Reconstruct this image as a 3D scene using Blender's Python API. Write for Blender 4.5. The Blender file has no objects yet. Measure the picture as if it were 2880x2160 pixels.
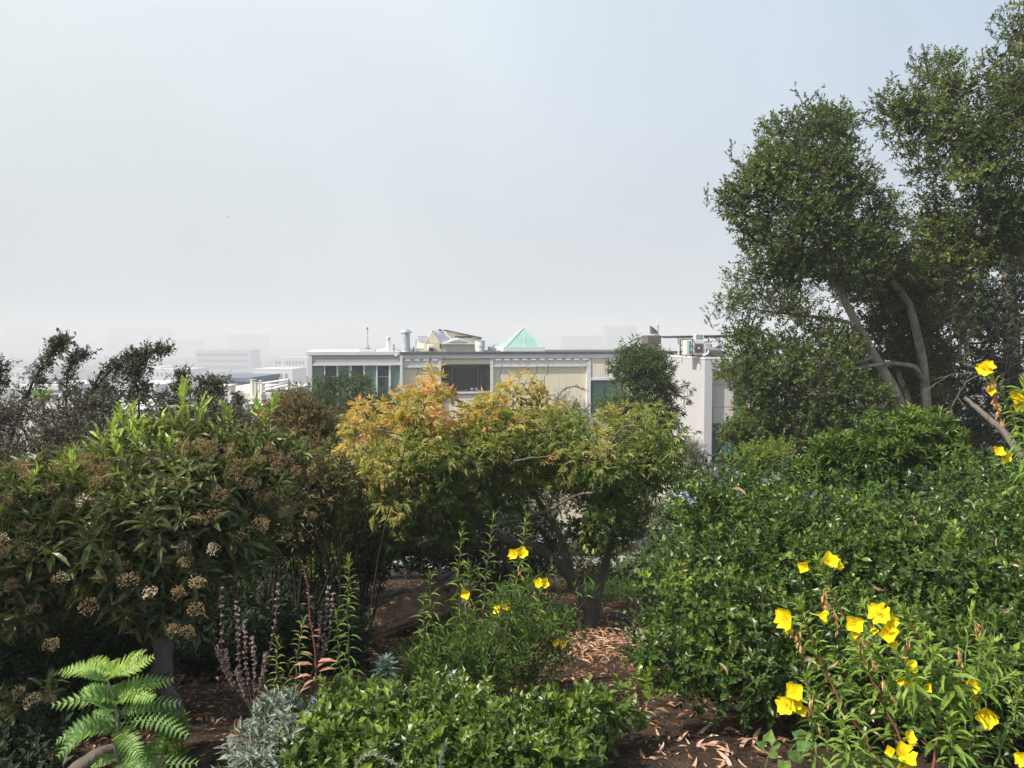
import bpy, math, random
import numpy as np
from mathutils import Vector, Matrix
R = np.random.default_rng(7)
random.seed(7)
SC = bpy.context.scene
COL = SC.collection
rad = math.radians
# ------------------------------------------------------------ camera, world, sun
FPX = 2217.0
CAMZ = 1.7
PITCH = math.atan(120.0 / FPX)
cam_d = bpy.data.cameras.new('camera')
cam_d.sensor_width = 36.0
cam_d.lens = 36.0 * FPX / 2880.0
cam_d.clip_start = 0.05
cam_d.clip_end = 9000
cam = bpy.data.objects.new('camera', cam_d)
COL.objects.link(cam)
cam.location = (0, 0, CAMZ)
cam.rotation_euler = (math.pi / 2 - PITCH, 0, 0)
SC.camera = cam
SUN_EL, SUN_AZ = 48.0, -122.0          # azimuth measured from the view direction (+Y), negative = left
SKY_STRENGTH, SUN_STRENGTH, EXPOSURE = 0.12, 5.0, 0.22
sd = Vector((math.sin(rad(SUN_AZ)) * math.cos(rad(SUN_EL)), math.cos(rad(SUN_AZ)) * math.cos(rad(SUN_EL)), math.sin(rad(SUN_EL))))
w = bpy.data.worlds.new('World')
SC.world = w
w.use_nodes = True
nt = w.node_tree
nt.nodes.clear()
sky = nt.nodes.new('ShaderNodeTexSky')
sky.sky_type = 'NISHITA'
sky.sun_disc = False
sky.sun_elevation = rad(SUN_EL)
sky.sun_rotation = rad(SUN_AZ)
sky.dust_density = 4.0
sky.air_density = 1.0
bg = nt.nodes.new('ShaderNodeBackground')
bg.inputs['Strength'].default_value = SKY_STRENGTH
out = nt.nodes.new('ShaderNodeOutputWorld')
# fog layer over the blue: paler near the horizon and towards the sun, as in fog
tc = nt.nodes.new('ShaderNodeTexCoord')
sep = nt.nodes.new('ShaderNodeSeparateXYZ')
nt.links.new(tc.outputs['Generated'], sep.inputs[0])
dot = nt.nodes.new('ShaderNodeVectorMath'); dot.operation = 'DOT_PRODUCT'
dot.inputs[1].default_value = Vector((-0.85, 0.42, 0.12)).normalized()
nt.links.new(tc.outputs['Generated'], dot.inputs[0])
glow = nt.nodes.new('ShaderNodeMapRange'); glow.interpolation_type = 'SMOOTHSTEP'
glow.inputs[1].default_value = -0.62; glow.inputs[2].default_value = 0.90
nt.links.new(dot.outputs['Value'], glow.inputs[0])
fog = nt.nodes.new('ShaderNodeMix'); fog.data_type = 'RGBA'
fog.inputs[6].default_value = (3.15, 4.1, 5.7, 1)
fog.inputs[7].default_value = (6.3, 6.8, 6.95, 1)
nt.links.new(glow.outputs[0], fog.inputs[0])
# grey bank of fog low down
bank = nt.nodes.new('ShaderNodeMapRange'); bank.interpolation_type = 'SMOOTHSTEP'
bank.inputs[1].default_value = 0.42; bank.inputs[2].default_value = -0.02
nt.links.new(sep.outputs[2], bank.inputs[0])
nz = nt.nodes.new('ShaderNodeTexNoise'); nz.inputs['Scale'].default_value = 2.0; nz.inputs['Detail'].default_value = 4.0; nz.inputs['Distortion'].default_value = .6
nt.links.new(tc.outputs['Generated'], nz.inputs['Vector'])
nzr = nt.nodes.new('ShaderNodeMapRange'); nzr.inputs[1].default_value = .3; nzr.inputs[2].default_value = .7
nzr.inputs[3].default_value = 0.92; nzr.inputs[4].default_value = 1.06
nt.links.new(nz.outputs[0], nzr.inputs[0])
fg2 = nt.nodes.new('ShaderNodeMix'); fg2.data_type = 'RGBA'
bm = nt.nodes.new('ShaderNodeMath'); bm.operation = 'MULTIPLY'; bm.inputs[1].default_value = 0.75
nt.links.new(bank.outputs[0], bm.inputs[0])
nt.links.new(bm.outputs[0], fg2.inputs[0])
nt.links.new(fog.outputs[2], fg2.inputs[6])
fg2.inputs[7].default_value = (4.9, 5.2, 5.4, 1)
sc1 = nt.nodes.new('ShaderNodeVectorMath'); sc1.operation = 'SCALE'
nt.links.new(fg2.outputs[2], sc1.inputs[0]); nt.links.new(nzr.outputs[0], sc1.inputs['Scale'])
mx = nt.nodes.new('ShaderNodeMix'); mx.data_type = 'RGBA'
# the fog bank lies ahead and low; overhead it thins out to plain blue sky
thin = nt.nodes.new('ShaderNodeMapRange'); thin.interpolation_type = 'SMOOTHSTEP'
thin.inputs[1].default_value = 0.38; thin.inputs[2].default_value = 0.9; thin.inputs[3].default_value = 0.88; thin.inputs[4].default_value = 0.25
nt.links.new(sep.outputs[2], thin.inputs[0]); nt.links.new(thin.outputs[0], mx.inputs[0])
nt.links.new(sky.outputs[0], mx.inputs[6]); nt.links.new(sc1.outputs[0], mx.inputs[7])
nt.links.new(mx.outputs[2], bg.inputs['Color'])
nt.links.new(bg.outputs[0], out.inputs['Surface'])
sl = bpy.data.lights.new('sun', 'SUN')
sl.energy = SUN_STRENGTH
sl.angle = rad(1.0)
sl.color = (1.0, 0.94, 0.84)
so = bpy.data.objects.new('sun', sl)
COL.objects.link(so)
so.rotation_euler = sd.to_track_quat('Z', 'Y').to_euler()
vs = SC.view_settings
vs.view_transform = 'Standard'
vs.look = 'None'
vs.exposure = EXPOSURE
vs.gamma = 1
vs.use_curve_mapping = False
SC.cycles.max_bounces = 8
SC.cycles.transparent_max_bounces = 8
SC.cycles.volume_bounces = 1

# ------------------------------------------------------------ picture helpers
cp, sp_ = math.cos(PITCH), math.sin(PITCH)
def ray(u, v):
    a, b = (u - 1440) / FPX, (1080 - v) / FPX
    return np.array([a, cp + b * sp_, b * cp - sp_])
def P(u, v, d):
    r = ray(u, v)
    return np.array([0, 0, CAMZ]) + r * (d / r[1])
def Pa(u, v, d):
    a, b = (u - 1440) / FPX, (1080 - v) / FPX
    r = np.stack([a, cp + b * sp_, b * cp - sp_], -1)
    return np.array([0, 0, CAMZ]) + r * (d / r[..., 1])[..., None]
K = 1.302
GY = [-60, 3.2, 8, 9.3, 12, 16, 20, 26, 45, 400, 6000]
GZ = [0.5, 0, -1.26, -1.42, -2.0, -3.0, -3.4, -6, -10, -30, -30]
def gz(x, y):
    return float(np.interp(y, GY, GZ)) + 0.04 * math.sin(x * 1.7 + y) * min(1, max(0, (y - 1) / 3)) 

# ------------------------------------------------------------ materials
MATS = {}
def _mat(name):
    m = bpy.data.materials.new(name); m.use_nodes = True
    n = m.node_tree; n.nodes.clear()
    o = n.nodes.new('ShaderNodeOutputMaterial')
    return m, n, o
def leaf_mat(name, stops, rough=0.45, trans=0.3, spec=0.5, tcol=1.25):
    spec *= .55
    m, n, o = _mat(name)
    at = n.nodes.new('ShaderNodeAttribute'); at.attribute_name = 't'
    cr = n.nodes.new('ShaderNodeValToRGB')
    el = cr.color_ramp.elements
    while len(el) < len(stops): el.new(0.5)
    for e, (p, c) in zip(el, stops):
        e.position = p; e.color = (*c, 1)
    n.links.new(at.outputs['Fac'], cr.inputs[0])
    tn = n.nodes.new('ShaderNodeTexNoise'); tn.inputs['Scale'].default_value = 60; tn.inputs['Detail'].default_value = 2
    ge = n.nodes.new('ShaderNodeNewGeometry')
    n.links.new(ge.outputs['Position'], tn.inputs['Vector'])
    mr = n.nodes.new('ShaderNodeMapRange'); mr.inputs[1].default_value = .3; mr.inputs[2].default_value = .7
    mr.inputs[3].default_value = .85; mr.inputs[4].default_value = 1.45
    n.links.new(tn.outputs[0], mr.inputs[0])
    ms = n.nodes.new('ShaderNodeVectorMath'); ms.operation = 'SCALE'
    n.links.new(cr.outputs[0], ms.inputs[0]); n.links.new(mr.outputs[0], ms.inputs['Scale'])
    b = n.nodes.new('ShaderNodeBsdfPrincipled')
    b.inputs['Roughness'].default_value = rough
    b.inputs['Specular IOR Level'].default_value = spec
    n.links.new(ms.outputs[0], b.inputs['Base Color'])
    tr = n.nodes.new('ShaderNodeBsdfTranslucent')
    s2 = n.nodes.new('ShaderNodeVectorMath'); s2.operation = 'MULTIPLY'
    s2.inputs[1].default_value = (tcol * 1.15, tcol * 1.1, tcol * 0.45)
    n.links.new(ms.outputs[0], s2.inputs[0]); n.links.new(s2.outputs[0], tr.inputs['Color'])
    mix = n.nodes.new('ShaderNodeMixShader'); mix.inputs[0].default_value = trans
    n.links.new(b.outputs[0], mix.inputs[1]); n.links.new(tr.outputs[0], mix.inputs[2])
    n.links.new(mix.outputs[0], o.inputs['Surface'])
    return m
def pm(name, col, rough=0.7, spec=0.4, metal=0.0, noise=0.12, nscale=3.0, bump=0.0, bscale=30.0, stretch=(1, 1, 1), col2=None, dirt=0.0):
    if name in MATS: return MATS[name]
    m, n, o = _mat(name)
    b = n.nodes.new('ShaderNodeBsdfPrincipled')
    b.inputs['Roughness'].default_value = rough; b.inputs['Specular IOR Level'].default_value = spec
    b.inputs['Metallic'].default_value = metal
    ge = n.nodes.new('ShaderNodeTexCoord')
    mp = n.nodes.new('ShaderNodeMapping'); mp.inputs['Scale'].default_value = stretch
    n.links.new(ge.outputs['Object'], mp.inputs[0])
    tn = n.nodes.new('ShaderNodeTexNoise'); tn.inputs['Scale'].default_value = nscale; tn.inputs['Detail'].default_value = 6
    tn.inputs['Roughness'].default_value = 0.62
    n.links.new(mp.outputs[0], tn.inputs['Vector'])
    mr = n.nodes.new('ShaderNodeMapRange'); mr.inputs[1].default_value = .3; mr.inputs[2].default_value = .7
    n.links.new(tn.outputs[0], mr.inputs[0])
    mixc = n.nodes.new('ShaderNodeMix'); mixc.data_type = 'RGBA'
    c2 = col2 if col2 else tuple(c * (1 + noise) for c in col)
    c1 = col if col2 else tuple(c * (1 - noise) for c in col)
    mixc.inputs[6].default_value = (*c1, 1); mixc.inputs[7].default_value = (*c2, 1)
    n.links.new(mr.outputs[0], mixc.inputs[0]); n.links.new(mixc.outputs[2], b.inputs['Base Color'])
    if bump:
        t2 = n.nodes.new('ShaderNodeTexNoise'); t2.inputs['Scale'].default_value = bscale; t2.inputs['Detail'].default_value = 5
        n.links.new(mp.outputs[0], t2.inputs['Vector'])
        bp = n.nodes.new('ShaderNodeBump'); bp.inputs['Strength'].default_value = bump; bp.inputs['Distance'].default_value = 0.02
        n.links.new(t2.outputs[0], bp.inputs['Height']); n.links.new(bp.outputs[0], b.inputs['Normal'])
    n.links.new(b.outputs[0], o.inputs['Surface'])
    MATS[name] = m
    return m
def glass_mat(name, tint, transp=0.75, rough=0.03):
    m, n, o = _mat(name)
    t = n.nodes.new('ShaderNodeBsdfTransparent'); t.inputs[0].default_value = (*tint, 1)
    g = n.nodes.new('ShaderNodeBsdfPrincipled'); g.inputs['Base Color'].default_value = (*[c * .6 for c in tint], 1)
    g.inputs['Roughness'].default_value = rough; g.inputs['Specular IOR Level'].default_value = 0.8
    mx = n.nodes.new('ShaderNodeMixShader'); mx.inputs[0].default_value = transp
    n.links.new(g.outputs[0], mx.inputs[1]); n.links.new(t.outputs[0], mx.inputs[2])
    n.links.new(mx.outputs[0], o.inputs['Surface'])
    return m

# ------------------------------------------------------------ object helpers
def tag(o, label=None, cat=None, group=None, kind=None):
    if label: o['label'] = label
    if cat: o['category'] = cat
    if group: o['group'] = group
    if kind: o['kind'] = kind
    return o
def empty(name, loc, label=None, cat=None, group=None, rz=0):
    o = bpy.data.objects.new(name, None); COL.objects.link(o)
    o.location = tuple(float(c) for c in loc); o.rotation_euler = (0, 0, rz)
    o.empty_display_size = .1
    return tag(o, label, cat, group)
WM = {}
def world_of(o):
    if o.name not in WM: WM[o.name] = Matrix.Translation(o.location) @ o.rotation_euler.to_matrix().to_4x4()
    return WM[o.name]
def link(name, me, parent=None, local=False, kind=None, basis=None):
    """local: coordinates of the parent; else the mesh is in world coordinates"""
    o = bpy.data.objects.new(name, me); COL.objects.link(o)
    if basis is not None: o.matrix_basis = basis
    b = o.matrix_basis.copy()
    if parent is not None:
        o.parent = parent
        if local: WM[o.name] = world_of(parent) @ b
        else: o.matrix_parent_inverse = world_of(parent).inverted(); WM[o.name] = b
    else: WM[o.name] = b
    if kind: o['kind'] = kind
    return o
def mesh_np(name, V, F, mat, t=None, smooth=False):
    """F: (n,3) or (n,4) int array"""
    me = bpy.data.meshes.new(name)
    V = np.asarray(V, dtype=np.float32).reshape(-1, 3); F = np.asarray(F, dtype=np.int32)
    k = F.shape[1]
    me.vertices.add(len(V)); me.vertices.foreach_set('co', V.ravel())
    me.loops.add(F.size); me.loops.foreach_set('vertex_index', F.ravel())
    me.polygons.add(len(F)); me.polygons.foreach_set('loop_start', np.arange(0, F.size, k, dtype=np.int32))
    me.update(calc_edges=True)
    if t is not None:
        a = me.attributes.new('t', 'FLOAT', 'POINT'); a.data.foreach_set('value', np.asarray(t, dtype=np.float32))
    me.polygons.foreach_set('use_smooth', np.full(len(F), bool(smooth)))
    me.materials.append(mat)
    return me
def nrm(a):
    return a / np.maximum(np.linalg.norm(a, axis=-1, keepdims=True), 1e-9)
TUBE_FACES = {}
class Tubes:
    def __init__(s): s.V, s.F, s.n, s.T = [], [], 0, []
    def add(s, pts, r, sides=6, t=0.5, cap=True):
        pts = np.asarray(pts, float); m = len(pts); r = np.broadcast_to(np.asarray(r, float), (m,))
        tg = nrm(np.gradient(pts, axis=0))
        ref = np.where(np.abs(tg[:, 2:3]) > 0.9, [[1.0, 0, 0]], [[0, 0, 1.0]])
        u = nrm(np.cross(tg, ref)); v = np.cross(tg, u)
        for i in range(1, m):           # avoid flips
            if np.dot(u[i], u[i - 1]) < 0: u[i] *= -1; v[i] *= -1
        a = np.arange(sides) * 2 * math.pi / sides
        ring = pts[:, None] + r[:, None, None] * (u[:, None] * np.cos(a)[None, :, None] + v[:, None] * np.sin(a)[None, :, None])
        s.V.append(ring.reshape(-1, 3)); s.T.append(np.full(m * sides, t))
        i, j = np.meshgrid(np.arange(m - 1), np.arange(sides), indexing='ij')
        j2 = (j + 1) % sides
        f = np.stack([i * sides + j, i * sides + j2, (i + 1) * sides + j2, (i + 1) * sides + j], -1).reshape(-1, 4)
        s.F.append(f + s.n); s.n += m * sides
    def mesh(s, name, mat, smooth=True):
        if not s.V: return None
        return mesh_np(name, np.concatenate(s.V), np.concatenate(s.F), mat, np.concatenate(s.T), smooth)
def smooth_line(pts, n=12, jit=0.0):
    pts = np.asarray(pts, float)
    if len(pts) < 3:
        s = np.linspace(0, 1, n)[:, None]; out = pts[0] * (1 - s) + pts[-1] * s
    else:
        q = np.vstack([2 * pts[0] - pts[1], pts, 2 * pts[-1] - pts[-2]]); out = []
        per = max(2, n // (len(pts) - 1))
        for i in range(1, len(q) - 2):
            for s in np.linspace(0, 1, per, endpoint=False):
                out.append(0.5 * ((2 * q[i]) + (-q[i - 1] + q[i + 1]) * s + (2 * q[i - 1] - 5 * q[i] + 4 * q[i + 1] - q[i + 2]) * s * s + (-q[i - 1] + 3 * q[i] - 3 * q[i + 1] + q[i + 2]) * s ** 3))
        out.append(pts[-1]); out = np.array(out)
    if jit: out[1:-1] += R.normal(0, jit, out[1:-1].shape)
    return out
# leaf templates: side, along, normal
T2 = (np.array([[0, 0, 0], [-.5, .45, .10], [0, 1, -.05], [.5, .45, .10]]), np.array([[0, 1, 2], [0, 2, 3]]))
T4 = (np.array([[0, 0, 0], [-.5, .48, .10], [0, .5, -.02], [.5, .48, .10], [0, 1, -.12]]), np.array([[0, 2, 1], [1, 2, 4], [0, 3, 2], [3, 4, 2]]))
T8 = (np.array([[0, 0, 0], [-.42, .3, .09], [0, .3, .02], [.42, .3, .09], [-.40, .66, .06], [0, .68, -.02], [.40, .66, .06], [0, 1, -.14]]),
      np.array([[0, 2, 1], [0, 3, 2], [1, 2, 5], [1, 5, 4], [2, 3, 6], [2, 6, 5], [4, 5, 7], [5, 6, 7]]))
def leaf_verts(Lf, T):
    p, d, n, L, W, t = Lf
    s = np.cross(d, n)
    V = p[:, None] + T[0][None, :, 0:1] * (W[:, None, None] * s[:, None]) + T[0][None, :, 1:2] * (L[:, None, None] * d[:, None]) + T[0][None, :, 2:3] * (L[:, None, None] * n[:, None])
    k = len(T[0])
    F = T[1][None] + (np.arange(len(p)) * k)[:, None, None]
    return V.reshape(-1, 3), F.reshape(-1, 3), np.repeat(t, k)
NTRI = [0]
def leaf_obj(name, Lf, T, mat, parent):
    V, F, t = leaf_verts(Lf, T)
    NTRI[0] += len(F)
    return link(name, mesh_np(name, V, F, mat, t), parent, kind='stuff')
def ortho(n, d):
    return nrm(n - (n * d).sum(-1, keepdims=True) * d)
def cat(*Ls):
    return tuple(np.concatenate([l[i] for l in Ls]) for i in range(6))
def sub(L, idx):
    return tuple(a[idx] for a in L)
def sprigs(Pb, A, l, k, s0, s1, a0, a1, L, W, droop=0.0, upn=0.5, jl=0.25, t=None, tj=0.12, taper=0.0, rn=0.35):
    M = len(Pb); Pb = Pb[:, None]; A = A[:, None]
    j = np.arange(k)[None]
    s = (j + R.random((M, k))) / k
    ref = np.where(np.abs(A[..., 2:3]) > 0.9, [[[1.0, 0, 0]]], [[[0, 0, 1.0]]])
    U = nrm(np.cross(A, ref)); Vv = np.cross(A, U)
    az = j * 2.399 + R.random((M, 1)) * 6.28 + R.normal(0, .35, (M, k))
    an = a0 + (a1 - a0) * s + R.normal(0, .15, (M, k))
    lM = np.broadcast_to(np.asarray(l, float).reshape(-1, 1), (M, 1))
    pos = Pb + A * (lM * (s0 + (s1 - s0) * s))[..., None]
    d = A * np.cos(an)[..., None] + (U * np.cos(az)[..., None] + Vv * np.sin(az)[..., None]) * np.sin(an)[..., None]
    d = d + np.array([0, 0, -1.0]) * droop
    d = nrm(d).reshape(-1, 3); pos = pos.reshape(-1, 3)
    n = np.broadcast_to(A, (M, k, 3)).reshape(-1, 3) + np.array([0, 0, upn]) + R.normal(0, rn, (M * k, 3))
    n = ortho(n, d)
    ll = L * (1 + R.normal(0, jl, M * k)).clip(.45, 1.7) * (1 - taper * s.ravel())
    tt = (np.full(M, .5) if t is None else t)
    tt = np.clip(np.repeat(tt, k) + R.normal(0, tj, M * k), 0, 1)
    return pos, d, n, ll, ll * (W / L), tt
def fans(Lf, k=5, spread=1.15, droop=.25, L=.1, W=.03):
    """each leaf in Lf is a petiole; returns the leaflets of a palmate leaf at its end"""
    p, d, n, l, w_, t = Lf
    e = p + d * l[:, None]; s = np.cross(d, n); out = []
    for a in np.linspace(-spread, spread, k):
        dd = nrm(d * math.cos(a) + s * math.sin(a) - np.array([0, 0, droop]) + R.normal(0, .08, d.shape))
        nn = ortho(n + R.normal(0, .15, n.shape), dd)
        LL = L * (1 - .28 * abs(a) / spread) * (1 + R.normal(0, .12, len(p)))
        out.append((e, dd, nn, LL, LL * W / L, np.clip(t + R.normal(0, .06, len(p)), 0, 1)))
    return cat(*out)
def in_poly(x, y, poly):
    ins = np.zeros(len(x), bool); n = len(poly)
    for i in range(n):
        x1, y1 = poly[i]; x2, y2 = poly[(i + 1) % n]
        c = ((y1 > y) != (y2 > y)) & (x < (x2 - x1) * (y - y1) / (y2 - y1 + 1e-12) + x1)
        ins ^= c
    return ins
def poly_dist(x, y, poly):
    m = np.full(len(x), 1e9); n = len(poly)
    for i in range(n):
        x1, y1 = poly[i]; x2, y2 = poly[(i + 1) % n]
        dx, dy = x2 - x1, y2 - y1
        tt = np.clip(((x - x1) * dx + (y - y1) * dy) / (dx * dx + dy * dy), 0, 1)
        m = np.minimum(m, np.hypot(x - x1 - tt * dx, y - y1 - tt * dy))
    return m
def clumps(poly, d, thick, n, r, inset=0.6, front=0.65, scale=K, flat=1.0):
    """clump centres filling the volume whose outline is poly (metres of depth: d +- thick). returns centres, radii"""
    poly = [(a * scale, b * scale) for a, b in poly]
    df = d if callable(d) else (lambda u, v: np.full(np.shape(u), float(d)))
    xs = [a for a, b in poly]; ys = [b for a, b in poly]
    C = np.zeros((0, 3)); RR = np.zeros(0)
    best_u = []; best = []
    tries = 0
    while len(RR) < n and tries < 60:
        tries += 1
        u = R.uniform(min(xs), max(xs), n * 4); v = R.uniform(min(ys), max(ys), n * 4)
        rr = r * R.uniform(.6, 1.35, n * 4)
        dd = df(u, v)
        pd = poly_dist(u, v, poly)
        ok = in_poly(u, v, poly) & (pd > rr * FPX / dd * inset)
        u, v, rr, dd, pd = u[ok], v[ok], rr[ok], dd[ok], pd[ok]
        pdm = pd * dd / FPX
        dep = np.sqrt(1 - (1 - np.clip(pdm / (thick * 1.1), 0, 1)) ** 2) * thick
        isf = R.random(len(u)) < front
        off = np.where(isf, -dep * R.uniform(.75, 1, len(u)), R.uniform(-.7, 1, len(u)) * dep)
        C = np.vstack([C, Pa(u, v, dd + off)]); RR = np.concatenate([RR, rr])
    return C[:n], RR[:n]
def shell(C, RR, per, up=.45, rnd=.45, lo=.35, squash=.8, backcull=0.5):
    """sprig bases on the clumps: returns points, axes, clump index"""
    ci = np.repeat(np.arange(len(C)), per)
    o = nrm(R.normal(0, 1, (len(ci), 3)))
    keep = (o[:, 1] < .25) | (R.random(len(ci)) > backcull)
    ci, o = ci[keep], o[keep]
    f = R.uniform(lo, 1, len(ci)) ** .6
    p = C[ci] + o * (RR[ci] * f)[:, None] * np.array([1, 1, squash])
    a = nrm(o * .75 + np.array([0, 0, up]) + R.normal(0, rnd, o.shape))
    return p, a, ci
def in_frame(p):
    y = p[:, 1]
    u = p[:, 0] / y * FPX + 1440; v = 960 - (p[:, 2] - CAMZ) / y * FPX
    return (u > 5) & (u < 2875) & (v > 5) & (v < 2150)
def split_parts(Lf, npart, mat, parent, T=T8, name='leaf', nvar=6, key=None, mesh_fn=None, ft=.25):
    """the npart leaves that stand frontmost become objects sharing a few meshes; returns the rest"""
    p = Lf[0]
    fr = in_frame(p)
    # frontmost in a coarse picture grid
    u = (p[:, 0] / p[:, 1] * FPX + 1440) // 24; v = (960 - (p[:, 2] - CAMZ) / p[:, 1] * FPX) // 24
    cell = (u * 200 + v).astype(int)
    depth = p[:, 1] - 3.0 * Lf[3]
    order = np.lexsort((depth, cell))
    first = order[np.r_[True, cell[order][1:] != cell[order][:-1]]]
    first = first[fr[first]]
    sc = (Lf[3] / p[:, 1])[first] * R.uniform(.7, 1.1, len(first))
    idx = first[np.argsort(-sc)[:npart]]
    tv = np.linspace(.04, .96, nvar) if nvar > 1 else [.5]
    meshes = []
    for tt in tv:
        if mesh_fn: me = mesh_fn(tt)
        else: me = mesh_np(name, T[0], T[1], mat, np.full(len(T[0]), tt))
        meshes.append(me)
    PI = world_of(parent).inverted()
    for i in idx:
        d, n = Lf[1][i], Lf[2][i]; s = np.cross(d, n); L, W_ = Lf[3][i], Lf[4][i]
        if mesh_fn: W_ = L
        o = bpy.data.objects.new(name, meshes[int(round(Lf[5][i] * (nvar - 1)))]); COL.objects.link(o)
        o.parent = parent; o.matrix_parent_inverse = PI
        o.matrix_basis = Matrix(((s[0] * W_, d[0] * L, n[0] * L, Lf[0][i][0]), (s[1] * W_, d[1] * L, n[1] * L, Lf[0][i][1]), (s[2] * W_, d[2] * L, n[2] * L, Lf[0][i][2]), (0, 0, 0, 1)))
    m = np.ones(len(p), bool); m[idx] = False
    return sub(Lf, m)
def connect(tb, limbs, C, RR, r0=.02, twig_P=None, twig_C=None, twr=.003, sag=.1, tt=.5):
    """branches from the nearest point on the limbs (list of point arrays) to every clump centre, twigs on to the sprigs"""
    pts = np.concatenate(limbs)
    order = np.argsort([np.min(np.linalg.norm(pts - c, axis=1)) for c in C])
    for i in order:
        c = C[i]
        dist = np.linalg.norm(pts - c, axis=1) + np.where(pts[:, 2] > c[2], .5, 0) * np.abs(pts[:, 2] - c[2])
        q = pts[np.argmin(dist)]
        L = np.linalg.norm(c - q)
        mid = (q + c) / 2 + np.array([0, 0, -sag * L]) + R.normal(0, .06 * L, 3)
        ln = smooth_line([q, mid, c], 6)
        r = r0 * (.5 + .7 * min(1, L / 1.0))
        tb.add(ln, np.linspace(r, r * .4, len(ln)), 5, tt)
        pts = np.vstack([pts, ln[2:]])
    if twig_P is not None:
        for i in range(len(twig_P)):
            a, b = C[twig_C[i]], twig_P[i]
            tb.add(np.array([a, (a + b) / 2 + R.normal(0, .08, 3) * np.linalg.norm(b - a), b]), [twr * 1.3, twr, twr * .6], 3, tt)
def clear_front(C, RR, lines, width=.15, back=.5):
    """clumps that would hide the given limbs are moved behind them"""
    C = C.copy()
    for i, c in enumerate(C):
        for ln in lines:
            k = c[1] / ln[:, 1]
            dx = np.hypot(c[0] - ln[:, 0] * k, (c[2] - CAMZ) - (ln[:, 2] - CAMZ) * k)
            j = np.argmin(dx)
            if dx[j] < width + RR[i] and c[1] < ln[j, 1] + RR[i]:
                ny = ln[j, 1] + RR[i] + R.uniform(.1, back); f = ny / c[1]
                c = C[i] = np.array([c[0] * f, ny, CAMZ + (c[2] - CAMZ) * f])
    return C
def limb(pts, scale=K, n=12, jit=0.0):
    """pts: (u,v,d) in picture-traced coordinates"""
    return smooth_line([P(a * scale, b * scale, d) for a, b, d in pts], n, jit)

# ------------------------------------------------------------ setting
def terrain():
    ys = np.concatenate([np.linspace(-25, 3, 15), np.linspace(3.2, 14, 90), np.linspace(14.5, 60, 40), np.geomspace(65, 5500, 24)])
    xs0 = np.concatenate([-np.geomspace(5000, 8, 26), np.linspace(-7.5, 7.5, 90), np.geomspace(8, 5000, 26)])
    X, Y = np.meshgrid(xs0, ys)
    Z = np.interp(Y, GY, GZ)
    near = ((np.abs(X) < 12) & (Y < 15))
    Z = Z + np.where(near, .03 * np.sin(X * 2.1 + Y * 1.3) * np.sin(Y * 1.9 - X) + R.normal(0, .006, X.shape), 0) - .01
    V = np.stack([X, Y, Z], -1).reshape(-1, 3)
    i, j = np.meshgrid(np.arange(len(ys) - 1), np.arange(len(xs0) - 1), indexing='ij')
    nx = len(xs0)
    F = np.stack([i * nx + j, i * nx + j + 1, (i + 1) * nx + j + 1, (i + 1) * nx + j], -1).reshape(-1, 4)
    m, n, o = _mat('soil')
    ge = n.nodes.new('ShaderNodeNewGeometry')
    def noise(sc, det=6):
        t = n.nodes.new('ShaderNodeTexNoise'); t.inputs['Scale'].default_value = sc; t.inputs['Detail'].default_value = det
        n.links.new(ge.outputs['Position'], t.inputs['Vector']); return t
    t1, t2 = noise(9), noise(70)
    r1 = n.nodes.new('ShaderNodeValToRGB')
    r1.color_ramp.elements[0].position = .35; r1.color_ramp.elements[0].color = (.028, .02, .014, 1)
    r1.color_ramp.elements[1].position = .7; r1.color_ramp.elements[1].color = (.085, .055, .036, 1)
    n.links.new(t1.outputs[0], r1.inputs[0])
    r2 = n.nodes.new('ShaderNodeMapRange'); r2.inputs[1].default_value = .3; r2.inputs[2].default_value = .75; r2.inputs[3].default_value = .5; r2.inputs[4].default_value = 1.9
    n.links.new(t2.outputs[0], r2.inputs[0])
    ms = n.nodes.new('ShaderNodeVectorMath'); ms.operation = 'SCALE'
    n.links.new(r1.outputs[0], ms.inputs[0]); n.links.new(r2.outputs[0], ms.inputs['Scale'])
    b = n.nodes.new('ShaderNodeBsdfPrincipled'); b.inputs['Roughness'].default_value = .95; b.inputs['Specular IOR Level'].default_value = .15
    n.links.new(ms.outputs[0], b.inputs['Base Color'])
    bp = n.nodes.new('ShaderNodeBump'); bp.inputs['Strength'].default_value = .8; bp.inputs['Distance'].default_value = .02
    n.links.new(t2.outputs[0], bp.inputs['Height']); n.links.new(bp.outputs[0], b.inputs['Normal'])
    n.links.new(b.outputs[0], o.inputs['Surface'])
    o = link('ground', mesh_np('ground', V, F, m, smooth=True), kind='structure')
terrain()
def box_mesh(name, x0, x1, y0, y1, z0, z1, mat, bevel=0.0):
    if bevel > 0:
        b = bevel
        V = []; 
        for sx in (0, 1):
            for sy in (0, 1):
                for sz in (0, 1):
                    x, y, z = (x0, x1)[sx], (y0, y1)[sy], (z0, z1)[sz]
                    ix, iy, iz = (b, -b)[sx], (b, -b)[sy], (b, -b)[sz]
                    V += [(x, y + iy, z + iz), (x + ix, y, z + iz), (x + ix, y + iy, z)]
        me = bpy.data.meshes.new(name)
        import bmesh
        bmx = bmesh.new(); vs_ = [bmx.verts.new(v) for v in V]
        bmesh.ops.convex_hull(bmx, input=vs_); bmx.to_mesh(me); bmx.free(); me.materials.append(mat); return me
    V = [(x0, y0, z0), (x1, y0, z0), (x1, y1, z0), (x0, y1, z0), (x0, y0, z1), (x1, y0, z1), (x1, y1, z1), (x0, y1, z1)]
    F = [(0, 3, 2, 1), (4, 5, 6, 7), (0, 1, 5, 4), (1, 2, 6, 5), (2, 3, 7, 6), (3, 0, 4, 7)]
    return mesh_np(name, V, F, mat)
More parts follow.
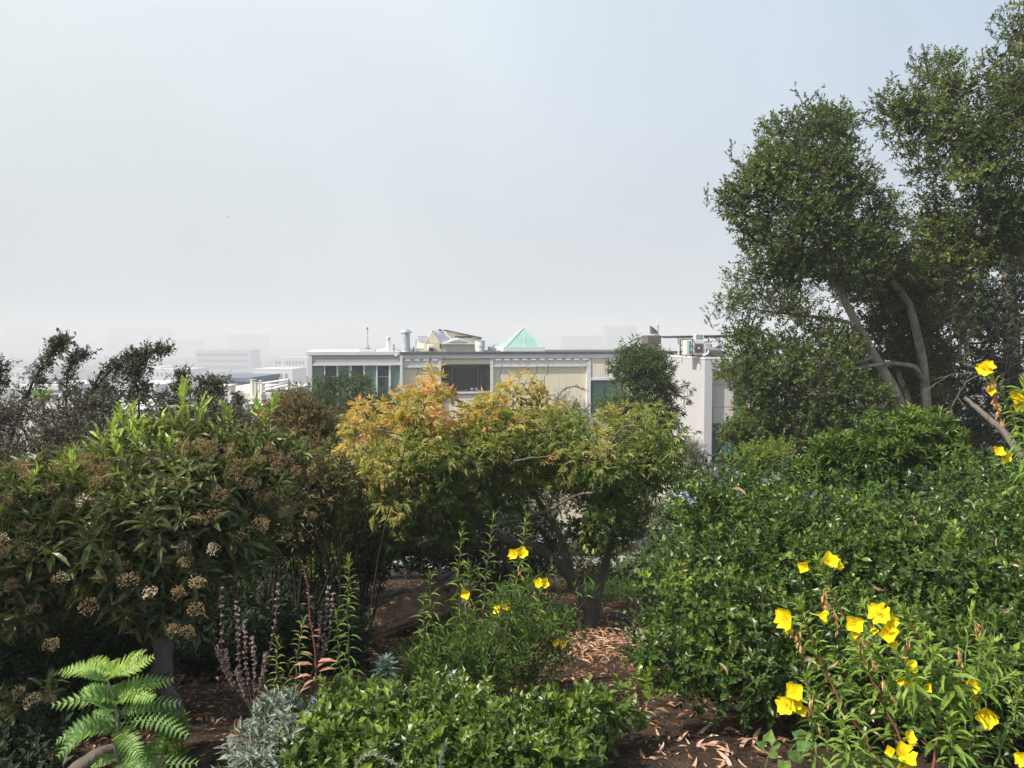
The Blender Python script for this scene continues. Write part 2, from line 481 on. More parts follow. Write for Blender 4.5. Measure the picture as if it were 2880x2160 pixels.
def poly_mesh(name, V, F, mat):
    me = bpy.data.meshes.new(name); me.from_pydata([tuple(v) for v in V], [], F); me.materials.append(mat); me.update(); return me
def prism_mesh(name, prof, y0, y1, mat):
    """profile of (x, z) extruded along y"""
    n = len(prof)
    V = [(x, y0, z) for x, z in prof] + [(x, y1, z) for x, z in prof]
    F = [tuple(range(n)), tuple(range(2 * n - 1, n - 1, -1))] + [(i, i + n, (i + 1) % n + n, (i + 1) % n) for i in range(n)]
    return poly_mesh(name, V, F, mat)
def cyl_mesh(name, prof, mat, sides=20, c=(0, 0)):
    """lathe of (r, z)"""
    V, F = [], []
    for r, z in prof:
        for k in range(sides):
            a = 2 * math.pi * k / sides; V.append((c[0] + r * math.cos(a), c[1] + r * math.sin(a), z))
    for i in range(len(prof) - 1):
        for k in range(sides):
            F.append((i * sides + k, i * sides + (k + 1) % sides, (i + 1) * sides + (k + 1) % sides, (i + 1) * sides + k))
    F.append(tuple(range(sides))[::-1]); F.append(tuple(range((len(prof) - 1) * sides, len(prof) * sides)))
    me = poly_mesh(name, V, F, mat)
    return me
class Facade:
    """a vertical plane seen at d0 at picture column u0 and d1 at u1; local x along it, y away from the viewer, z up (world)"""
    def __init__(s, u0, v0, d0, u1, d1):
        s.O = P(u0, v0, d0); Q = P(u1, v0, d1)
        e = Q - s.O; e[2] = 0; s.e = e / np.linalg.norm(e); s.n = np.array([-s.e[1], s.e[0], 0])
        s.rz = math.atan2(s.e[1], s.e[0]); s.base = np.array([s.O[0], s.O[1], 0.0])
    def sz(s, u, v, off=0.0):
        r = ray(u, v); c = np.array([0, 0, CAMZ])
        t = np.dot(s.base + s.n * off - c, s.n) / np.dot(r, s.n)
        p = c + r * t
        return float(np.dot(p - s.base, s.e)), float(p[2])
    def box(s, name, u0, v0, u1, v1, off, th, mat, parent, z0=None, z1=None, bevel=0.0):
        um = (u0 + u1) / 2
        x0, x1 = s.sz(u0, v0, off)[0], s.sz(u1, v0, off)[0]
        zt = s.sz(um, v0, off)[1] if z1 is None else z1
        zb = s.sz(um, v1, off)[1] if z0 is None else z0
        return link(name, box_mesh(name, x0, x1, off, off + th, zb, zt, mat, bevel), parent, local=True)
    def empty(s, name, label, cat_):
        return empty(name, s.base + np.array([0, 0, 0]), label, cat_, rz=s.rz)
m_cream = pm('cream_boards', (.78, .71, .53), .85, .25, noise=.15, nscale=1.2, bump=.25, bscale=9, stretch=(14, 1, .25))
m_trim = pm('white_trim', (.72, .72, .70), .65, .3, noise=.10, nscale=2.5, stretch=(1, 1, 2))
m_taupe = pm('taupe_fascia', (.50, .47, .45), .8, .3, noise=.05)
m_greenpane = pm('green_blind', (.46, .56, .48), .35, .6, noise=.1, nscale=2, stretch=(12, 1, .3))
m_dkscreen = pm('dark_screen', (.11, .12, .13), .5, .4, noise=.1)
m_frame = pm('dark_bronze', (.035, .04, .042), .4, .5)
m_roomdark = pm('room_dark', (.02, .016, .013), .9, .1, noise=.5, nscale=1.1)
m_glass = glass_mat('window_glass', (.84, .88, .88), .965)
m_roofgrey = pm('roof_edge', (.10, .105, .11), .8, .3, noise=.4, nscale=1.5)
m_galv = pm('galvanised', (.58, .60, .61), .42, .5, metal=.55, noise=.14, nscale=4)
m_galvpaint = pm('skylight_frame', (.46, .50, .48), .6, .3, noise=.1)
m_white = pm('white_paint', (.78, .78, .77), .55, .4, noise=.04)
m_stucco = pm('pale_stucco', (.50, .49, .50), .9, .2, noise=.05, nscale=.9, bump=.15, bscale=60, stretch=(1, 1, .6))
m_beigepan = pm('beige_panel', (.60, .56, .50), .8, .25, noise=.04, nscale=.8)
m_greenglass = pm('green_glass', (.03, .09, .075), .12, .8, noise=.25, nscale=.8)
m_curtain = pm('green_curtain', (.045, .12, .105), .5, .5, noise=.35, nscale=2.2, stretch=(9, 1, .15))
m_bluewhite = pm('vase_blue', (.30, .42, .55), .3, .6)
m_cowl = pm('chimney_metal', (.16, .15, .14), .6, .4, metal=.4, noise=.3, nscale=3)
m_chim = pm('chimney_casing', (.15, .13, .12), .75, .3, noise=.2, nscale=2)
m_black = pm('black_metal', (.02, .02, .022), .5, .4)
m_red = pm('red_plastic', (.55, .04, .03), .5, .4)

def cream_building():
    Fa = Facade(868, 985, 40.0, 1925, 44.5)
    b = Fa.empty('cream_apartment_building', 'long cream flat-roofed building behind the orange-leaved tree, with white trim and a dark picture window', 'building')
    B = lambda *a, **k: Fa.box(*a, parent=b, **k)
    zr = Fa.sz(1130, 994, 0)[1]                      # roof edge
    zt = Fa.sz(1300, 985, .0)[1]
    # solid masses (behind the skin); the bay of the picture window stays open
    for nm, u0, u1, off in (('wall', 1132, 1237, .02), ('wall', 1384, 1656, .02), ('wall', 1656, 1925, .05)):
        B(nm, u0, 1000, u1, 1300, off, 9.0, m_cream, z1=zr - .05, z0=-9)
    B('wall', 1237, 1000, 1384, 1026, .03, 9.0, m_cream, z1=zr - .05)
    B('wall', 1237, 1106, 1384, 1300, .03, 9.0, m_cream, z0=-9)
    B('room_wall', 1237, 1026, 1384, 1106, 5.0, .2, m_roomdark)
    x0, x1 = Fa.sz(1237, 1030)[0], Fa.sz(1384, 1030)[0]
    za, zb = Fa.sz(1310, 1105, 0)[1], Fa.sz(1310, 1027, 0)[1]
    link('room_wall', box_mesh('room_wall', x0 + .01, x0 + .1, .1, 5, za - .3, zb + .3, m_roomdark), b, True)
    link('room_wall', box_mesh('room_wall', x1 - .1, x1 - .01, .1, 5, za - .3, zb + .3, m_roomdark), b, True)
    link('room_floor', box_mesh('room_floor', x0, x1, .1, 5, za - .4, za - .02, m_roomdark), b, True)
    # roof slab + edge
    xe0, xe1 = Fa.sz(1128, 990)[0], Fa.sz(1928, 990)[0]
    link('roof', box_mesh('roof', xe0 - .1, xe1 + .1, -.22, 9.2, zr - .05, zr + .07, m_roofgrey), b, True)
    link('cornice', box_mesh('cornice', xe0 - .04, xe1, -.16, .01, zr - .26, zr - .055, m_trim), b, True)
    for u0, u1 in ((1134, 1235), (1387, 1655), (1718, 1925)):
        a0, a1 = Fa.sz(u0, 1000)[0], Fa.sz(u1, 1000)[0]
        f = link('frieze', box_mesh('frieze', a0, a1, -.05, .015, zr - .72, zr - .265, m_trim), b, True)
        link('frieze_moulding', box_mesh('frieze_moulding', a0, a1, -.10, -.052, zr - .74, zr - .64, m_trim), b, True)
        n = int((a1 - a0) / .46)
        dm = box_mesh('dentil', -.14, .14, -.145, -.052, zr - .38, zr - .29, m_trim)
        for i in range(n):
            link('dentil', dm, b, True, basis=Matrix.Translation((a0 + (i + .5) * (a1 - a0) / n, 0, 0)))
    # picture window bay
    B('corner_post', 1234, 1000, 1240, 1300, -.12, .16, m_trim, z1=zr - .27, z0=-9)
    B('corner_post', 1380, 1000, 1387, 1300, -.12, .16, m_trim, z1=zr - .27, z0=-9)
    B('panel_head', 1240, 1000, 1380, 1024, -.06, .08, m_cream, z1=zr - .33)
    B('lintel_trim', 1240, 997, 1380, 1001, -.10, .11, m_trim)
    wf = B('window_frame', 1241, 1026, 1380, 1030, -.05, .12, m_frame)
    for a in ((1241, 1098, 1380, 1102), (1241, 1030, 1245, 1098), (1376, 1030, 1380, 1098), (1271, 1030, 1275, 1098), (1343, 1030, 1347, 1098)):
        Fa.box('frame_bar', *a, -.045, .10, m_frame, wf)
    for a in ((1245, 1030, 1271, 1098), (1275, 1030, 1343, 1098), (1347, 1030, 1376, 1098)):
        Fa.box('pane', *a, -.01, .012, m_glass, wf)
    B('window_sill', 1238, 1102, 1383, 1107, -.14, .7, m_trim)
    B('roller_blind', 1275, 1030, 1343, 1034, .03, .04, pm('blind', (.25, .28, .25)))
    for a in ((1282, 1112, 1340, 1190), (1346, 1112, 1378, 1190)):
        f = B('panel', *a, -.05, .07, m_trim)
        Fa.box('panel_inset', a[0] + 4, a[1] + 3, a[2] - 4, a[3] - 3, -.062, .02, m_cream, f)
    B('curtain', 1349, 1033, 1356, 1097, .25, .05, pm('brown_curtain', (.16, .09, .04), noise=.3, nscale=3, stretch=(20, 1, .2)))
    B('curtain', 1368, 1033, 1376, 1097, .25, .05, pm('brown_curtain', (.16, .09, .04)))
    # things on the window ledge
    for i, (u, wv, h, mt, nm, lb) in enumerate(((1328, .115, .20, m_bluewhite, 'vase', 'pale blue round vase on the window ledge, left of its pair'), (1340, .085, .19, m_bluewhite, 'vase', 'slim blue vase on the window ledge beside the round one'),
                             (1310, .05, .15, m_white, 'jar', 'small white jar on the window ledge left of the blue vases'), (1300, .07, .08, m_white, 'bowl', 'low white bowl on the window ledge, leftmost of the ledge things'))):
        x, z = Fa.sz(u, 1101, .3)
        me = cyl_mesh(nm, [(wv * .5, 0), (wv, h * .35), (wv, h * .6), (wv * .5, h * .9), (wv * .6, h)], mt, 12)
        wp = Fa.base + Fa.e * x + Fa.n * .3
        o = link(nm, me); o.location = (wp[0], wp[1], Fa.sz(1310, 1102, -.1)[1] + .002); tag(o, lb, nm)
    # right bay
    B('corner_post', 1651, 992, 1662, 1300, -.10, .14, m_trim, z1=zr - .27, z0=-9)
    B('corner_post', 1706, 1000, 1710, 1066, -.07, .11, m_trim, z1=zr - .33)
    B('panel_head', 1662, 996, 1760, 1002, -.07, .11, m_trim)
    for a in ((1664, 1003, 1703, 1062), (1711, 1003, 1750, 1062)):
        f = B('panel', *a, -.045, .09, m_trim)
        Fa.box('panel_inset', a[0] + 5, a[1] + 5, a[2] - 5, a[3] - 5, -.058, .02, m_cream, f)
    B('lintel_trim', 1662, 1062, 1752, 1069, -.09, .13, m_trim)
    f = B('window_frame', 1662, 1069, 1752, 1172, -.01, .055, m_frame)
    for a in ((1665, 1071, 1700, 1170), (1704, 1071, 1748, 1170)):
        Fa.box('curtain_pane', *a, -.03, .015, m_curtain, f)
        for q in np.linspace(a[0] + 3, a[2] - 3, 7):
            Fa.box('curtain_fold', q - .8, 1071, q + .8, 1170, -.036, .004, m_greenglass, f)
    B('window_sill', 1660, 1172, 1756, 1178, -.1, .14, m_trim)
    # penthouse and fittings on the roof
    H = lambda nm, *a, **k: Fa.box(nm, *a, parent=b, **k)
    y = 3.0
    H('penthouse_wall', 1192, 966, 1336, 985, y, 4, m_cream, z0=zr)
    H('penthouse_wall', 1255, 956, 1345, 970, y + 2.5, 3, m_cream)
    def rp(u, v, off): x, z = Fa.sz(u, v, off); return (x, z)
    link('gable', prism_mesh('gable', [rp(1194, 967, y), rp(1240, 967, y), rp(1214, 930, y)], y, y + .25, m_cream), b, True)
    A, Bq, Cq = rp(1240, 967, y), rp(1214, 930, y), rp(1258, 930, y)
    # corrugated roof slope falling from the ridge towards the viewer
    xr0, zr0 = rp(1213, 929, y); xr1, _ = rp(1256, 929, y + 1.8); xb, zb2 = rp(1240, 966, y)
    n = 13
    for i in range(n):
        f0 = i / n
        xa = xr0 + (xr1 - xr0) * f0; xc = xb + (xr1 + .05 - xb) * f0; wd = (xr1 - xr0) / n
        V = [(xa, y + 1.8 * f0, zr0), (xa + wd * .55, y + 1.8 * f0, zr0), (xc + wd * .3, y - .05 + .4 * f0, zb2), (xc, y - .05 + .4 * f0, zb2)]
        V += [(q[0], q[1] + .04, q[2] - .03) for q in V]
        link('roof_rib', poly_mesh('roof_rib', V, [(0, 3, 2, 1), (4, 5, 6, 7), (0, 1, 5, 4), (1, 2, 6, 5), (2, 3, 7, 6), (3, 0, 4, 7)], m_galv), b, True)
    link('gable_roof', poly_mesh('gable_roof', [(xr0, y + .02, zr0 - .02), (xr1, y + 1.85, zr0 - .02), (xr1 + .05, y + .4, zb2 - .02), (xb, y + .02, zb2 - .02)], [(0, 3, 2, 1)], m_galv), b, True)
    pr = [rp(1253, 968, y + 1), rp(1253, 930, y + 1), rp(1353, 951, y + 1), rp(1353, 968, y + 1)]
    link('mono_pitch_wall', prism_mesh('mono_pitch_wall', pr, y + 1, y + 3, m_cream), b, True)
    pr = [rp(1252, 930, y + .9), rp(1252, 927, y + .9), rp(1355, 949, y + .9), rp(1355, 953, y + .9)]
    link('mono_pitch_roof', prism_mesh('mono_pitch_roof', pr, y + .8, y + 3.2, m_roofgrey), b, True)
    H('vent_slot', 1279, 946, 1328, 950, y + .985, .02, m_frame)
    pr = [rp(1240, 968, y - .3), rp(1290, 950, y - .3), rp(1342, 968, y - .3)]
    link('low_gable', prism_mesh('low_gable', pr, y - .3, y + .98, m_trim), b, True)
    pr = [rp(1262, 961, y - .32), rp(1290, 955, y - .32), rp(1314, 961, y - .32)]
    link('gable_vent', prism_mesh('gable_vent', pr, y - .33, y - .29, m_taupe), b, True)
    H('penthouse_trim', 1238, 967, 1338, 970, y - .05, .1, m_trim)
    H('vent_hood', 1204, 970, 1222, 987, y - .55, .5, m_cream, bevel=.03)
    H('vent_grille', 1206, 978, 1219, 987, y - .57, .02, m_frame)
    H('rain_chute', 1237, 966, 1240, 980, y - .06, .05, m_frame)
    def lathe(nm, u, v0, off, prof_px, mat, sides=20):
        x, z = Fa.sz(u, v0, off); pxm = np.linalg.norm(P(u, v0, Fa.base[1] + off) - P(u + 1, v0, Fa.base[1] + off))
        return link(nm, cyl_mesh(nm, [(r * pxm, z - (v - v0) * pxm) for r, v in prof_px], mat, sides, (x, off)), b, True)
    duct = lathe('vent_duct', 1141, 988, 1.2, [(14, 990), (13, 986), (13, 945), (13.3, 944), (13.3, 942), (13, 941), (13, 934)], m_galv)
    lathe('duct_cap', 1141, 988, 1.2, [(17, 935), (19, 933), (14, 928), (5, 922.5), (.5, 922)], m_galv)
    lathe('flue_pipe', 1092, 988, 1.5, [(6, 988), (5.5, 962), (5.5, 956)], m_white, 14)
    lathe('flue_cap', 1092, 988, 1.5, [(6.5, 957), (6.5, 952), (5, 951), (7, 950), (6, 948)], m_galv, 14)
    lathe('skylight_dome', 1092, 988, 3.2, [(27, 990), (25, 985), (18, 980), (8, 977.5), (1, 977)], m_taupe, 24)
    lathe('vent_pipe', 1108, 988, 1.0, [(1.5, 990), (1.5, 968)], m_frame, 8)
    lathe('vent_pipe', 1170, 988, 1.0, [(2, 990), (1.6, 953)], m_galv, 8)
    lathe('vent_pipe', 1163, 988, 1.0, [(1.6, 990), (1.4, 974)], m_frame, 8)
    lathe('water_drum', 1350, 988, 1.2, [(13, 988), (13.5, 978), (15, 972), (15, 959), (16, 958), (16, 957)], m_white, 24)
    lathe('penthouse_flue', 1237, 940, 4, [(3, 940), (3, 929)], m_cowl, 12)
    lathe('flue_hat', 1237, 940, 4, [(5, 929.4), (5.4, 928), (3, 926.5), (4.5, 925.5), (1, 925)], m_cowl, 12)
    for i in range(6):
        x, z = Fa.sz(1177 + i * 5.2, 947, 2); x2, z2 = Fa.sz(1187 + i * 5.0, 966, 2)
        tb = Tubes(); tb.add([(x, 2, z), ((x + x2) / 2 - .03, 2, (z + z2) / 2 - .04), (x2, 2, z2)], .022, 5)
        link('rack_bar', tb.mesh('rack_bar', m_galv), b, True)
    H('rack_rail', 1175, 946, 1204, 948, 2.0, .05, m_galv)
    H('parapet_curb', 1140, 980, 1192, 986, 2.2, .3, m_taupe)
    for i, (u, v, uu) in enumerate(((1375, 975, 1384), (1386, 971, 1391), (1393, 979, 1397), (1404, 983, 1407))):
        H('pipe_fitting', u, v, uu, 988, 1.2, .3, m_galv, bevel=.01)
    lathe('pipe_stem', 1390, 985, 1.4, [(.8, 985), (.8, 968)], m_frame, 6)
    # pyramid skylight
    g = pm('mint_glass', (.30, .50, .44), .3, .6, noise=.15, nscale=.8)
    yb = 2.0
    x0, z0 = Fa.sz(1421, 978, yb); x1, _ = Fa.sz(1528, 978, yb); xm, za = Fa.sz(1473, 921, yb + 1.2)
    wd = (x1 - x0)
    ap = (xm, yb + wd / 2, za)
    H('skylight_curb', 1416, 976, 1533, 990, yb - .08, wd + .2, m_trim, z0=zr - .05)
    cs = [(x0, yb, z0), (x1, yb, z0), (x1, yb + wd, z0), (x0, yb + wd, z0)]
    for i in range(4):
        link('skylight_pane', poly_mesh('skylight_pane', [cs[i], cs[(i + 1) % 4], ap], [(0, 1, 2)], g), b, True)
        tb = Tubes(); tb.add([cs[i], ap], .04, 6); link('skylight_bar', tb.mesh('skylight_bar', m_galvpaint), b, True)
        mid = tuple((cs[i][k] + cs[(i + 1) % 4][k]) / 2 for k in range(3))
        tb = Tubes(); tb.add([mid, ap], .025, 6); tb.add([cs[i], cs[(i + 1) % 4]], .03, 6); link('skylight_bar', tb.mesh('skylight_bar', m_galvpaint), b, True)
    # chimney stack
    cb = H('chimney', 1821, 943, 1860, 985, 2.5, .9, m_chim, bevel=.02)
    for k in range(1, 5):
        Fa.box('casing_seam', 1821 + k * 7.8 - .4, 945, 1821 + k * 7.8 + .4, 985, 2.485, .02, m_cowl, cb)
    lathe('chimney_collar', 1838, 943, 2.95, [(9, 945), (8, 938), (7, 936)], m_galv, 14)
    x, z = Fa.sz(1838, 938, 2.95); k = .0202
    for a, q in ((-8, 22), (-4, 19), (1, 16), (5, 12)):
        link('cowl_vane', prism_mesh('cowl_vane', [(x + a * k, z), (x + (a - 1.5) * k, z + q * k), (x + (a + 4) * k, z + (q - 6) * k), (x + (a + 4.5) * k, z)], 2.8, 3.1, m_cowl), b, True)
    lathe('steel_flue', 1850, 943, 2.9, [(3, 945), (2.8, 915)], m_galv, 10)
    lathe('steel_flue_cap', 1850, 943, 2.9, [(2, 915), (5, 913), (4.5, 911.5), (1, 911)], m_galv, 10)
    lathe('mushroom_vent', 1808, 980, 1.8, [(5, 985), (5, 969), (7.5, 967), (6, 963), (1, 961)], m_cowl, 14)
    lathe('vent_pipe', 1855, 985, 1.4, [(4, 988), (4, 968), (3, 966)], m_white, 10)
    # left wing: grey fascia over a row of tall windows
    xw0 = Fa.sz(868, 990)[0]; xw1 = Fa.sz(1131, 990)[0]
    zw = zr + .03
    link('wing_roof', box_mesh('wing_roof', xw0 - .1, xw1 - .02, -.215, 9, zw - .10, zw + .08, m_trim), b, True)
    link('fascia', box_mesh('fascia', xw0 + .15, xw1 - .01, -.14, .2, Fa.sz(1000, 1022)[1], zw - .105, m_taupe), b, True)
    B('window_head', 873, 1022, 1129, 1028, -.18, .4, m_trim)
    B('wing_post', 867, 990, 877, 1300, -.2, .5, m_trim, z1=zw - .105, z0=-9)
    B('wing_post', 1125, 990, 1132, 1300, -.2, .23, m_trim, z1=zw - .105, z0=-9)
    B('wing_wall', 868, 1150, 1130, 1300, -.05, 9, m_taupe, z0=-9)
    link('side_wall', box_mesh('side_wall', xw0 + .02, xw0 + .2, .3, 8.9, -9, zw - .12, m_trim), b, True)
    ws = [(877, 912, 1), (914, 947, 0), (950, 983, 1), (989, 1022, 0), (1026, 1058, 1), (1061, 1094, 0), (1098, 1126, 1)]
    for i, (a, c, gr) in enumerate(ws):
        f = B('window', a, 1028, c, 1150, .05, .05, m_greenpane if gr else m_dkscreen)
        if not gr: Fa.box('window_rail', a, 1058, c, 1060.5, .02, .045, m_trim, f)
        Fa.box('pane', a + .5, 1029, c - .5, 1149, -.012, .01, m_glass, f)
        if i < 6: Fa.box('mullion', c - .5, 1028, ws[i + 1][0] + .5, 1150, -.10, .2, m_trim, b)
    H('alarm_lamp', 1110, 997, 1118, 1003, -.24, .095, m_white, bevel=.02)
    # antenna standing on the roof
    x, z = Fa.sz(1034, 986, 1.2); wp = Fa.base + Fa.e * x + Fa.n * 1.2
    k = .0186
    an = empty('roof_antenna', (wp[0], wp[1], zw + .085), 'slender red-tipped antenna mast with a round dish, standing on the grey wing roof', 'antenna')
    zz = zw + .085
    def an_t(nm, pts, r, mt): 
        tb = Tubes(); tb.add([(wp[0] + p[0] * k, wp[1] + p[1] * k, zz + p[2] * k) for p in pts], r, 6); link(nm, tb.mesh(nm, mt), an)
    an_t('mast', [(0, 0, 2), (0, 0, 62)], .035, m_galv); an_t('red_tip', [(0, 0, 62), (0, 0, 67)], .05, m_red)
    for q in ((-9, -4), (9, -3), (2, 9)): an_t('leg', [(q[0], q[1], 2), (0, 0, 12)], .018, m_black)
    an_t('dish', [(-.5, -3, 26), (-.5, 0, 26)], .13, m_white); an_t('dish_arm', [(0, -1, 26), (6, 0, 10), (9, 0, 3)], .012, m_galv)
    for q in range(5): 
        me = box_mesh('base_slat', wp[0] - 22 * k, wp[0] + 22 * k, wp[1] + (-10 + 4.6 * q) * k, wp[1] + (-7 + 4.6 * q) * k, zz + .001, zz + .1, m_taupe)
        link('base_slat', me, an)
cream_building()

def white_building():
    Fw = Facade(1983, 1006, 37.5, 2500, 38.5)
    b = Fw.empty('pale_stucco_building', 'pale stucco building with recessed beige panels and green glass, partly behind the big oak', 'building')
    B = lambda *a, **k: Fw.box(*a, parent=b, **k)
    zr = Fw.sz(1990, 1005)[1]
    x0 = 0.0; xp = Fw.sz(2004, 1040)[0]; xe = Fw.sz(2500, 1040)[0]
    link('wall', box_mesh('wall', 0, xp, .0, 9, -9, zr - .08, m_stucco), b, True)
    link('parapet', box_mesh('parapet', -.02, xe, -.02, .3, zr - .08, zr, m_white), b, True)
    link('parapet', box_mesh('parapet', -.02, .25, .31, 9, zr - .08, zr, m_white), b, True)
    B('wall', 2004, 1008, 2500, 1041, .001, .5, m_stucco, z1=zr - .081)
    link('roof', box_mesh('roof', .26, xe, .31, 9, zr - .4, zr - .06, m_roofgrey), b, True)
    # side wall seen obliquely, curving away to the left
    c0 = P(1927, 1003, 44.6)
    lx = float(np.dot(c0 - Fw.base, Fw.e)); ly = float(np.dot(c0 - Fw.base, Fw.n))
    V = [(-.003, 0, -9), (-.003, 0, zr - .01), (lx * .45, ly * .55, -9), (lx * .45, ly * .55, zr - .01), (lx, ly, -9), (lx, ly, zr - .01), (.1, 9, -9), (.1, 9, zr - .01)]
    link('side_wall', poly_mesh('side_wall', V, [(0, 1, 3, 2), (2, 3, 5, 4), (4, 5, 7, 6), (1, 7, 5, 3)], m_stucco), b, True)
    # recessed bay
    B('recess_wall', 2004, 1041, 2500, 1300, .42, .3, m_stucco, z0=-9)
    for v0, v1 in ((1043, 1082), (1084, 1144), (1146, 1189)):
        B('panel', 2005, v0, 2064, v1, .36, .07, m_beigepan)
    wn = B('window_frame', 2065, 1043, 2096, 1189, .34, .08, m_frame)
    Fw.box('pane', 2067, 1046, 2094, 1187, .325, .02, m_greenglass, wn)
    for u in (2096, 2280): B('panel', u, 1043, u + 90, 1189, .36, .07, m_beigepan)
    wl = B('lower_window', 2005, 1191, 2200, 1300, .40, .02, m_roomdark)
    for k, u in enumerate((2006, 2037, 2072, 2110, 2150)):
        Fw.box('pane', u, 1204, u + 29, 1290, .35, .02, m_greenglass if k % 2 == 0 else pm('teal_glass', (.10, .22, .19), .12, .8, noise=.4), wl)
        Fw.box('mullion', u + 29, 1191, u + 31, 1295, .33, .06, m_frame, wl)
    Fw.box('transom', 2005, 1236, 2180, 1238, .325, .02, m_frame, wl)
    Fw.box('window_shade', 2005, 1191, 2190, 1203, .36, .03, pm('slate_blue', (.05, .055, .08)), wl)
    # things standing on its roof
    def at(u, off): x = Fw.sz(u, 1000, off)[0]; return Fw.base + Fw.e * x + Fw.n * off
    def group_on_roof(nm, u, off, label, cat_):
        q = at(u, off); return empty(nm, (q[0], q[1], zr - .06), label, cat_, rz=Fw.rz)
    def part(e, nm, u0, v0, u1, v1, off, th, mt, off_e, u_e, bevel=0):
        xe_ = Fw.sz(u_e, 1000, off_e)[0]
        x0, x1 = Fw.sz(u0, v0, off)[0] - xe_, Fw.sz(u1, v0, off)[0] - xe_
        z1_, z0_ = Fw.sz((u0 + u1) / 2, v0, off)[1] - zr + .06, Fw.sz((u0 + u1) / 2, v1, off)[1] - zr + .06
        return link(nm, box_mesh(nm, x0, x1, off - off_e, off - off_e + th, max(z0_, .001), z1_, mt, bevel), e, True)
    m_ac = pm('ac_casing', (.66, .66, .62), .5, .4, noise=.03)
    m_fan = pm('ac_grille', (.20, .20, .19), .6, .4)
    m_fin = pm('ac_fins', (.10, .25, .30), .5, .5, noise=.4, nscale=20)
    e = group_on_roof('air_conditioner', 1970, .6, 'big cream outdoor air conditioner with one round grey fan, front of the roof units', 'air conditioner')
    pr = lambda nm, *a, bevel=0: part(e, nm, *a, .6, 1970, bevel)
    pr('casing', 1951, 956, 1992, 998, .6, .75, m_ac, bevel=.02); 
    g = pr('grille', 1952.5, 966, 1979, 993, .585, .02, m_fan)
    pr('foot', 1953, 998, 1958, 1001, .62, .7, m_black); pr('foot', 1984, 998, 1989, 1001, .62, .7, m_black)
    x, z = Fw.sz(1965, 979, .57); xe_ = Fw.sz(1970, 1000, .6)[0]
    kk = .0172
    for r_ in (12.5, 10.5, 8.5, 6.5, 4.5):
        tb = Tubes(); a = np.linspace(0, 2 * math.pi, 25)
        tb.add([(x - xe_ + math.cos(q) * r_ * kk, -.04, z - zr + .06 + math.sin(q) * r_ * kk) for q in a], .012, 4)
        link('fan_ring', tb.mesh('fan_ring', m_cowl), e, True)
    link('fan_hub', box_mesh('fan_hub', x - xe_ - .05, x - xe_ + .05, -.06, -.01, z - zr + .01, z - zr + .11, m_white, .01), e, True)
    tri = [(1981, 961), (1988, 960), (1984, 967)]
    for k_, tr_ in enumerate(([(1980.5, 960.5), (1984, 960.5), (1982, 963.5)], [(1985, 960), (1988.5, 960), (1981.5, 966.5), (1983, 963.5)])):
        q = [(Fw.sz(a, c, .585)[0] - xe_, Fw.sz(a, c, .585)[1] - zr + .06) for a, c in tr_]
        link('blue_badge', prism_mesh('blue_badge', q, -.02, -.003, pm('badge_blue', (.02, .35, .52), .4)), e, True)
    tb = Tubes(); kx = lambda u, v: (Fw.sz(u, v, .5)[0] - xe_, -.15, Fw.sz(u, v, .5)[1] - zr + .06)
    tb.add(smooth_line([kx(1976, 1000), kx(1984, 997), kx(1990, 993), kx(1992, 985)], 12), .035, 7); link('hose', tb.mesh('hose', m_white), e, True)
    e = group_on_roof('air_conditioner', 1968, 2.5, 'small pale air conditioner with blue fins poking above the pergola roof', 'air conditioner')
    pr = lambda nm, *a, bevel=0: part(e, nm, *a, 2.5, 1968, bevel)
    pr('casing', 1957, 940, 1980, 956, 2.5, .5, m_ac, bevel=.01); pr('side_grille', 1959, 941, 1964, 954, 2.488, .02, m_fan); pr('fins', 1967, 942, 1976, 955, 2.488, .02, m_fin)
    pr('stand', 1962, 956, 1975, 1003, 2.6, .3, m_cowl)
    e = group_on_roof('air_conditioner', 1940, .9, 'narrow side-on air conditioner with dark fins behind the railing', 'air conditioner')
    pr = lambda nm, *a, bevel=0: part(e, nm, *a, .9, 1940, bevel)
    pr('casing', 1931, 957, 1950, 998, .9, .6, m_ac, bevel=.01); pr('fins', 1938, 959, 1946, 995, .888, .02, m_fin)
    e = group_on_roof('electrical_box', 1992, .45, 'grey electrical box beside the fan unit on the roof', 'box')
    pr = lambda nm, *a, bevel=0: part(e, nm, *a, .45, 1992, bevel)
    pr('box_body', 1985.5, 966, 1999, 983, .45, .14, m_galv, bevel=.01); pr('bracket', 1988, 983, 1996, 1003, .5, .06, m_cowl); pr('disconnect', 1999.2, 968, 2003, 977, .45, .1, m_fan)
    e = group_on_roof('roof_cabinet', 2010, 1.6, 'low grey metal cabinet on the roof under the pergola', 'cabinet')
    pr = lambda nm, *a, bevel=0: part(e, nm, *a, 1.6, 2010, bevel)
    pr('cabinet_body', 1990, 986, 2035, 1003, 1.6, .8, m_cowl, bevel=.02); pr('cabinet_lid', 1992, 976, 2030, 985.5, 1.7, .6, m_galv, bevel=.02)
    e = group_on_roof('red_ball', 1996, .25, 'small red ball on the roof edge below the electrical box', 'ball')
    bpy.data.objects.remove(e)
    o = link('red_ball', cyl_mesh('red_ball', [(.02, 0), (.055, .015), (.075, .055), (.055, .10), (.015, .115)], m_red, 12)); q = at(1996, .5)
    o.location = (q[0], q[1], zr - .058); tag(o, 'small red ball on the roof edge below the electrical box', 'ball')
    e = group_on_roof('pergola', 1990, 3.2, 'white roof pergola with black tilted slats over the roof units', 'pergola')
    pr = lambda nm, *a, bevel=0: part(e, nm, *a, 3.2, 1990, bevel)
    for u in (1908, 1920, 1948, 1992, 2022, 2062): pr('post', u, 950, u + 3, 1005, 3.2 if u != 1920 else 4.5, .08, m_white)
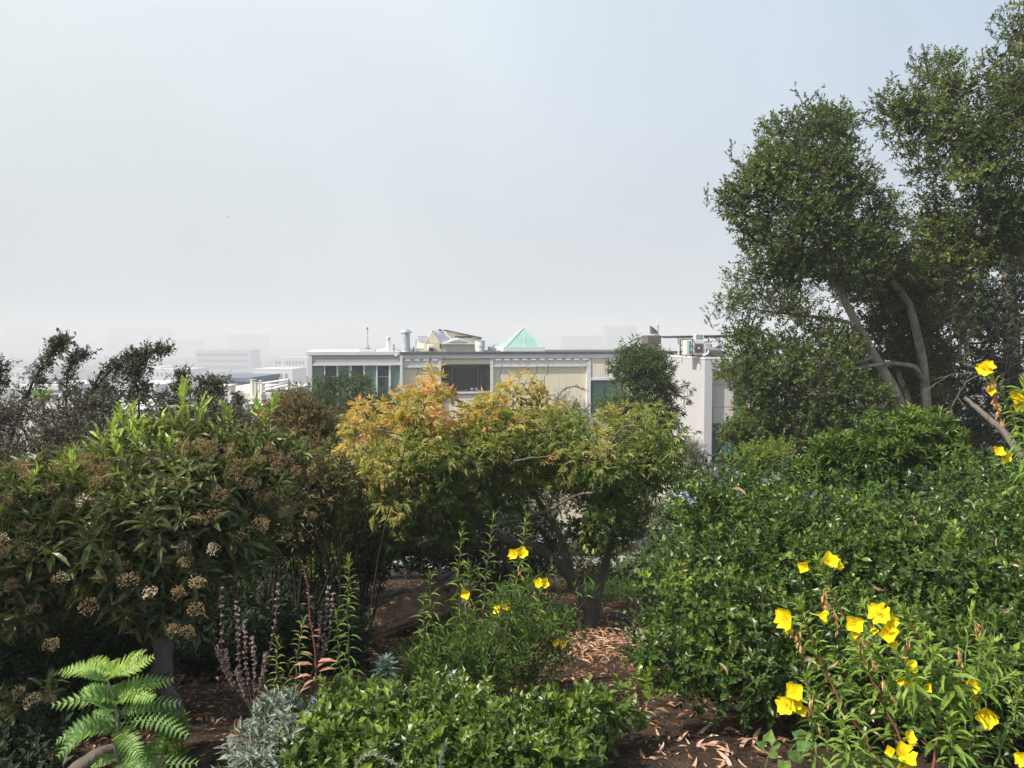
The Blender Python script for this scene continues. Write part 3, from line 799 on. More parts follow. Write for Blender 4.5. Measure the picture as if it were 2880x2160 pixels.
    pr('beam', 1904, 949, 2085, 952, 3.19, .1, m_white); pr('beam', 1904, 948, 2085, 951, 5.0, .1, m_white)
    xe_ = Fw.sz(1990, 1000, 3.2)[0]
    for i in range(12):
        x, z = Fw.sz(1897 + i * 17, 949 - i * .35, 2.9)
        q = [(x - xe_, z - zr + .1), (x - xe_ + .26, z - zr + .03), (x - xe_ + .27, z - zr + .05), (x - xe_ + .01, z - zr + .14)]
        link('slat', prism_mesh('slat', q, -.35, 2.3, m_black), e, True)
    e = group_on_roof('roof_railing', 1930, .15, 'thin black metal railing at the left corner of the pale building roof', 'railing')
    pr = lambda nm, *a, bevel=0: part(e, nm, *a, .15, 1930, bevel)
    for u, o_ in ((1913, 5.0), (1930, 2.6), (1948, .3)): pr('post', u, 955, u + 2, 1004, o_, .06, m_black)
    for v in (954, 972, 990):
        tb = Tubes()
        a0 = Fw.sz(1914, v, 5.0); a1 = Fw.sz(1949, v, .3); xe_ = Fw.sz(1930, 1000, .15)[0]
        tb.add([(a0[0] - xe_, 4.85, a1[1] - zr + .06), (a1[0] - xe_, .15, a1[1] - zr + .06)], .025, 5)
        link('rail', tb.mesh('rail', m_black), e, True)
white_building()

# ------------------------------------------------------------ the town in the fog
def far_building(name, u0, v0, u1, d, label, col, grid=None, band=None, depth=18, roof=None, margin=(.08, .06), wcol=(.08, .09, .11), vbase=None, rz=0.0):
    k = (2.2 if d > 550 else 1.75) if d > 200 else 1.0
    d *= k; depth *= k
    if grid: grid = (grid[0], grid[1], grid[2] * k)
    if band: band = (band[0], band[1] * k)
    a, c = P(u0, v0, d), P(u1, v0, d)
    e = empty(name, (a[0], d, 0), label, 'building', rz=rz)
    W_, z1 = c[0] - a[0], a[2]; zb = gz(0, d) - 1
    mt = pm('far_' + '_'.join('%d' % (q * 100) for q in col), col, .85, .2, noise=.05)
    mw = pm('far_window_%d' % int(wcol[0] * 100), wcol, .4, .5)
    link('wall', box_mesh('wall', 0, W_, 0, depth, zb, z1, mt), e, True)
    link('parapet', box_mesh('parapet', -.15, W_ + .15, -.15, depth, z1 + .002, z1 + .5, mt), e, True)
    zlow = P(u0, vbase or 1150, d)[2]
    if grid:
        nc, nr, fh = grid
        cw = W_ * (1 - 2 * margin[0]) / nc
        me = box_mesh('window', 0, cw * .62, -.05, .1, 0, fh * .5, mw)
        for r in range(nr):
            z = z1 - fh * (r + 1) + fh * .15
            if z < zlow: break
            for q in range(nc):
                link('window', me, e, True, basis=Matrix.Translation((W_ * margin[0] + q * cw + cw * .19, 0, z)))
    if band:
        n, fh = band
        me = box_mesh('window_band', W_ * .04, W_ * .96, -.06, .1, 0, fh * .52, mw)
        for r in range(n):
            z = z1 - fh * (r + 1)
            if z < zlow: break
            link('window_band', me, e, True, basis=Matrix.Translation((0, 0, z)))
    return e, W_, z1
WH = (.66, .67, .66)
far_building('apartment_block', 22, 1040, 78, 300, 'white apartment block with a column of windows, at the left edge in the fog', WH, (3, 7, 3.1), vbase=1130)
far_building('apartment_block', 82, 1032, 122, 330, 'narrow white apartment block right beside the left-edge one, in the fog', WH, (2, 8, 3.1), vbase=1130)
far_building('office_tower', 14, 920, 82, 800, 'tall faint tower at the left edge dissolving in the fog', (.42, .44, .46), (5, 20, 4.2))
far_building('office_tower', 92, 1000, 150, 620, 'faint mid-height tower behind the white blocks at the far left', (.5, .52, .54), (5, 12, 3.6))
far_building('apartment_block', 400, 1040, 536, 300, 'wide white apartment block with rows of windows behind the tips of the spiny shrub', WH, (9, 6, 3.0), vbase=1120)
far_building('apartment_block', 418, 1034, 452, 305, 'small raised roof storey behind the wide white apartment block', WH, None, vbase=1120)
far_building('office_tower', 300, 925, 470, 820, 'broad grey tower top, hardly visible in the fog above the spiny shrub', (.22, .24, .25), (7, 18, 4.5))
far_building('office_tower', 478, 955, 552, 700, 'slim faint tower with a light corner between two grey slabs', (.40, .42, .44), (4, 16, 4.2))
far_building('office_slab', 548, 985, 705, 470, 'grey office slab with long horizontal window bands in the fog', (.36, .39, .42), None, (11, 3.7))
far_building('office_tower', 640, 940, 742, 760, 'pale tall slab rising behind the banded office slab', (.34, .37, .40), None, (14, 4.6))
far_building('hospital', 710, 1040, 822, 260, 'low white hazy building with roof masts between the slab and the grey wing', WH, (6, 2, 3.6), vbase=1120)
far_building('apartment_block', 765, 1008, 865, 330, 'white hazy block with a grid of dark windows next to the grey wing', (.56, .57, .58), (9, 8, 3.1), vbase=1120)
far_building('office_tower', 1580, 945, 1700, 640, 'faint broad tower fading in the fog behind the pyramid skylight', (.28, .30, .34), (9, 12, 4.0))
far_building('office_tower', 1704, 918, 1792, 600, 'faint tower with a window grid above the roof right of the pyramid', (.26, .28, .32), (8, 16, 3.7))
far_building('office_tower', 1370, 968, 1410, 650, 'sliver of a faint tower left of the pyramid skylight', (.36, .38, .42), (3, 10, 4.0))
for u, v, d, lb in ((738, 1012, 456, 'thin white mast on the low hazy building, left one'), (793, 1008, 456, 'thin white mast on the low hazy building, right one')):
    q = P(u, 1040, d); top = P(u, v, d)
    tb = Tubes(); tb.add([(q[0], q[1] + 2, q[2] + .5), (top[0], top[1] + 2, top[2])], [.4, .2], 6)
    tag(link('mast', tb.mesh('mast', m_white)), lb, 'mast')
# nearer roofs on the left, below the garden
e, W_, z1 = far_building('house', 52, 1097, 205, 75, 'white house with a flat eave and solar panels behind the dark spiny shrub', (.68, .68, .66), (5, 1, 1.2), depth=9)
for i in range(3):
    link('solar_panel', poly_mesh('solar_panel', [(1.1 + i * .85, 1, z1 + .52), (1.8 + i * .85, 1, z1 + .52), (1.8 + i * .85, 2.2, z1 + 1.0), (1.1 + i * .85, 2.2, z1 + 1.0)], [(0, 1, 2, 3)], pm('solar_blue', (.05, .06, .08), .2, .7)), e, True)
link('chimney_pipe', cyl_mesh('chimney_pipe', [(.16, z1), (.16, z1 + 1.1), (.26, z1 + 1.12), (.26, z1 + 1.3)], m_cowl, 10, (.6, 1)), e, True)
e, W_, z1 = far_building('house', 335, 1096, 434, 80, 'white flat-roofed house with a small dark window, in the middle of the left skyline', (.70, .70, .70), (3, 1, 1.3), depth=9)
e, W_, z1 = far_building('house', 562, 1074, 702, 95, 'slate blue-grey boxy house behind the cream chimneys', (.17, .20, .26), None, depth=12, vbase=1140)
link('window_frame', box_mesh('window_frame', W_ * .79, W_ * .93, -.1, .05, z1 - 2.3, z1 - 1.0, m_trim), e, True)
for f in (.80, .865): link('pane', box_mesh('pane', W_ * f, W_ * (f + .055), -.13, -.09, z1 - 2.2, z1 - 1.1, pm('far_window_16', (.16, .18, .2))), e, True)
e, W_, z1 = far_building('low_roof', 540, 1122, 760, 70, 'low cream parapet roof with chimney casings on it, left of the round green bush', (.62, .60, .54), None, depth=16, vbase=1140)
def roof_block(nm, u0, v0, u1, v1, d, th, mt, label, cat_, fluted=0, round_=False):
    a, c = P(u0, v0, d), P(u1, v1, d)
    e = empty(nm, ((a[0] + c[0]) / 2, d, c[2]), label, cat_)
    w2 = (c[0] - a[0]) / 2; h = a[2] - c[2]
    if fluted:
        for i in range(fluted):
            r_ = w2 / fluted; xx = -w2 + r_ + i * 2 * r_
            link('stack_pipe', cyl_mesh('stack_pipe', [(r_ * .85, 0), (r_ * .85, h * .94), (r_ * 1.05, h * .95), (r_ * 1.05, h)], mt, 14, (xx, r_)), e, True)
        link('stack_curb', box_mesh('stack_curb', -w2 - .1, w2 + .1, -.12, .9, -.5, .06, m_trim), e, True)
    else:
        link('casing', box_mesh('casing', -w2, w2, 0, th, 0, h * .86, mt, .02), e, True)
        link('cap', box_mesh('cap', -w2 - .12, w2 + .12, -.12, th + .1, h * .862, h, m_trim, .02), e, True)
    return e
m_cream2 = pm('cream_paint', (.66, .62, .52), .7, .3, noise=.06)
roof_block('chimney_stack', 700, 1067, 718, 1120, 66, .8, m_cream2, 'cream chimney pipe at the left of the fluted trio', 'chimney', 1)
roof_block('chimney_stack', 713, 1075, 735, 1118, 65, .8, m_cream2, 'pair of cream chimney pipes under one cap, the middle of the row', 'chimney', 2)
roof_block('chimney_stack', 728, 1069, 738, 1112, 67, .8, m_cream2, 'slim cream chimney pipe at the right of the row', 'chimney', 1)
roof_block('chimney_casing', 612, 1082, 649, 1112, 66, 1.2, m_cream2, 'square cream chimney casing with a wide dark-edged cap in front of the slate house', 'chimney')
roof_block('roof_box', 700, 1134, 722, 1152, 58, .8, m_galv, 'grey metal roof box in front of the cream chimneys', 'roof box')
roof_block('roof_box', 724, 1138, 748, 1155, 56, .8, pm('teal_paint', (.40, .55, .55)), 'pale teal roof box right of the grey one', 'roof box')
e = empty('white_carport', (P(740, 1080, 60)[0], 60, 0), 'white steel roof frame with sloping rails between the chimneys and the round green bush', 'canopy')
for i, (ua, va, ub, vb) in enumerate(((738, 1078, 812, 1068), (738, 1090, 812, 1076), (745, 1098, 826, 1082), (738, 1078, 738, 1150), (742, 1078, 742, 1150), (766, 1074, 766, 1096), (812, 1068, 812, 1090), (740, 1102, 830, 1094))):
    tb = Tubes(); tb.add([P(ua, va, 60), P(ub, vb, 60 + i * .1)], .09 if i != 3 else .16, 6); link('rail' if i < 3 else 'post', tb.mesh('rail', m_white), e)
roof_block('flat_roof', 250, 1150, 560, 1170, 62, 14, pm('pale_roof', (.5, .5, .5)), 'pale flat roof low behind the dark shrub tips', 'roof')
# road far below, with a retaining wall on its far side
m_asph = pm('asphalt', (.20, .20, .21), .9, .2, noise=.15, nscale=2)
link('road', poly_mesh('road', [(-40, 17.0, -3.46), (40, 17.0, -3.46), (40, 23.5, -4.2), (-40, 23.5, -4.2)], [(0, 1, 2, 3)], m_asph), kind='structure')
link('pavement', box_mesh('pavement', -40, 40, 15.6, 17.0, -3.9, -2.98, pm('concrete', (.42, .41, .40), .9, .2, noise=.12, nscale=2.5)), kind='structure')
# haze
hm, hn, ho = _mat('haze')
vol = hn.nodes.new('ShaderNodeVolumePrincipled')
vol.inputs['Color'].default_value = (.93, .955, .98, 1); vol.inputs['Density'].default_value = .0015
vol.inputs['Anisotropy'].default_value = 0.0
hn.links.new(vol.outputs[0], ho.inputs['Volume'])
link('haze', box_mesh('haze', -1900, 1900, -40, 2500, -36, 36, hm), kind='stuff')

# ------------------------------------------------------------ plants: materials
m_bark_grey = pm('bark_grey', (.16, .14, .115), .9, .2, noise=.35, nscale=8, bump=.6, bscale=40, stretch=(1, 1, .35))
m_bark_oak = pm('bark_oak', (.15, .125, .08), .9, .2, noise=.3, nscale=5, bump=1.0, bscale=30, stretch=(1, 1, .5), col2=(.55, .50, .40))
m_twig = pm('twig_brown', (.10, .075, .055), .9, .2, noise=.3, nscale=20)
m_twig_dark = pm('twig_dark', (.035, .028, .024), .9, .2, noise=.3, nscale=20)
m_twig_pale = pm('twig_pale', (.30, .26, .21), .9, .2, noise=.3, nscale=20)
m_stem_red = pm('stem_red', (.20, .07, .05), .6, .3, noise=.3, nscale=20)
m_stem_green = pm('stem_green', (.16, .22, .07), .6, .3, noise=.2, nscale=20)
L_oak = leaf_mat('leaf_oak', [(0, (.030, .055, .018)), (.5, (.075, .115, .028)), (.85, (.15, .20, .05)), (1, (.22, .26, .08))], .4, .28)
L_cean = leaf_mat('leaf_ceanothus', [(0, (.018, .046, .010)), (.5, (.062, .110, .018)), (.85, (.15, .22, .030)), (1, (.26, .34, .05))], .36, .25, .85)
L_rhodo = leaf_mat('leaf_rhododendron', [(0, (.03, .06, .014)), (.5, (.085, .145, .026)), (1, (.22, .29, .05))], .35, .26, .5)
L_toyon = leaf_mat('leaf_toyon', [(0, (.045, .056, .026)), (.45, (.12, .145, .055)), (.75, (.24, .27, .10)), (.9, (.30, .40, .09)), (1, (.42, .54, .14))], .36, .28, .6)
L_spiny = leaf_mat('leaf_spiny', [(0, (.035, .034, .022)), (.5, (.085, .082, .055)), (.9, (.16, .155, .105)), (1, (.20, .12, .08))], .5, .2)
L_round = leaf_mat('leaf_round', [(0, (.035, .065, .03)), (.6, (.075, .125, .05)), (1, (.15, .21, .08))], .45, .2)
L_red = leaf_mat('leaf_redbrown', [(0, (.05, .05, .025)), (.45, (.12, .12, .05)), (.75, (.22, .17, .08)), (.95, (.24, .15, .08)), (1, (.40, .08, .05))], .5, .25)
L_buck = leaf_mat('leaf_buckeye', [(0, (.05, .105, .03)), (.3, (.15, .21, .05)), (.52, (.34, .34, .11)), (.7, (.56, .44, .17)), (.86, (.60, .30, .13)), (1, (.44, .12, .06))], .5, .42)
L_acacia = leaf_mat('leaf_willowy', [(0, (.03, .06, .022)), (.6, (.085, .135, .045)), (1, (.19, .25, .085))], .45, .25)
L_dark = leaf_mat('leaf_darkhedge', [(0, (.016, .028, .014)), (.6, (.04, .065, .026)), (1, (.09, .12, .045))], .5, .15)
L_prim = leaf_mat('leaf_primrose', [(0, (.055, .092, .03)), (.5, (.13, .225, .04)), (.9, (.28, .38, .07)), (1, (.36, .42, .09))], .5, .36)
L_fern = leaf_mat('leaf_fernlike', [(0, (.09, .17, .06)), (.6, (.17, .30, .09)), (1, (.32, .44, .11))], .45, .36)
L_sage = leaf_mat('leaf_sage', [(0, (.12, .15, .12)), (.6, (.22, .26, .21)), (1, (.36, .40, .34))], .8, .15, .2)
L_silver = leaf_mat('leaf_silver', [(0, (.20, .27, .24)), (1, (.40, .50, .46))], .8, .15, .2)
L_purple = leaf_mat('calyx_purple', [(0, (.18, .11, .12)), (.6, (.33, .24, .25)), (1, (.46, .37, .34))], .8, .2, .2)
L_redleaf = leaf_mat('leaf_salmon', [(0, (.30, .14, .09)), (1, (.55, .31, .21))], .6, .3)
L_bloom = leaf_mat('toyon_bloom', [(0, (.24, .16, .08)), (.5, (.38, .28, .15)), (.8, (.60, .50, .38)), (1, (.76, .72, .62))], .8, .25, .2)
L_blue = leaf_mat('ceanothus_bloom', [(0, (.20, .25, .48)), (1, (.42, .48, .75))], .8, .2, .2)
L_petal = leaf_mat('petal_yellow', [(0, (.50, .34, .01)), (.3, (.72, .55, .012)), (1, (.86, .76, .02))], .6, .22, .2, 1.0)
L_wilt = leaf_mat('wilted_flower', [(0, (.50, .26, .10)), (1, (.72, .50, .26))], .8, .3, .2)
L_chip = leaf_mat('wood_chip', [(0, (.08, .04, .022)), (.5, (.22, .12, .065)), (.85, (.42, .27, .16)), (1, (.62, .48, .33))], .85, .0, .2)
L_gum = leaf_mat('fallen_leaf', [(0, (.22, .11, .06)), (.5, (.46, .27, .17)), (.8, (.60, .42, .28)), (1, (.66, .36, .33))], .6, .15, .3)
L_grey = leaf_mat('leaf_greyshrub', [(0, (.12, .12, .10)), (1, (.34, .33, .27))], .7, .2, .2)
L_grass = leaf_mat('grass', [(0, (.03, .07, .02)), (1, (.12, .20, .05))], .5, .3)

def plant(name, base, label, cat_, group=None):
    return empty(name, base, label, cat_, group)
def foliage(e, mat, C, RR, per, k, L, W, stem=.1, T=T2, a0=1.2, a1=.5, droop=.0, upn=.5, up=.45, rnd=.45, lo=.35, t=None, tj=.14, limbs=None, br=.015, twr=.003, twig_mat=None, twig_frac=.35, nparts=0, sq=.8, s0=.05, taper=.2, cull=.5, name='foliage', rn=.35):
    p, a, ci = shell(C, RR, per, up, rnd, lo, sq, cull)
    tv = .5 + .16 * np.repeat(R.normal(0, 1, len(C)), 1)[ci] if t is None else t(p, ci)
    Lf = sprigs(p, a, stem * R.uniform(.6, 1.3, len(p)), k, s0, 1.0, a0, a1, L, W, droop, upn, t=tv, tj=tj, taper=taper, rn=rn)
    if nparts: Lf = split_parts(Lf, nparts, mat, e)
    leaf_obj(name, Lf, T, mat, e)
    tb = Tubes()
    if limbs is not None:
        m = R.random(len(p)) < twig_frac
        connect(tb, limbs, C, RR, br, p[m], ci[m], twr)
    if k > 2:
        m = R.random(len(p)) < .4
        for q, ax, in zip(p[m], a[m]): tb.add(np.array([q - ax * stem * .5, q + ax * stem]), [twr * .9, twr * .5], 3)
    me = tb.mesh('branches', twig_mat or m_twig)
    if me: NTRI[0] += len(me.polygons) * 2; link('branches', me, e, kind='stuff')
    return p, a, ci
def limbs_of(e, specs, mat, name='branch', scale=K, sides=9):
    """specs: list of (points (u,v,d), r0, r1[, part name])"""
    out = []
    for s_ in specs:
        ln = limb(s_[0], scale, 18, .004)
        tb = Tubes(); rr = np.linspace(s_[1], s_[2], len(ln)) * (1 + R.normal(0, .04, len(ln)))
        tb.add(ln, rr, sides); link(s_[3] if len(s_) > 3 else name, tb.mesh('limb', mat), e); out.append(ln)
    return out
def base_at(u, v, d, scale=K):
    p = P(u * scale, v * scale, d); return (p[0], p[1], gz(p[0], p[1]))

# ---- oaks on the right
def oaks():
    e = plant('oak_tree', base_at(1950, 900, 14), 'live oak with two pale slanting trunks, its crown reaching farthest left over the pale building', 'tree')
    bx = base_at(1955, 900, 14)
    gb = P(1950 * K, 1100 * K, 14)
    specs = [([(1975, 1010, 14), (1952, 895, 14), (1925, 830, 14), (1890, 770, 13.9), (1850, 700, 13.8), (1812, 620, 13.8), (1790, 540, 13.8), (1770, 480, 13.8)], .11, .04, 'trunk'),
             ([(2010, 1010, 14.2), (2002, 880, 14.2), (1995, 800, 14.2), (1985, 740, 14.1), (1965, 660, 14), (1930, 610, 13.9), (1900, 540, 13.9), (1880, 470, 13.9)], .095, .036, 'trunk'),
             ([(1985, 1010, 14.3), (1965, 880, 14.3), (1945, 820, 14.4), (1930, 770, 14.5), (1880, 660, 14.8)], .07, .03, 'trunk'),
             ([(1993, 820, 14.2), (1975, 793, 14), (1930, 785, 13.8), (1880, 790, 13.6), (1830, 800, 13.4), (1780, 815, 13.2)], .05, .015),
             ([(1812, 620, 13.8), (1750, 560, 13.6), (1690, 520, 13.4), (1620, 470, 13.2), (1570, 450, 13)], .055, .012),
             ([(1850, 700, 13.8), (1800, 690, 13.6), (1720, 680, 13.4), (1640, 670, 13.2), (1570, 655, 13)], .04, .01),
             ([(1790, 540, 13.8), (1780, 420, 13.8), (1750, 320, 13.8), (1720, 240, 13.8)], .045, .012),
             ([(1890, 770, 13.9), (1800, 800, 13.6), (1700, 840, 13.3), (1620, 860, 13.1)], .045, .012),
             ([(1880, 470, 13.9), (1860, 380, 14), (1800, 300, 14)], .04, .01),
             ([(1925, 830, 14), (1850, 860, 13.8), (1760, 890, 13.5)], .035, .01)]
    LB = limbs_of(e, specs, m_bark_oak)
    def tt(p, ci):
        z = np.random.default_rng(3).random(900)[ci]
        return np.clip(.28 + .5 * z, 0, 1)
    polyA = [(1522, 410), (1560, 395), (1590, 335), (1625, 300), (1655, 260), (1700, 205), (1760, 230), (1800, 222), (1850, 265), (1875, 330), (1915, 400), (1945, 500), (2000, 600), (2030, 700), (1990, 790), (1900, 760), (1830, 690), (1730, 640), (1640, 620), (1600, 560), (1590, 500), (1545, 510), (1532, 465)]
    C1, R1 = clumps(polyA, 13.9, 1.5, 160, .33, inset=.7)
    polyL = [(1560, 705), (1620, 690), (1700, 730), (1800, 690), (1900, 760), (2000, 800), (1980, 890), (1900, 930), (1800, 990), (1700, 1005), (1620, 1000), (1575, 935), (1590, 880), (1560, 800)]
    C2, R2 = clumps(polyL, 13.4, 1.2, 125, .30, inset=.5)
    C1 = clear_front(C1, R1, [LB[0][3:11], LB[1][3:11]], -.05, 1.5); C2 = clear_front(C2, R2, [LB[0], LB[1], LB[3][:12]], .04, 1.6)
    C6, R6 = clumps([(1850, 440), (1960, 420), (2060, 480), (2090, 700), (2060, 900), (1890, 900), (1840, 700)], 15.2, .7, 75, .34, inset=.4)
    C2 = np.vstack([C2, C6]); R2 = np.concatenate([R2, R6])
    foliage(e, L_oak, np.vstack([C1, C2]), np.concatenate([R1, R2]), 56, 9, .058, .034, .16, t=tt, limbs=LB, br=.02, twr=.006, nparts=0, twig_mat=m_twig, lo=.3, cull=.6)
    # thin airy part with the sky showing through
    polyT = [(1525, 655), (1560, 610), (1610, 560), (1700, 600), (1820, 680), (1830, 740), (1720, 730), (1620, 690), (1550, 690)]
    C3, R3 = clumps(polyT, 13.3, .7, 40, .24, inset=.3)
    foliage(e, L_oak, C3, R3, 22, 9, .048, .028, .16, t=tt, limbs=LB, br=.012, twr=.005, name='foliage', lo=.2)
    # sprigs standing out of the outline
    for (u, v) in ((1590, 300), (1713, 182), (1760, 195), (1780, 192), (1815, 200), (1560, 380), (1530, 400), (1672, 240), (1530, 660), (1552, 640)):
        dx = R.uniform(-22, 22); pp = limb([(u + dx + 12, v + 62, 13.6), (u + dx * .8, v + 30, 13.6), (u, v, 13.6)], K, 12, .012)[2:11]; b0, t0, n = pp[0], pp[-1], len(pp)
        ax = np.tile(nrm(t0 - b0), (n, 1)) + R.normal(0, .5, (n, 3)); Lf = sprigs(pp + R.normal(0, .02, (n, 3)), nrm(ax), .10, 10, .1, 1, 1.1, .5, .04, .022, t=np.full(n, .35))
        leaf_obj('foliage', Lf, T2, L_oak, e); tb = Tubes(); tb.add(pp, .006, 3); link('twig', tb.mesh('twig', m_twig), e)
    e2 = plant('oak_tree', base_at(2150, 950, 15), 'tall live oak filling the upper right corner, its crown cut off by the picture edge', 'tree')
    specs = [([(2320, 1020, 14.5), (2300, 800, 14.3), (2280, 600, 14), (2270, 480, 13.6), (2300, 300, 13.4), (2310, 100, 13.2)], .2, .08, 'trunk'),
             ([(2270, 480, 13.6), (2190, 425, 13.2), (2140, 370, 12.9), (2110, 340, 12.8), (2080, 290, 12.8)], .085, .03),
             ([(2140, 370, 12.9), (2060, 320, 12.9), (1980, 230, 13)], .035, .012), ([(2280, 600, 14), (2180, 560, 13.4), (2080, 520, 13.2)], .05, .015),
             ([(2290, 350, 13.4), (2230, 200, 13.2), (2180, 80, 13)], .07, .02), ([(2110, 340, 12.8), (2070, 230, 12.8), (2020, 130, 12.8)], .03, .01)]
    LB2 = limbs_of(e2, specs, m_bark_oak)
    polyB = [(2150, 55), (2185, -10), (2250, -120), (2420, -160), (2480, 700), (2300, 720), (2210, 560), (2120, 640), (2060, 680), (1990, 560), (1950, 480), (1950, 400), (1905, 330), (1868, 240), (1885, 200), (1935, 165), (1985, 115), (2040, 108), (2100, 140), (2150, 110)]
    C4, R4 = clumps(polyB, 13.2, 1.5, 215, .33, inset=.75)
    def t2(p, ci):
        z = np.random.default_rng(5).random(900)[ci]
        return np.clip(.25 + .42 * z + .3 * (z > .7), 0, 1)
    foliage(e2, L_oak, C4, R4, 50, 9, .058, .034, .16, t=t2, limbs=LB2, br=.02, twr=.006, lo=.3, cull=.6)
    for (u, v) in ((1962, 120), (1990, 110), (2010, 112), (1930, 170), (1885, 205), (2145, 40), (2165, 20), (2080, 115)):
        dx = R.uniform(-22, 22); pp = limb([(u + dx + 12, v + 55, 12.8), (u + dx * .7, v + 20, 12.8), (u, v - 14, 12.8)], K, 12, .012)[2:11]; b0, t0, n = pp[0], pp[-1], len(pp)
        Lf = sprigs(pp + R.normal(0, .02, (n, 3)), nrm(np.tile(nrm(t0 - b0), (n, 1)) + R.normal(0, .5, (n, 3))), .10, 10, .1, 1, 1.1, .5, .042, .022, t=np.full(n, .45))
        leaf_obj('foliage', Lf, T2, L_oak, e2); tb = Tubes(); tb.add(pp, .006, 3); link('twig', tb.mesh('twig', m_twig), e2)
    # dark tree behind and bare twigs
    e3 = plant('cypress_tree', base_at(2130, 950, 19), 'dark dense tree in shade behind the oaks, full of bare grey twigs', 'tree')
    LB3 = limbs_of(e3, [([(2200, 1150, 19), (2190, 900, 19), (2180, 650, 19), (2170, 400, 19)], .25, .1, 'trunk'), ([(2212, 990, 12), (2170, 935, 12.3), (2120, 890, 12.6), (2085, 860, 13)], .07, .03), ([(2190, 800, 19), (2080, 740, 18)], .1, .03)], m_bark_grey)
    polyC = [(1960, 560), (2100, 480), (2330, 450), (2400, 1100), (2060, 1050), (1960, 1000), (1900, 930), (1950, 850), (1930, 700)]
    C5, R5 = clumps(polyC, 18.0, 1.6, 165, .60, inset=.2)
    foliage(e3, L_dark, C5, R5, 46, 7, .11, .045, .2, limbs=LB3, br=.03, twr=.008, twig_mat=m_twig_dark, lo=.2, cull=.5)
    tb = Tubes()
    for i in range(26):
        u, v = R.uniform(2110, 2280), R.uniform(580, 820); d = R.uniform(12.8, 13.8)
        ang = R.uniform(math.pi * .9, math.pi * 1.45); L_ = R.uniform(60, 150)
        pts = [(u, v, d), (u + .5 * L_ * math.cos(ang), v - .5 * L_ * math.sin(ang) * .6, d - .1), (u + L_ * math.cos(ang + .2), v - L_ * math.sin(ang + .2), d - .2)]
        ln = limb(pts, K, 10, .02); r_ = R.uniform(.006, .014); tb.add(ln, np.linspace(r_, .002, len(ln)), 4)
        for q in range(4):
            i0 = R.integers(2, len(ln) - 1); dv = R.normal(0, .14, 3) + np.array([-.08, 0, -.1]); tb.add(np.array([ln[i0], ln[i0] + dv * .6 + R.normal(0, .01, 3), ln[i0] + dv]), [.005, .004, .0015], 3)
    link('bare_twigs', tb.mesh('bare_twigs', pm('twig_grey', (.19, .165, .14), .9, .2, noise=.3, nscale=20)), e3, kind='stuff')
oaks()

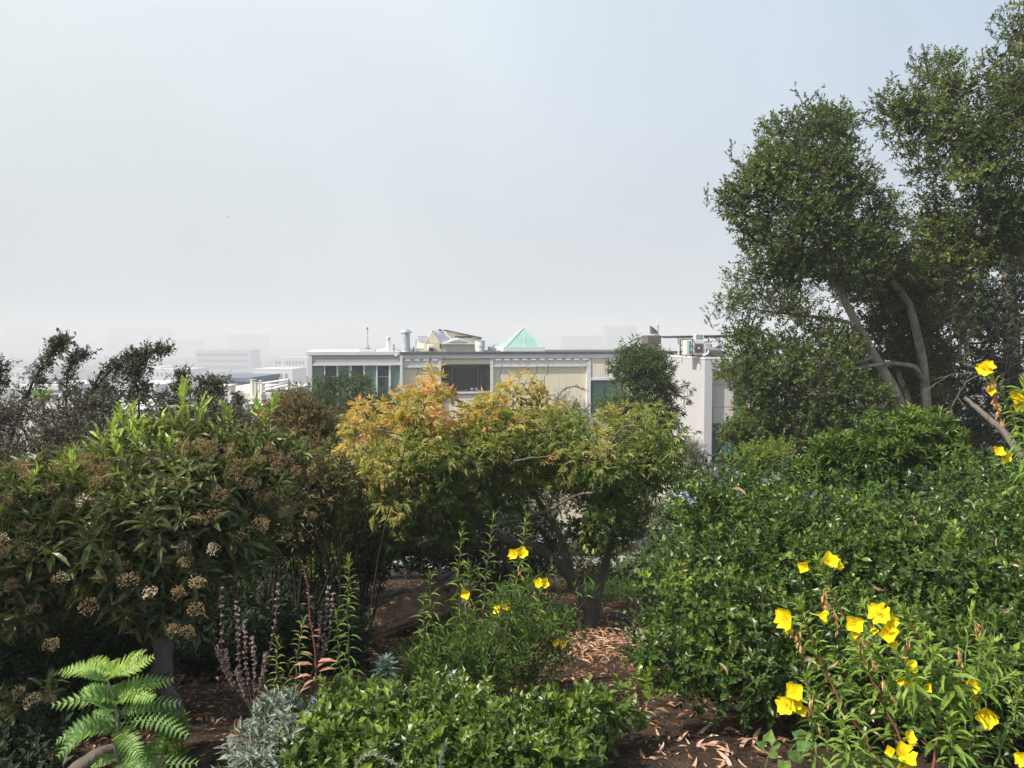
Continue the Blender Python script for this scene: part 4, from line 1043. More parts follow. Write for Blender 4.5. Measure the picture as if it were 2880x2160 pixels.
# ---- willowy evergreen in front of the cream building, bushes around it
def mid_plants():
    e = plant('willowy_tree', base_at(1400, 1000, 20), 'small evergreen tree with long drooping leaves before the right end of the cream building', 'tree')
    LB = limbs_of(e, [([(1395, 1150, 20), (1390, 1000, 20), (1385, 880, 20), (1370, 790, 20)], .12, .03, 'trunk'), ([(1388, 950, 20), (1430, 870, 20), (1450, 820, 20)], .05, .015), ([(1386, 900, 20), (1345, 850, 20), (1330, 790, 20)], .05, .015)], m_bark_grey)
    C, RR = clumps([(1318, 770), (1330, 738), (1375, 740), (1410, 742), (1440, 765), (1452, 800), (1476, 830), (1488, 880), (1470, 930), (1490, 980), (1400, 1030), (1330, 960), (1300, 880), (1295, 850), (1330, 835), (1318, 800)], 20, 1.1, 62, .30, inset=.7)
    foliage(e, L_acacia, C, RR, 26, 11, .17, .026, .16, T2, 1.3, .5, droop=.55, upn=.3, limbs=LB, br=.02, twr=.006, lo=.3)
    e = plant('round_bush', base_at(730, 950, 19), 'round dark green bush in front of the grey wing with the tall windows', 'bush')
    LB = limbs_of(e, [([(730, 1050, 20), (730, 930, 20), (700, 860, 20)], .08, .02, 'trunk'), ([(730, 940, 20), (790, 880, 20)], .05, .02)], m_bark_grey)
    C, RR = clumps([(590, 870), (612, 848), (665, 822), (700, 800), (730, 806), (765, 803), (800, 812), (832, 822), (862, 842), (872, 880), (850, 940), (700, 940), (590, 930)], 19.5, 1.6, 80, .32, inset=.75)
    foliage(e, L_round, C, RR, 42, 9, .062, .024, .14, T2, 1.2, .3, limbs=LB, br=.02, twr=.006)
    e = plant('grey_shrub', base_at(1250, 1000, 16), 'thin grey-leaved shrub against the cream wall, left of the green-curtained window', 'shrub')
    C, RR = clumps([(1190, 880), (1210, 855), (1250, 850), (1275, 870), (1280, 930), (1190, 930)], 15, .5, 16, .16, inset=.3)
    LB = limbs_of(e, [([(1240, 1000, 15), (1235, 900, 15), (1245, 860, 15)], .03, .01, 'stem')], m_twig)
    foliage(e, L_grey, C, RR, 24, 8, .05, .018, .14, T2, limbs=LB)
    ln = limb([(1200, 870, 15), (1215, 845, 15), (1240, 835, 15), (1262, 842, 15)], K, 14)
    Lf = sprigs(ln, nrm(np.gradient(ln, axis=0)), .1, 7, .0, 1, 1.2, 1.0, .045, .022, t=np.full(len(ln), .2)); leaf_obj('foliage', Lf, T2, L_grey, e)
    tb = Tubes(); tb.add(ln, .008, 4); link('branch', tb.mesh('branch', m_twig), e)
    e = plant('grey_shrub', base_at(1500, 1010, 20), 'wispy brownish-grey shrub at the foot of the pale stucco corner', 'shrub')
    C, RR = clumps([(1475, 960), (1500, 945), (1520, 975), (1525, 1030), (1470, 1040)], 19, .5, 22, .18, inset=.3)
    LB = limbs_of(e, [([(1495, 1100, 19), (1495, 1000, 19), (1500, 960, 19)], .03, .01, 'stem')], m_twig)
    foliage(e, L_grey, C, RR, 26, 9, .07, .014, .14, T2, limbs=LB)
    e = plant('small_tree', base_at(1590, 1000, 12), 'slim little tree with one thin pale trunk in front of the green glass window', 'tree')
    LB = limbs_of(e, [([(1588, 1040, 12), (1585, 985, 12), (1588, 950, 12)], .022, .014, 'trunk'), ([(1588, 960, 12), (1570, 940, 12)], .012, .006), ([(1588, 958, 12), (1610, 938, 12)], .012, .006)], m_twig_pale)
    C, RR = clumps([(1548, 945), (1570, 915), (1610, 905), (1640, 930), (1630, 962), (1590, 950), (1560, 960)], 12, .35, 18, .15, inset=.5)
    foliage(e, L_oak, C, RR, 34, 9, .045, .026, .1, T2, limbs=LB, br=.006, twr=.003)
    e = plant('yellow_green_bush', base_at(1640, 1020, 9.5), 'light green feathery bush under the oak, left of the rounded glossy bush', 'bush')
    LB = limbs_of(e, [([(1640, 1080, 9.5), (1640, 1000, 9.5)], .02, .008, 'stem')], m_twig)
    C, RR = clumps([(1570, 1000), (1620, 968), (1660, 955), (1705, 960), (1700, 1010), (1640, 1050), (1560, 1040)], 9.3, .4, 34, .13, inset=.5)
    foliage(e, L_rhodo, C, RR, 26, 9, .042, .014, .12, T2, limbs=LB, br=.008, twr=.003, t=lambda p, ci: np.full(len(p), .85))
    # dark hedge behind the orange-leaved tree: hides the lower storeys
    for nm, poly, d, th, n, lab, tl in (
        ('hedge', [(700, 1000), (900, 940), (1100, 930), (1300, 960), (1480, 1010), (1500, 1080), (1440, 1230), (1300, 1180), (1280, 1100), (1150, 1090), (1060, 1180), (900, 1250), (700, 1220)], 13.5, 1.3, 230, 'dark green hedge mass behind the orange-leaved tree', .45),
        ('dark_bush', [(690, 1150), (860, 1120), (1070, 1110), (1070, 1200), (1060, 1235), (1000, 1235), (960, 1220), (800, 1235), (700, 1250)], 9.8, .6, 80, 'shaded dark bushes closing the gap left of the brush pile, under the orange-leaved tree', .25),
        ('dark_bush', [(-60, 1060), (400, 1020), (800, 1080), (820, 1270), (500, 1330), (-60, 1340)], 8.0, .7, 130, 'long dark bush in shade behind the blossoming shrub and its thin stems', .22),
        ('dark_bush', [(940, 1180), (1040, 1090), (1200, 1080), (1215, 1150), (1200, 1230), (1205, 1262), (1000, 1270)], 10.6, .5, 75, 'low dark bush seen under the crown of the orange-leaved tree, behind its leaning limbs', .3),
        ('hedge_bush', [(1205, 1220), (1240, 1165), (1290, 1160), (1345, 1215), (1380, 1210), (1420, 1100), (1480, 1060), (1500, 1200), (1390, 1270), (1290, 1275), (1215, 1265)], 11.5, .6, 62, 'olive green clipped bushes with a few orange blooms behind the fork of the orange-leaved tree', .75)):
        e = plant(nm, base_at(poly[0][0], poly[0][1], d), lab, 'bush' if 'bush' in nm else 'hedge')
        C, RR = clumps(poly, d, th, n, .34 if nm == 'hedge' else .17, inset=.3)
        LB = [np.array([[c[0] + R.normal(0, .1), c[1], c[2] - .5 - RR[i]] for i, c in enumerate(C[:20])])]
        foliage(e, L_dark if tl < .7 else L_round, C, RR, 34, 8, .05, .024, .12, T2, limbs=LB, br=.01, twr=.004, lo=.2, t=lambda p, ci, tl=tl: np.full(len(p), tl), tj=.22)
    tb = [(1262, 1215), (1232, 1205), (1247, 1230), (1275, 1222)]
    for i, (u, v) in enumerate(tb):
        p0 = P(u * K, v * K, 10.75); Lf = sprigs(p0[None] + R.normal(0, .012, (3, 3)), nrm(R.normal(0, 1, (3, 3)) + [0, -1, .6]), .01, 6, 0, 1, 1.3, .6, .028, .02, t=np.full(3, .9))
        o = leaf_obj('bloom', Lf, T2, pm('bloom_orange', (.80, .36, .03)), e)
    e = plant('low_ground_plant', base_at(1330, 1280, 9.4), 'low feathery green plant at the far edge of the mulch, right of the forked trunk', 'plant')
    bp = np.array([[x, y, gz(x, y)] for x, y in zip(R.uniform(.95, 2.1, 260), R.uniform(9.2, 10.4, 260))])
    Lf = sprigs(bp, nrm(R.normal(0, .5, bp.shape) + [0, 0, 1]), .16, 11, .2, 1, 1.1, .5, .07, .012, t=np.full(len(bp), .5)); leaf_obj('foliage', Lf, T2, L_grass, e)
mid_plants()

# ---- dark spiny shrub at the far left
def spiny():
    e = plant('spiny_shrub', base_at(200, 1100, 9), 'dark grey-brown spiny shrub with arching branches against the fog at the far left', 'shrub')
    D = 9.0
    specs = [([(80, 1010, D), (150, 920, D), (190, 860, D), (240, 800, D), (290, 770, D), (330, 762, D), (362, 755, D)], .022, .005),
             ([(20, 960, D), (60, 850, D), (85, 800, D), (112, 765, D), (128, 742, D), (140, 735, D)], .018, .004),
             ([(150, 960, D), (142, 860, D), (150, 800, D), (165, 775, D), (190, 768, D)], .014, .003),
             ([(300, 960, D), (300, 870, D), (290, 800, D), (300, 778, D)], .014, .004),
             ([(400, 1000, D), (450, 900, D), (462, 850, D), (470, 822, D)], .014, .004),
             ([(430, 920, D), (440, 870, D), (425, 845, D), (440, 828, D), (470, 820, D)], .010, .003),
             ([(380, 960, D), (385, 880, D), (390, 830, D), (395, 808, D)], .012, .003),
             ([(-40, 960, D), (-10, 870, D), (0, 820, D), (4, 778, D)], .018, .004),
             ([(520, 950, D), (515, 880, D), (512, 858, D)], .010, .003),
             ([(-20, 850, D), (60, 940, D), (140, 1050, D)], .016, .010),
             ([(220, 800, D), (170, 900, D), (130, 1040, D)], .016, .012)]
    LB = limbs_of(e, specs, m_twig_dark, sides=6)
    def along(ln, f0, n, spread, L=.031, tv=.5):
        n = int(n * 1.15); spread *= .8
        i = R.integers(int(len(ln) * f0), len(ln), n); p = ln[i] + R.normal(0, spread, (n, 3))
        a = nrm(R.normal(0, 1, (n, 3)) + [0, 0, .8]); return sprigs(p, a, .07, 8, 0, 1, 1.2, .5, L, .018, t=np.full(n, tv)), p, ln[i]
    acc = []; tb = Tubes()
    for ln, f0, n, s_ in zip(LB[:9], (.38, .35, .35, .4, .35, .2, .35, .4, .3), (230, 190, 130, 120, 110, 80, 90, 90, 50), (.045, .05, .045, .07, .055, .05, .05, .06, .04)):
        Lf, p, q = along(ln, f0, n, s_); acc.append(Lf)
        for a, b in zip(p[::2], q[::2]): tb.add(np.array([b, a + R.normal(0, .02, 3), a + (a - b) * .8 + [0, 0, .06]]), [.004, .003, .001], 3)
    for (u, v, n, s_) in ((125, 745, 45, .03), (312, 785, 40, .045), (300, 812, 40, .05), (285, 790, 30, .04), (255, 822, 60, .07), (230, 845, 60, .07), (390, 838, 40, .045), (290, 855, 90, .1), (318, 838, 30, .04), (170, 862, 80, .09), (50, 862, 50, .07), (470, 850, 40, .05), (88, 830, 30, .04)):
        p = P(u * K, v * K, D) + R.normal(0, s_, (n, 3)); acc.append(sprigs(p, nrm(R.normal(0, 1, (n, 3)) + [0, 0, .5]), .06, 9, 0, 1, 1.2, .5, .030, .018, t=np.full(n, .5)))
    leaf_obj('foliage', cat(*acc), T2, L_spiny, e); link('twigs', tb.mesh('twigs', m_twig_dark), e, kind='stuff')
    C, RR = clumps([(-80, 860), (30, 858), (90, 868), (150, 862), (215, 838), (265, 832), (330, 848), (400, 846), (480, 866), (560, 880), (620, 930), (640, 1000), (300, 1050), (0, 1120), (-80, 1120)], lambda u, v: 9.1 - (v / K - 870) * .004, .7, 240, .19, inset=.4)
    foliage(e, L_spiny, C, RR, 34, 8, .031, .018, .08, T2, limbs=LB, br=.012, twr=.003, twig_mat=m_twig_dark, lo=.3)
    p0 = base_at(105, 870, 30)
    e = plant('cordyline', p0, 'spiky green palm-like plant before the white house with solar panels', 'plant')
    c = P(122 * K / K, 1112, 30)
    LB = limbs_of(e, [([(94, 960, 30), (94, 862, 30)], .07, .06, 'trunk')], m_bark_grey)
    n = 60; a = nrm(R.normal(0, 1, (n, 3)) + [0, 0, .7]); Lf = (np.tile(P(122, 1118, 30), (n, 1)), a, ortho(np.tile([0, 0, 1.], (n, 1)) + R.normal(0, .2, (n, 3)), a), R.uniform(.35, .55, n), np.full(n, .035), R.uniform(.6, 1, n))
    leaf_obj('foliage', Lf, T4, L_fern, e)
spiny()

# ---- orange-leaved spreading tree in the middle
def palm_mesh(name, mat, W=.3, k=5, spread=1.2, droop=.12):
    def fn(tt):
        Lf = (np.zeros((1, 3)), np.array([[0, 1.0, 0]]), np.array([[0, 0, 1.0]]), np.array([.32]), np.array([.02]), np.array([tt]))
        f = fans(Lf, k, spread, 0, .72, .72 * W * .85)
        f = (f[0], nrm(f[1] - np.array([0, 0, droop + .15])), f[2], f[3], f[4], np.clip(f[5], 0, 1))
        f = (f[0], f[1], ortho(f[2], f[1]), f[3], f[4], f[5])
        V, F, t = leaf_verts(f, T8)
        st = np.array([[-.012, 0, 0], [.012, 0, 0], [.012, .34, 0], [-.012, .34, 0]]); nv = len(V)
        V = np.vstack([V, st]); F = np.vstack([F, [[nv, nv + 1, nv + 2], [nv, nv + 2, nv + 3]]]); t = np.concatenate([t, np.full(4, tt)])
        return mesh_np(name, V, F, mat, t)
    return fn
def buckeye():
    D = 8.0
    e = plant('orange_leaved_tree', base_at(1270, 1360, 8), 'low spreading tree turning orange, with drooping leaves and a forked leaning trunk', 'tree')
    g = base_at(1268, 1362, 8)
    specs = [([(1272, 1372, D), (1276, 1340, D), (1282, 1310, D), (1284, 1290, D)], .085, .075, 'trunk'),
             ([(1282, 1335, D), (1262, 1300, D), (1240, 1262, D), (1205, 1215, 7.9), (1150, 1180, 7.8), (1100, 1165, 7.7), (1050, 1140, 7.6), (985, 1060, 7.4), (940, 990, 7.3), (905, 940, 7.3), (870, 915, 7.2)], .062, .012),
             ([(1276, 1312, D), (1245, 1270, 8.1), (1228, 1220, 8.2), (1215, 1170, 8.3), (1190, 1120, 8.4), (1150, 1060, 8.4), (1130, 980, 8.3), (1100, 900, 8.2)], .06, .014),
             ([(1284, 1300, D), (1302, 1240, D), (1318, 1180, 7.9), (1340, 1110, 7.8), (1390, 1040, 7.8), (1420, 960, 7.9)], .055, .013),
             ([(1262, 1335, D), (1200, 1310, 8.1), (1160, 1285, 8.2), (1120, 1250, 8.2), (1092, 1212, 8.1), (1080, 1170, 8)], .045, .03),
             ([(1145, 1115, 7.4), (1190, 1100, 7.2), (1240, 1072, 7.1), (1300, 1060, 7.0)], .022, .011),
             ([(930, 985, 7.25), (928, 930, 7.2), (914, 890, 7.2)], .016, .007), ([(925, 975, 7.2), (880, 945, 7.1), (830, 932, 7.0), (800, 925, 7.0)], .014, .005),
             ([(1060, 1060, 7.3), (1085, 1010, 7.1), (1130, 992, 6.95), (1190, 985, 6.9)], .014, .006), ([(1320, 960, 7.1), (1345, 925, 7.0), (1385, 918, 6.95)], .012, .005),
             ([(1050, 1140, 7.6), (950, 1130, 7.3), (820, 1140, 7.0), (700, 1170, 6.8)], .03, .01), ([(985, 1060, 7.4), (860, 1040, 7.1), (760, 1010, 7.0)], .026, .008),
             ([(1340, 1110, 7.8), (1380, 1130, 7.5), (1400, 1120, 7.3)], .02, .008), ([(1130, 980, 8.3), (1050, 900, 8.2), (960, 850, 8.1), (930, 810, 8)], .02, .006), ([(1150, 1060, 8.4), (1240, 940, 8.4), (1300, 880, 8.4)], .022, .006)]
    LB = limbs_of(e, specs, m_bark_grey)
    poly = [(732, 928), (770, 892), (830, 870), (868, 856), (884, 825), (908, 790), (945, 796), (978, 835), (1000, 870), (1040, 872), (1062, 850), (1088, 818), (1120, 812), (1160, 830), (1190, 882), (1250, 890), (1330, 902), (1365, 870), (1405, 878), (1440, 900), (1475, 945), (1482, 985), (1450, 1040), (1400, 1060), (1395, 1110), (1380, 1140), (1330, 1170), (1290, 1185), (1240, 1160), (1240, 1095), (1150, 1080), (1070, 1100), (1030, 1150), (960, 1165), (880, 1200), (800, 1190), (700, 1235), (630, 1195), (605, 1140), (640, 1080), (705, 1020), (728, 970)]
    C, RR = clumps(poly, lambda u, v: 7.9 - .0006 * np.abs(u / K - 1150) - .006 * np.maximum(0, 770 - u / K), .95, 285, .125, inset=.4, front=.55)
    C = clear_front(C, RR, [LB[1][11:15], LB[5], LB[0], LB[2][:8], LB[3][:6]], -.02, .4)
    # autumn colour: upper left oldest, lower right still green
    def tt(p, ci):
        u = p[:, 0] / p[:, 1] * FPX + 1440; v = 960 - (p[:, 2] - CAMZ) / p[:, 1] * FPX
        u, v = u / K, v / K
        a = (1100 - v) / 300 * .60 + (1000 - u) / 500 * .26 + .13 * np.clip((980 - v) / 90, 0, 1) * np.clip((1080 - u) / 120, 0, 1) + .07 * np.clip((900 - v) / 60, 0, 1)
        z = np.random.default_rng(8).normal(0, .10, 400)[ci]
        a = np.where(v > 1060, a + .06 * (u < 760), a)
        return np.clip(.25 + a * .70 + z, .02, 1)
    p, a, ci = shell(C, RR, 11, .35, .55, .45, .85, .45)
    Lf = sprigs(p, a, .05, 5, .3, 1, 1.35, .5, .055, .004, .12, .6, t=tt(p, ci), tj=.09, rn=.3)
    # each of these becomes a hand-shaped leaf: separate ones frontmost, the rest together
    full = (Lf[0], Lf[1], Lf[2], Lf[3] * 2.0, Lf[4], Lf[5])
    rest = split_parts(full, 290, L_buck, e, name='leaf', mesh_fn=palm_mesh('leaf', L_buck), nvar=9)
    rest = (rest[0], rest[1], rest[2], rest[3] / 2.0, rest[4], rest[5])
    F = fans(rest, 5, 1.2, .42, .078, .019)
    leaf_obj('foliage', F, T2, L_buck, e)
    tb = Tubes(); m = R.random(len(p)) < .4
    connect(tb, LB, C, RR, .012, p[m], ci[m], .003)
    for (u, v) in ((925, 775), (1155, 795), (1180, 790), (1080, 795), (900, 800), (1300, 850), (955, 775)):
        tb.add(limb([(u + R.uniform(-20, 20), v + 55, 7.8), (u, v + 20, 7.75), (u + 5, v - 5, 7.7)], K, 6, .01), .0035, 3)
    me = tb.mesh('branches', m_twig); link('branches', me, e, kind='stuff')
    # hanging pear-shaped fruit
    mf = pm('fruit_green', (.30, .30, .10), .5, .4)
    for i, (u, v) in enumerate(((1004, 1240), (1012, 1241), (1268, 1190), (1282, 1192), (1340, 1185), (1263, 1183), (1010, 1226))):
        q = P(u * K, v * K, 7.2)
        o = link('fruit', cyl_mesh('fruit', [(.002, .03), (.010, .02), (.018, -.005), (.016, -.02), (.005, -.03)], mf, 8), e, False, basis=Matrix.Translation(q))
buckeye()

def redbrown():
    e = plant('red_tinged_shrub', base_at(680, 1150, 9.5), 'tall reddish-brown and olive shrub with scattered red leaves, left of the orange-leaved tree', 'shrub')
    D = 8.6
    LB = limbs_of(e, [([(650, 1400, D), (655, 1200, D), (650, 1000, D), (640, 900, D)], .04, .012, 'stem'), ([(700, 1350, D), (705, 1150, D), (720, 1000, D), (730, 930, D)], .03, .01, 'stem'), ([(600, 1380, D), (590, 1150, D), (590, 980, D)], .03, .01, 'stem')], m_bark_grey)
    C, RR = clumps([(556, 900), (600, 862), (640, 845), (680, 868), (730, 905), (745, 950), (740, 1010), (715, 1100), (690, 1200), (560, 1200), (520, 1050)], D, .8, 110, .18, inset=.4)
    foliage(e, L_red, C, RR, 40, 9, .046, .017, .1, T2, limbs=LB, br=.012, twr=.003, lo=.3, tj=.20)
    # thicket of thin dark stems below it
    tb = Tubes()
    for i in range(100):
        u = R.uniform(470, 790); d = R.uniform(5.6, 8.4); x0 = P(u * K, 1400, d)
        b = np.array([x0[0], d, gz(x0[0], d)]); h = R.uniform(.9, 1.7); dx = R.normal(0, .22)
        tb.add(smooth_line([b, b + [dx * .35, R.normal(0, .05), h * .5], b + [dx, R.normal(0, .1), h]], 7), np.linspace(R.uniform(.005, .012), .003, 7), 4)
    link('thin_stems', tb.mesh('thin_stems', m_twig_dark), e, kind='stuff')
    e = plant('olive_shrub', base_at(650, 1350, 6.2), 'olive and rust leafed shrub above the thin dark stems, joining the orange-leaved tree', 'shrub')
    C, RR = clumps([(560, 985), (610, 960), (690, 975), (745, 1020), (735, 1110), (690, 1180), (640, 1215), (585, 1200), (555, 1120)], 6.0, .45, 75, .13, inset=.4)
    foliage(e, L_red, C, RR, 26, 9, .050, .017, .1, T2, limbs=[limb([(640, 1380, 6.1), (645, 1200, 6.1), (650, 1050, 6.0)], K, 12)], br=.009, twr=.003, lo=.3, tj=.16, t=lambda p, ci: np.clip(.42 + .12 * np.random.default_rng(2).normal(0, 1, 200)[ci], 0, .93))
    e = plant('dark_bush', base_at(1850, 1150, 8.6), 'dark green bush showing through the top of the glossy hedge', 'bush')
    C, RR = clumps([(1480, 1040), (1560, 1015), (1720, 1030), (1900, 1070), (2100, 1040), (2300, 1030), (2300, 1240), (1480, 1240)], 8.6, .4, 75, .27, inset=.5)
    foliage(e, L_dark, C, RR, 34, 7, .06, .03, .12, T2, limbs=[np.array([[c[0], c[1], c[2] - .3] for c in C[:12]])], br=.01, twr=.004, lo=.2, t=lambda p, ci: np.full(len(p), .5))
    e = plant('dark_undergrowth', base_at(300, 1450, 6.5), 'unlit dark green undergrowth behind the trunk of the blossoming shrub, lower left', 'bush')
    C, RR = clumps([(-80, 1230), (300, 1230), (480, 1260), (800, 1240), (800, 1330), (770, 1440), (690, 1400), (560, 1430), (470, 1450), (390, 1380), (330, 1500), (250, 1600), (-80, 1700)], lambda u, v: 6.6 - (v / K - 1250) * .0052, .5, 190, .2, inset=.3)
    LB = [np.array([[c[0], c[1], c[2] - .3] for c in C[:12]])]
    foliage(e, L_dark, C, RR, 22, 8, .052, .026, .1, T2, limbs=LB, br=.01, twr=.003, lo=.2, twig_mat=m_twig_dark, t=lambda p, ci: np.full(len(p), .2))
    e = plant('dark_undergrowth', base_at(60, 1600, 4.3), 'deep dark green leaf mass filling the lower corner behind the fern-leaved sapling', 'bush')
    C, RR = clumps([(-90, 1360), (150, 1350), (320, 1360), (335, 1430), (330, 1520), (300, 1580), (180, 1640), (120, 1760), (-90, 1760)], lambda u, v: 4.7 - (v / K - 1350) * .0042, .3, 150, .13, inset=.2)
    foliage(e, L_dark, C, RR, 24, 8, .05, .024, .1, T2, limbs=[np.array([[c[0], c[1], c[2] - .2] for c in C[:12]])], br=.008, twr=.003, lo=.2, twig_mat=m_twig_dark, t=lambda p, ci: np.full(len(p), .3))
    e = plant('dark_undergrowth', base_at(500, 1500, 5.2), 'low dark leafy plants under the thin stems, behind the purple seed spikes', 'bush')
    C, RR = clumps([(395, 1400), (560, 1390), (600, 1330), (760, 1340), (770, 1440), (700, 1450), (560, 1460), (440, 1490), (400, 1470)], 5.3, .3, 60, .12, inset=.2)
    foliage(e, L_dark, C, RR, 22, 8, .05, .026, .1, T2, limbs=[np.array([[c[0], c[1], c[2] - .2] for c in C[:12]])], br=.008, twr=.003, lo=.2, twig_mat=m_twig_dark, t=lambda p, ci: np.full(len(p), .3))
redbrown()

# ---- flowering shrub on the left with a pale bent trunk
def bloom_mesh(seed, mat):
    r = np.random.default_rng(seed)
    V, F, T_ = [], [], []
    O = np.array([[1, 0, 0], [-1, 0, 0], [0, 1, 0], [0, -1, 0], [0, 0, 1], [0, 0, -1]], float); OF = np.array([[0, 2, 4], [2, 1, 4], [1, 3, 4], [3, 0, 4], [2, 0, 5], [1, 2, 5], [3, 1, 5], [0, 3, 5]])
    n = 0; lo = seed / 6
    for i in range(110):
        th = r.uniform(0, 6.28); rr = r.uniform(0, 1) ** .5; z = .45 * (1 - rr ** 2) + r.normal(0, .10) + .05 * math.sin(th * 3)
        c = np.array([rr * math.cos(th) * .55, rr * math.sin(th) * .5, z + .25])
        V.append(c + O * r.uniform(.025, .055)); F.append(OF + n); T_.append(np.full(6, np.clip(lo + r.normal(0, .16), 0, 1))); n += 6
    for i in range(9):
        th = i / 9 * 6.28; c = np.array([math.cos(th) * .45, math.sin(th) * .42, .35 + r.normal(0, .06)]); m_ = c * .5 + [0, 0, -.02]
        for a, b in (((0, 0, 0), m_), (m_, c)):
            a, b = np.array(a, float), np.array(b, float); w_ = np.array([.012, .008, 0])
            V.append(np.array([a - w_, a + w_, b + w_ * .6, b - w_ * .6, a, b])); F.append(np.array([[0, 1, 2], [0, 2, 3]]) + n); T_.append(np.full(6, .15)); n += 6
    return mesh_np('flower_cluster', np.concatenate(V), np.concatenate(F), mat, np.concatenate(T_))
def place_at(name, me, parent, p, axis, size, roll=0.0):
    a = Vector(tuple(axis)).normalized(); q = a.to_track_quat('Z', 'Y').to_matrix().to_4x4() @ Matrix.Rotation(roll, 4, 'Z')
    return link(name, me, parent, False, basis=Matrix.Translation(tuple(p)) @ q @ Matrix.Scale(size, 4))
def toyon():
    D = 4.1
    e = plant('blossoming_shrub', base_at(385, 1555, 3.9), 'big leathery-leaved shrub with brown and cream flower heads and a bent smooth trunk', 'shrub')
    specs = [([(388, 1600, 3.75), (375, 1550, 3.8), (352, 1505, 3.88), (345, 1480, 3.9), (352, 1440, 3.9), (350, 1400, 3.95), (340, 1340, 4.0), (335, 1280, 4.05)], .065, .042, 'trunk'),
             ([(340, 1340, 4.0), (310, 1240, 4.0), (260, 1150, 4.1), (255, 1050, 4.2), (270, 960, 4.3)], .032, .009),
             ([(335, 1290, 4.05), (400, 1200, 4.2), (440, 1080, 4.4), (470, 980, 4.5)], .028, .008),
             ([(-40, 1222, 3.5), (30, 1222, 3.55), (60, 1255, 3.6), (100, 1275, 3.7), (150, 1300, 3.8), (210, 1310, 3.9), (338, 1330, 4.0)], .016, .02),
             ([(310, 1240, 4.0), (200, 1180, 3.9), (120, 1100, 3.9), (60, 1050, 4.0)], .022, .007),
             ([(400, 1200, 4.2), (520, 1130, 4.5), (620, 1050, 4.8), (660, 1000, 4.9)], .022, .007),
             ([(270, 1170, 4.05), (250, 1100, 3.7), (240, 1060, 3.6)], .014, .007)]
    LB = limbs_of(e, specs, m_bark_grey)
    fD = lambda u, v: 4.35 - (v / K - 950) * .0014 + np.maximum(0, u / K - 450) * .0022
    poly = [(15, 1040), (40, 1000), (75, 1020), (110, 990), (160, 1000), (200, 960), (260, 935), (300, 920), (345, 930), (370, 900), (400, 880), (425, 925), (470, 935), (520, 945), (560, 940), (610, 965), (660, 985), (700, 1010), (680, 1060), (610, 1090), (575, 1150), (580, 1210), (520, 1250), (470, 1260), (430, 1300), (400, 1380), (360, 1370), (330, 1330), (240, 1330), (180, 1310), (90, 1330), (10, 1370), (-60, 1400), (-90, 1250), (-80, 1080)]
    C, RR = clumps(poly, fD, .75, 210, .13, inset=.5)
    # the crown goes on beyond the picture edge
    Cy = R.uniform(2.9, 5.5, 90); Cx = np.stack([-Cy * .70 - R.uniform(.15, 1.4, 90), Cy, R.uniform(.6, 1.7, 90)], -1); C = np.vstack([C, Cx]); RR = np.concatenate([RR, R.uniform(.16, .28, 90)])
    def tt(p, ci):
        v = (960 - (p[:, 2] - CAMZ) / p[:, 1] * FPX) / K; u = (p[:, 0] / p[:, 1] * FPX + 1440) / K
        z = np.random.default_rng(4).normal(0, .13, 400)[ci]
        return np.clip(.36 + z + .10 * (v < 1060), .05, .8)
    p, a, ci = shell(C, RR, 18, .5, .45, .35, .85, .45)
    Lf = sprigs(p, a, .055, 8, .1, 1, 1.45, .65, .082, .021, .05, .4, t=tt(p, ci), tj=.14, taper=.1)
    Lf = split_parts(Lf, 290, L_toyon, e)
    leaf_obj('foliage', Lf, T4, L_toyon, e)
    tb = Tubes(); m = R.random(len(p)) < .6; connect(tb, LB, C, RR, .009, p[m], ci[m], .003)
    # bright new shoots standing upright
    shoots = [(245, 960, 3.9), (280, 950, 3.9), (300, 925, 3.95), (318, 960, 3.9), (345, 945, 4.0), (268, 925, 4.0), (390, 870, 4.2), (398, 895, 4.15), (405, 925, 4.1), (385, 935, 4.1), (430, 905, 4.2), (497, 925, 4.4), (505, 905, 4.4), (560, 905, 4.5), (572, 920, 4.5), (582, 900, 4.5), (360, 985, 3.8), (335, 990, 3.8), (250, 985, 3.8), (300, 990, 3.75), (470, 970, 4.2),
              (320, 1105, 3.6), (410, 1085, 3.65), (425, 1070, 3.65), (160, 1035, 3.6), (95, 1170, 3.5), (60, 1070, 3.5), (380, 1000, 3.9), (225, 975, 3.9)]
    q = np.array([P(u * K, v * K, d) for u, v, d in shoots])
    
    ax = nrm(R.normal(0, .22, q.shape) + [0, 0, 1])
    S = sprigs(q, ax, .09, 13, 0, 1, .95, .22, .070, .019, 0, .1, t=np.full(len(q), .92), tj=.06)
    S = split_parts(S, 60, L_toyon, e, nvar=9); leaf_obj('young_foliage', S, T8, L_toyon, e)
    for z in q: tb.add(np.array([z - [0, 0, .25] + R.normal(0, .02, 3), z, z + [0, 0, .09]]), [.004, .003, .002], 4)
    link('branches', tb.mesh('branches', m_twig), e, kind='stuff')
    for (u, v, d) in ((82, 990 + 12, 3.6), (45, 1035, 3.55), (140, 1010, 3.6), (430, 940, 4.0), (612, 1050, 4.4), (555, 905, 4.4), (375, 1100, 3.6)):
        place = P(u * K, v * K, d); dd = nrm(R.normal(0, .5, 3) + [0.4, 0, .6]); nn = ortho(np.array([[0.2, -.8, .5]]), dd[None])[0]; s_ = np.cross(dd, nn); L_, W_ = .075, .018
        o = link('leaf', mesh_np('leaf', T8[0], T8[1], L_redleaf, np.full(8, .2)), e, False, basis=Matrix(((s_[0] * W_, dd[0] * L_, nn[0] * L_, place[0]), (s_[1] * W_, dd[1] * L_, nn[1] * L_, place[1]), (s_[2] * W_, dd[2] * L_, nn[2] * L_, place[2]), (0, 0, 0, 1))))
        o['label'] = 'red old leaf'
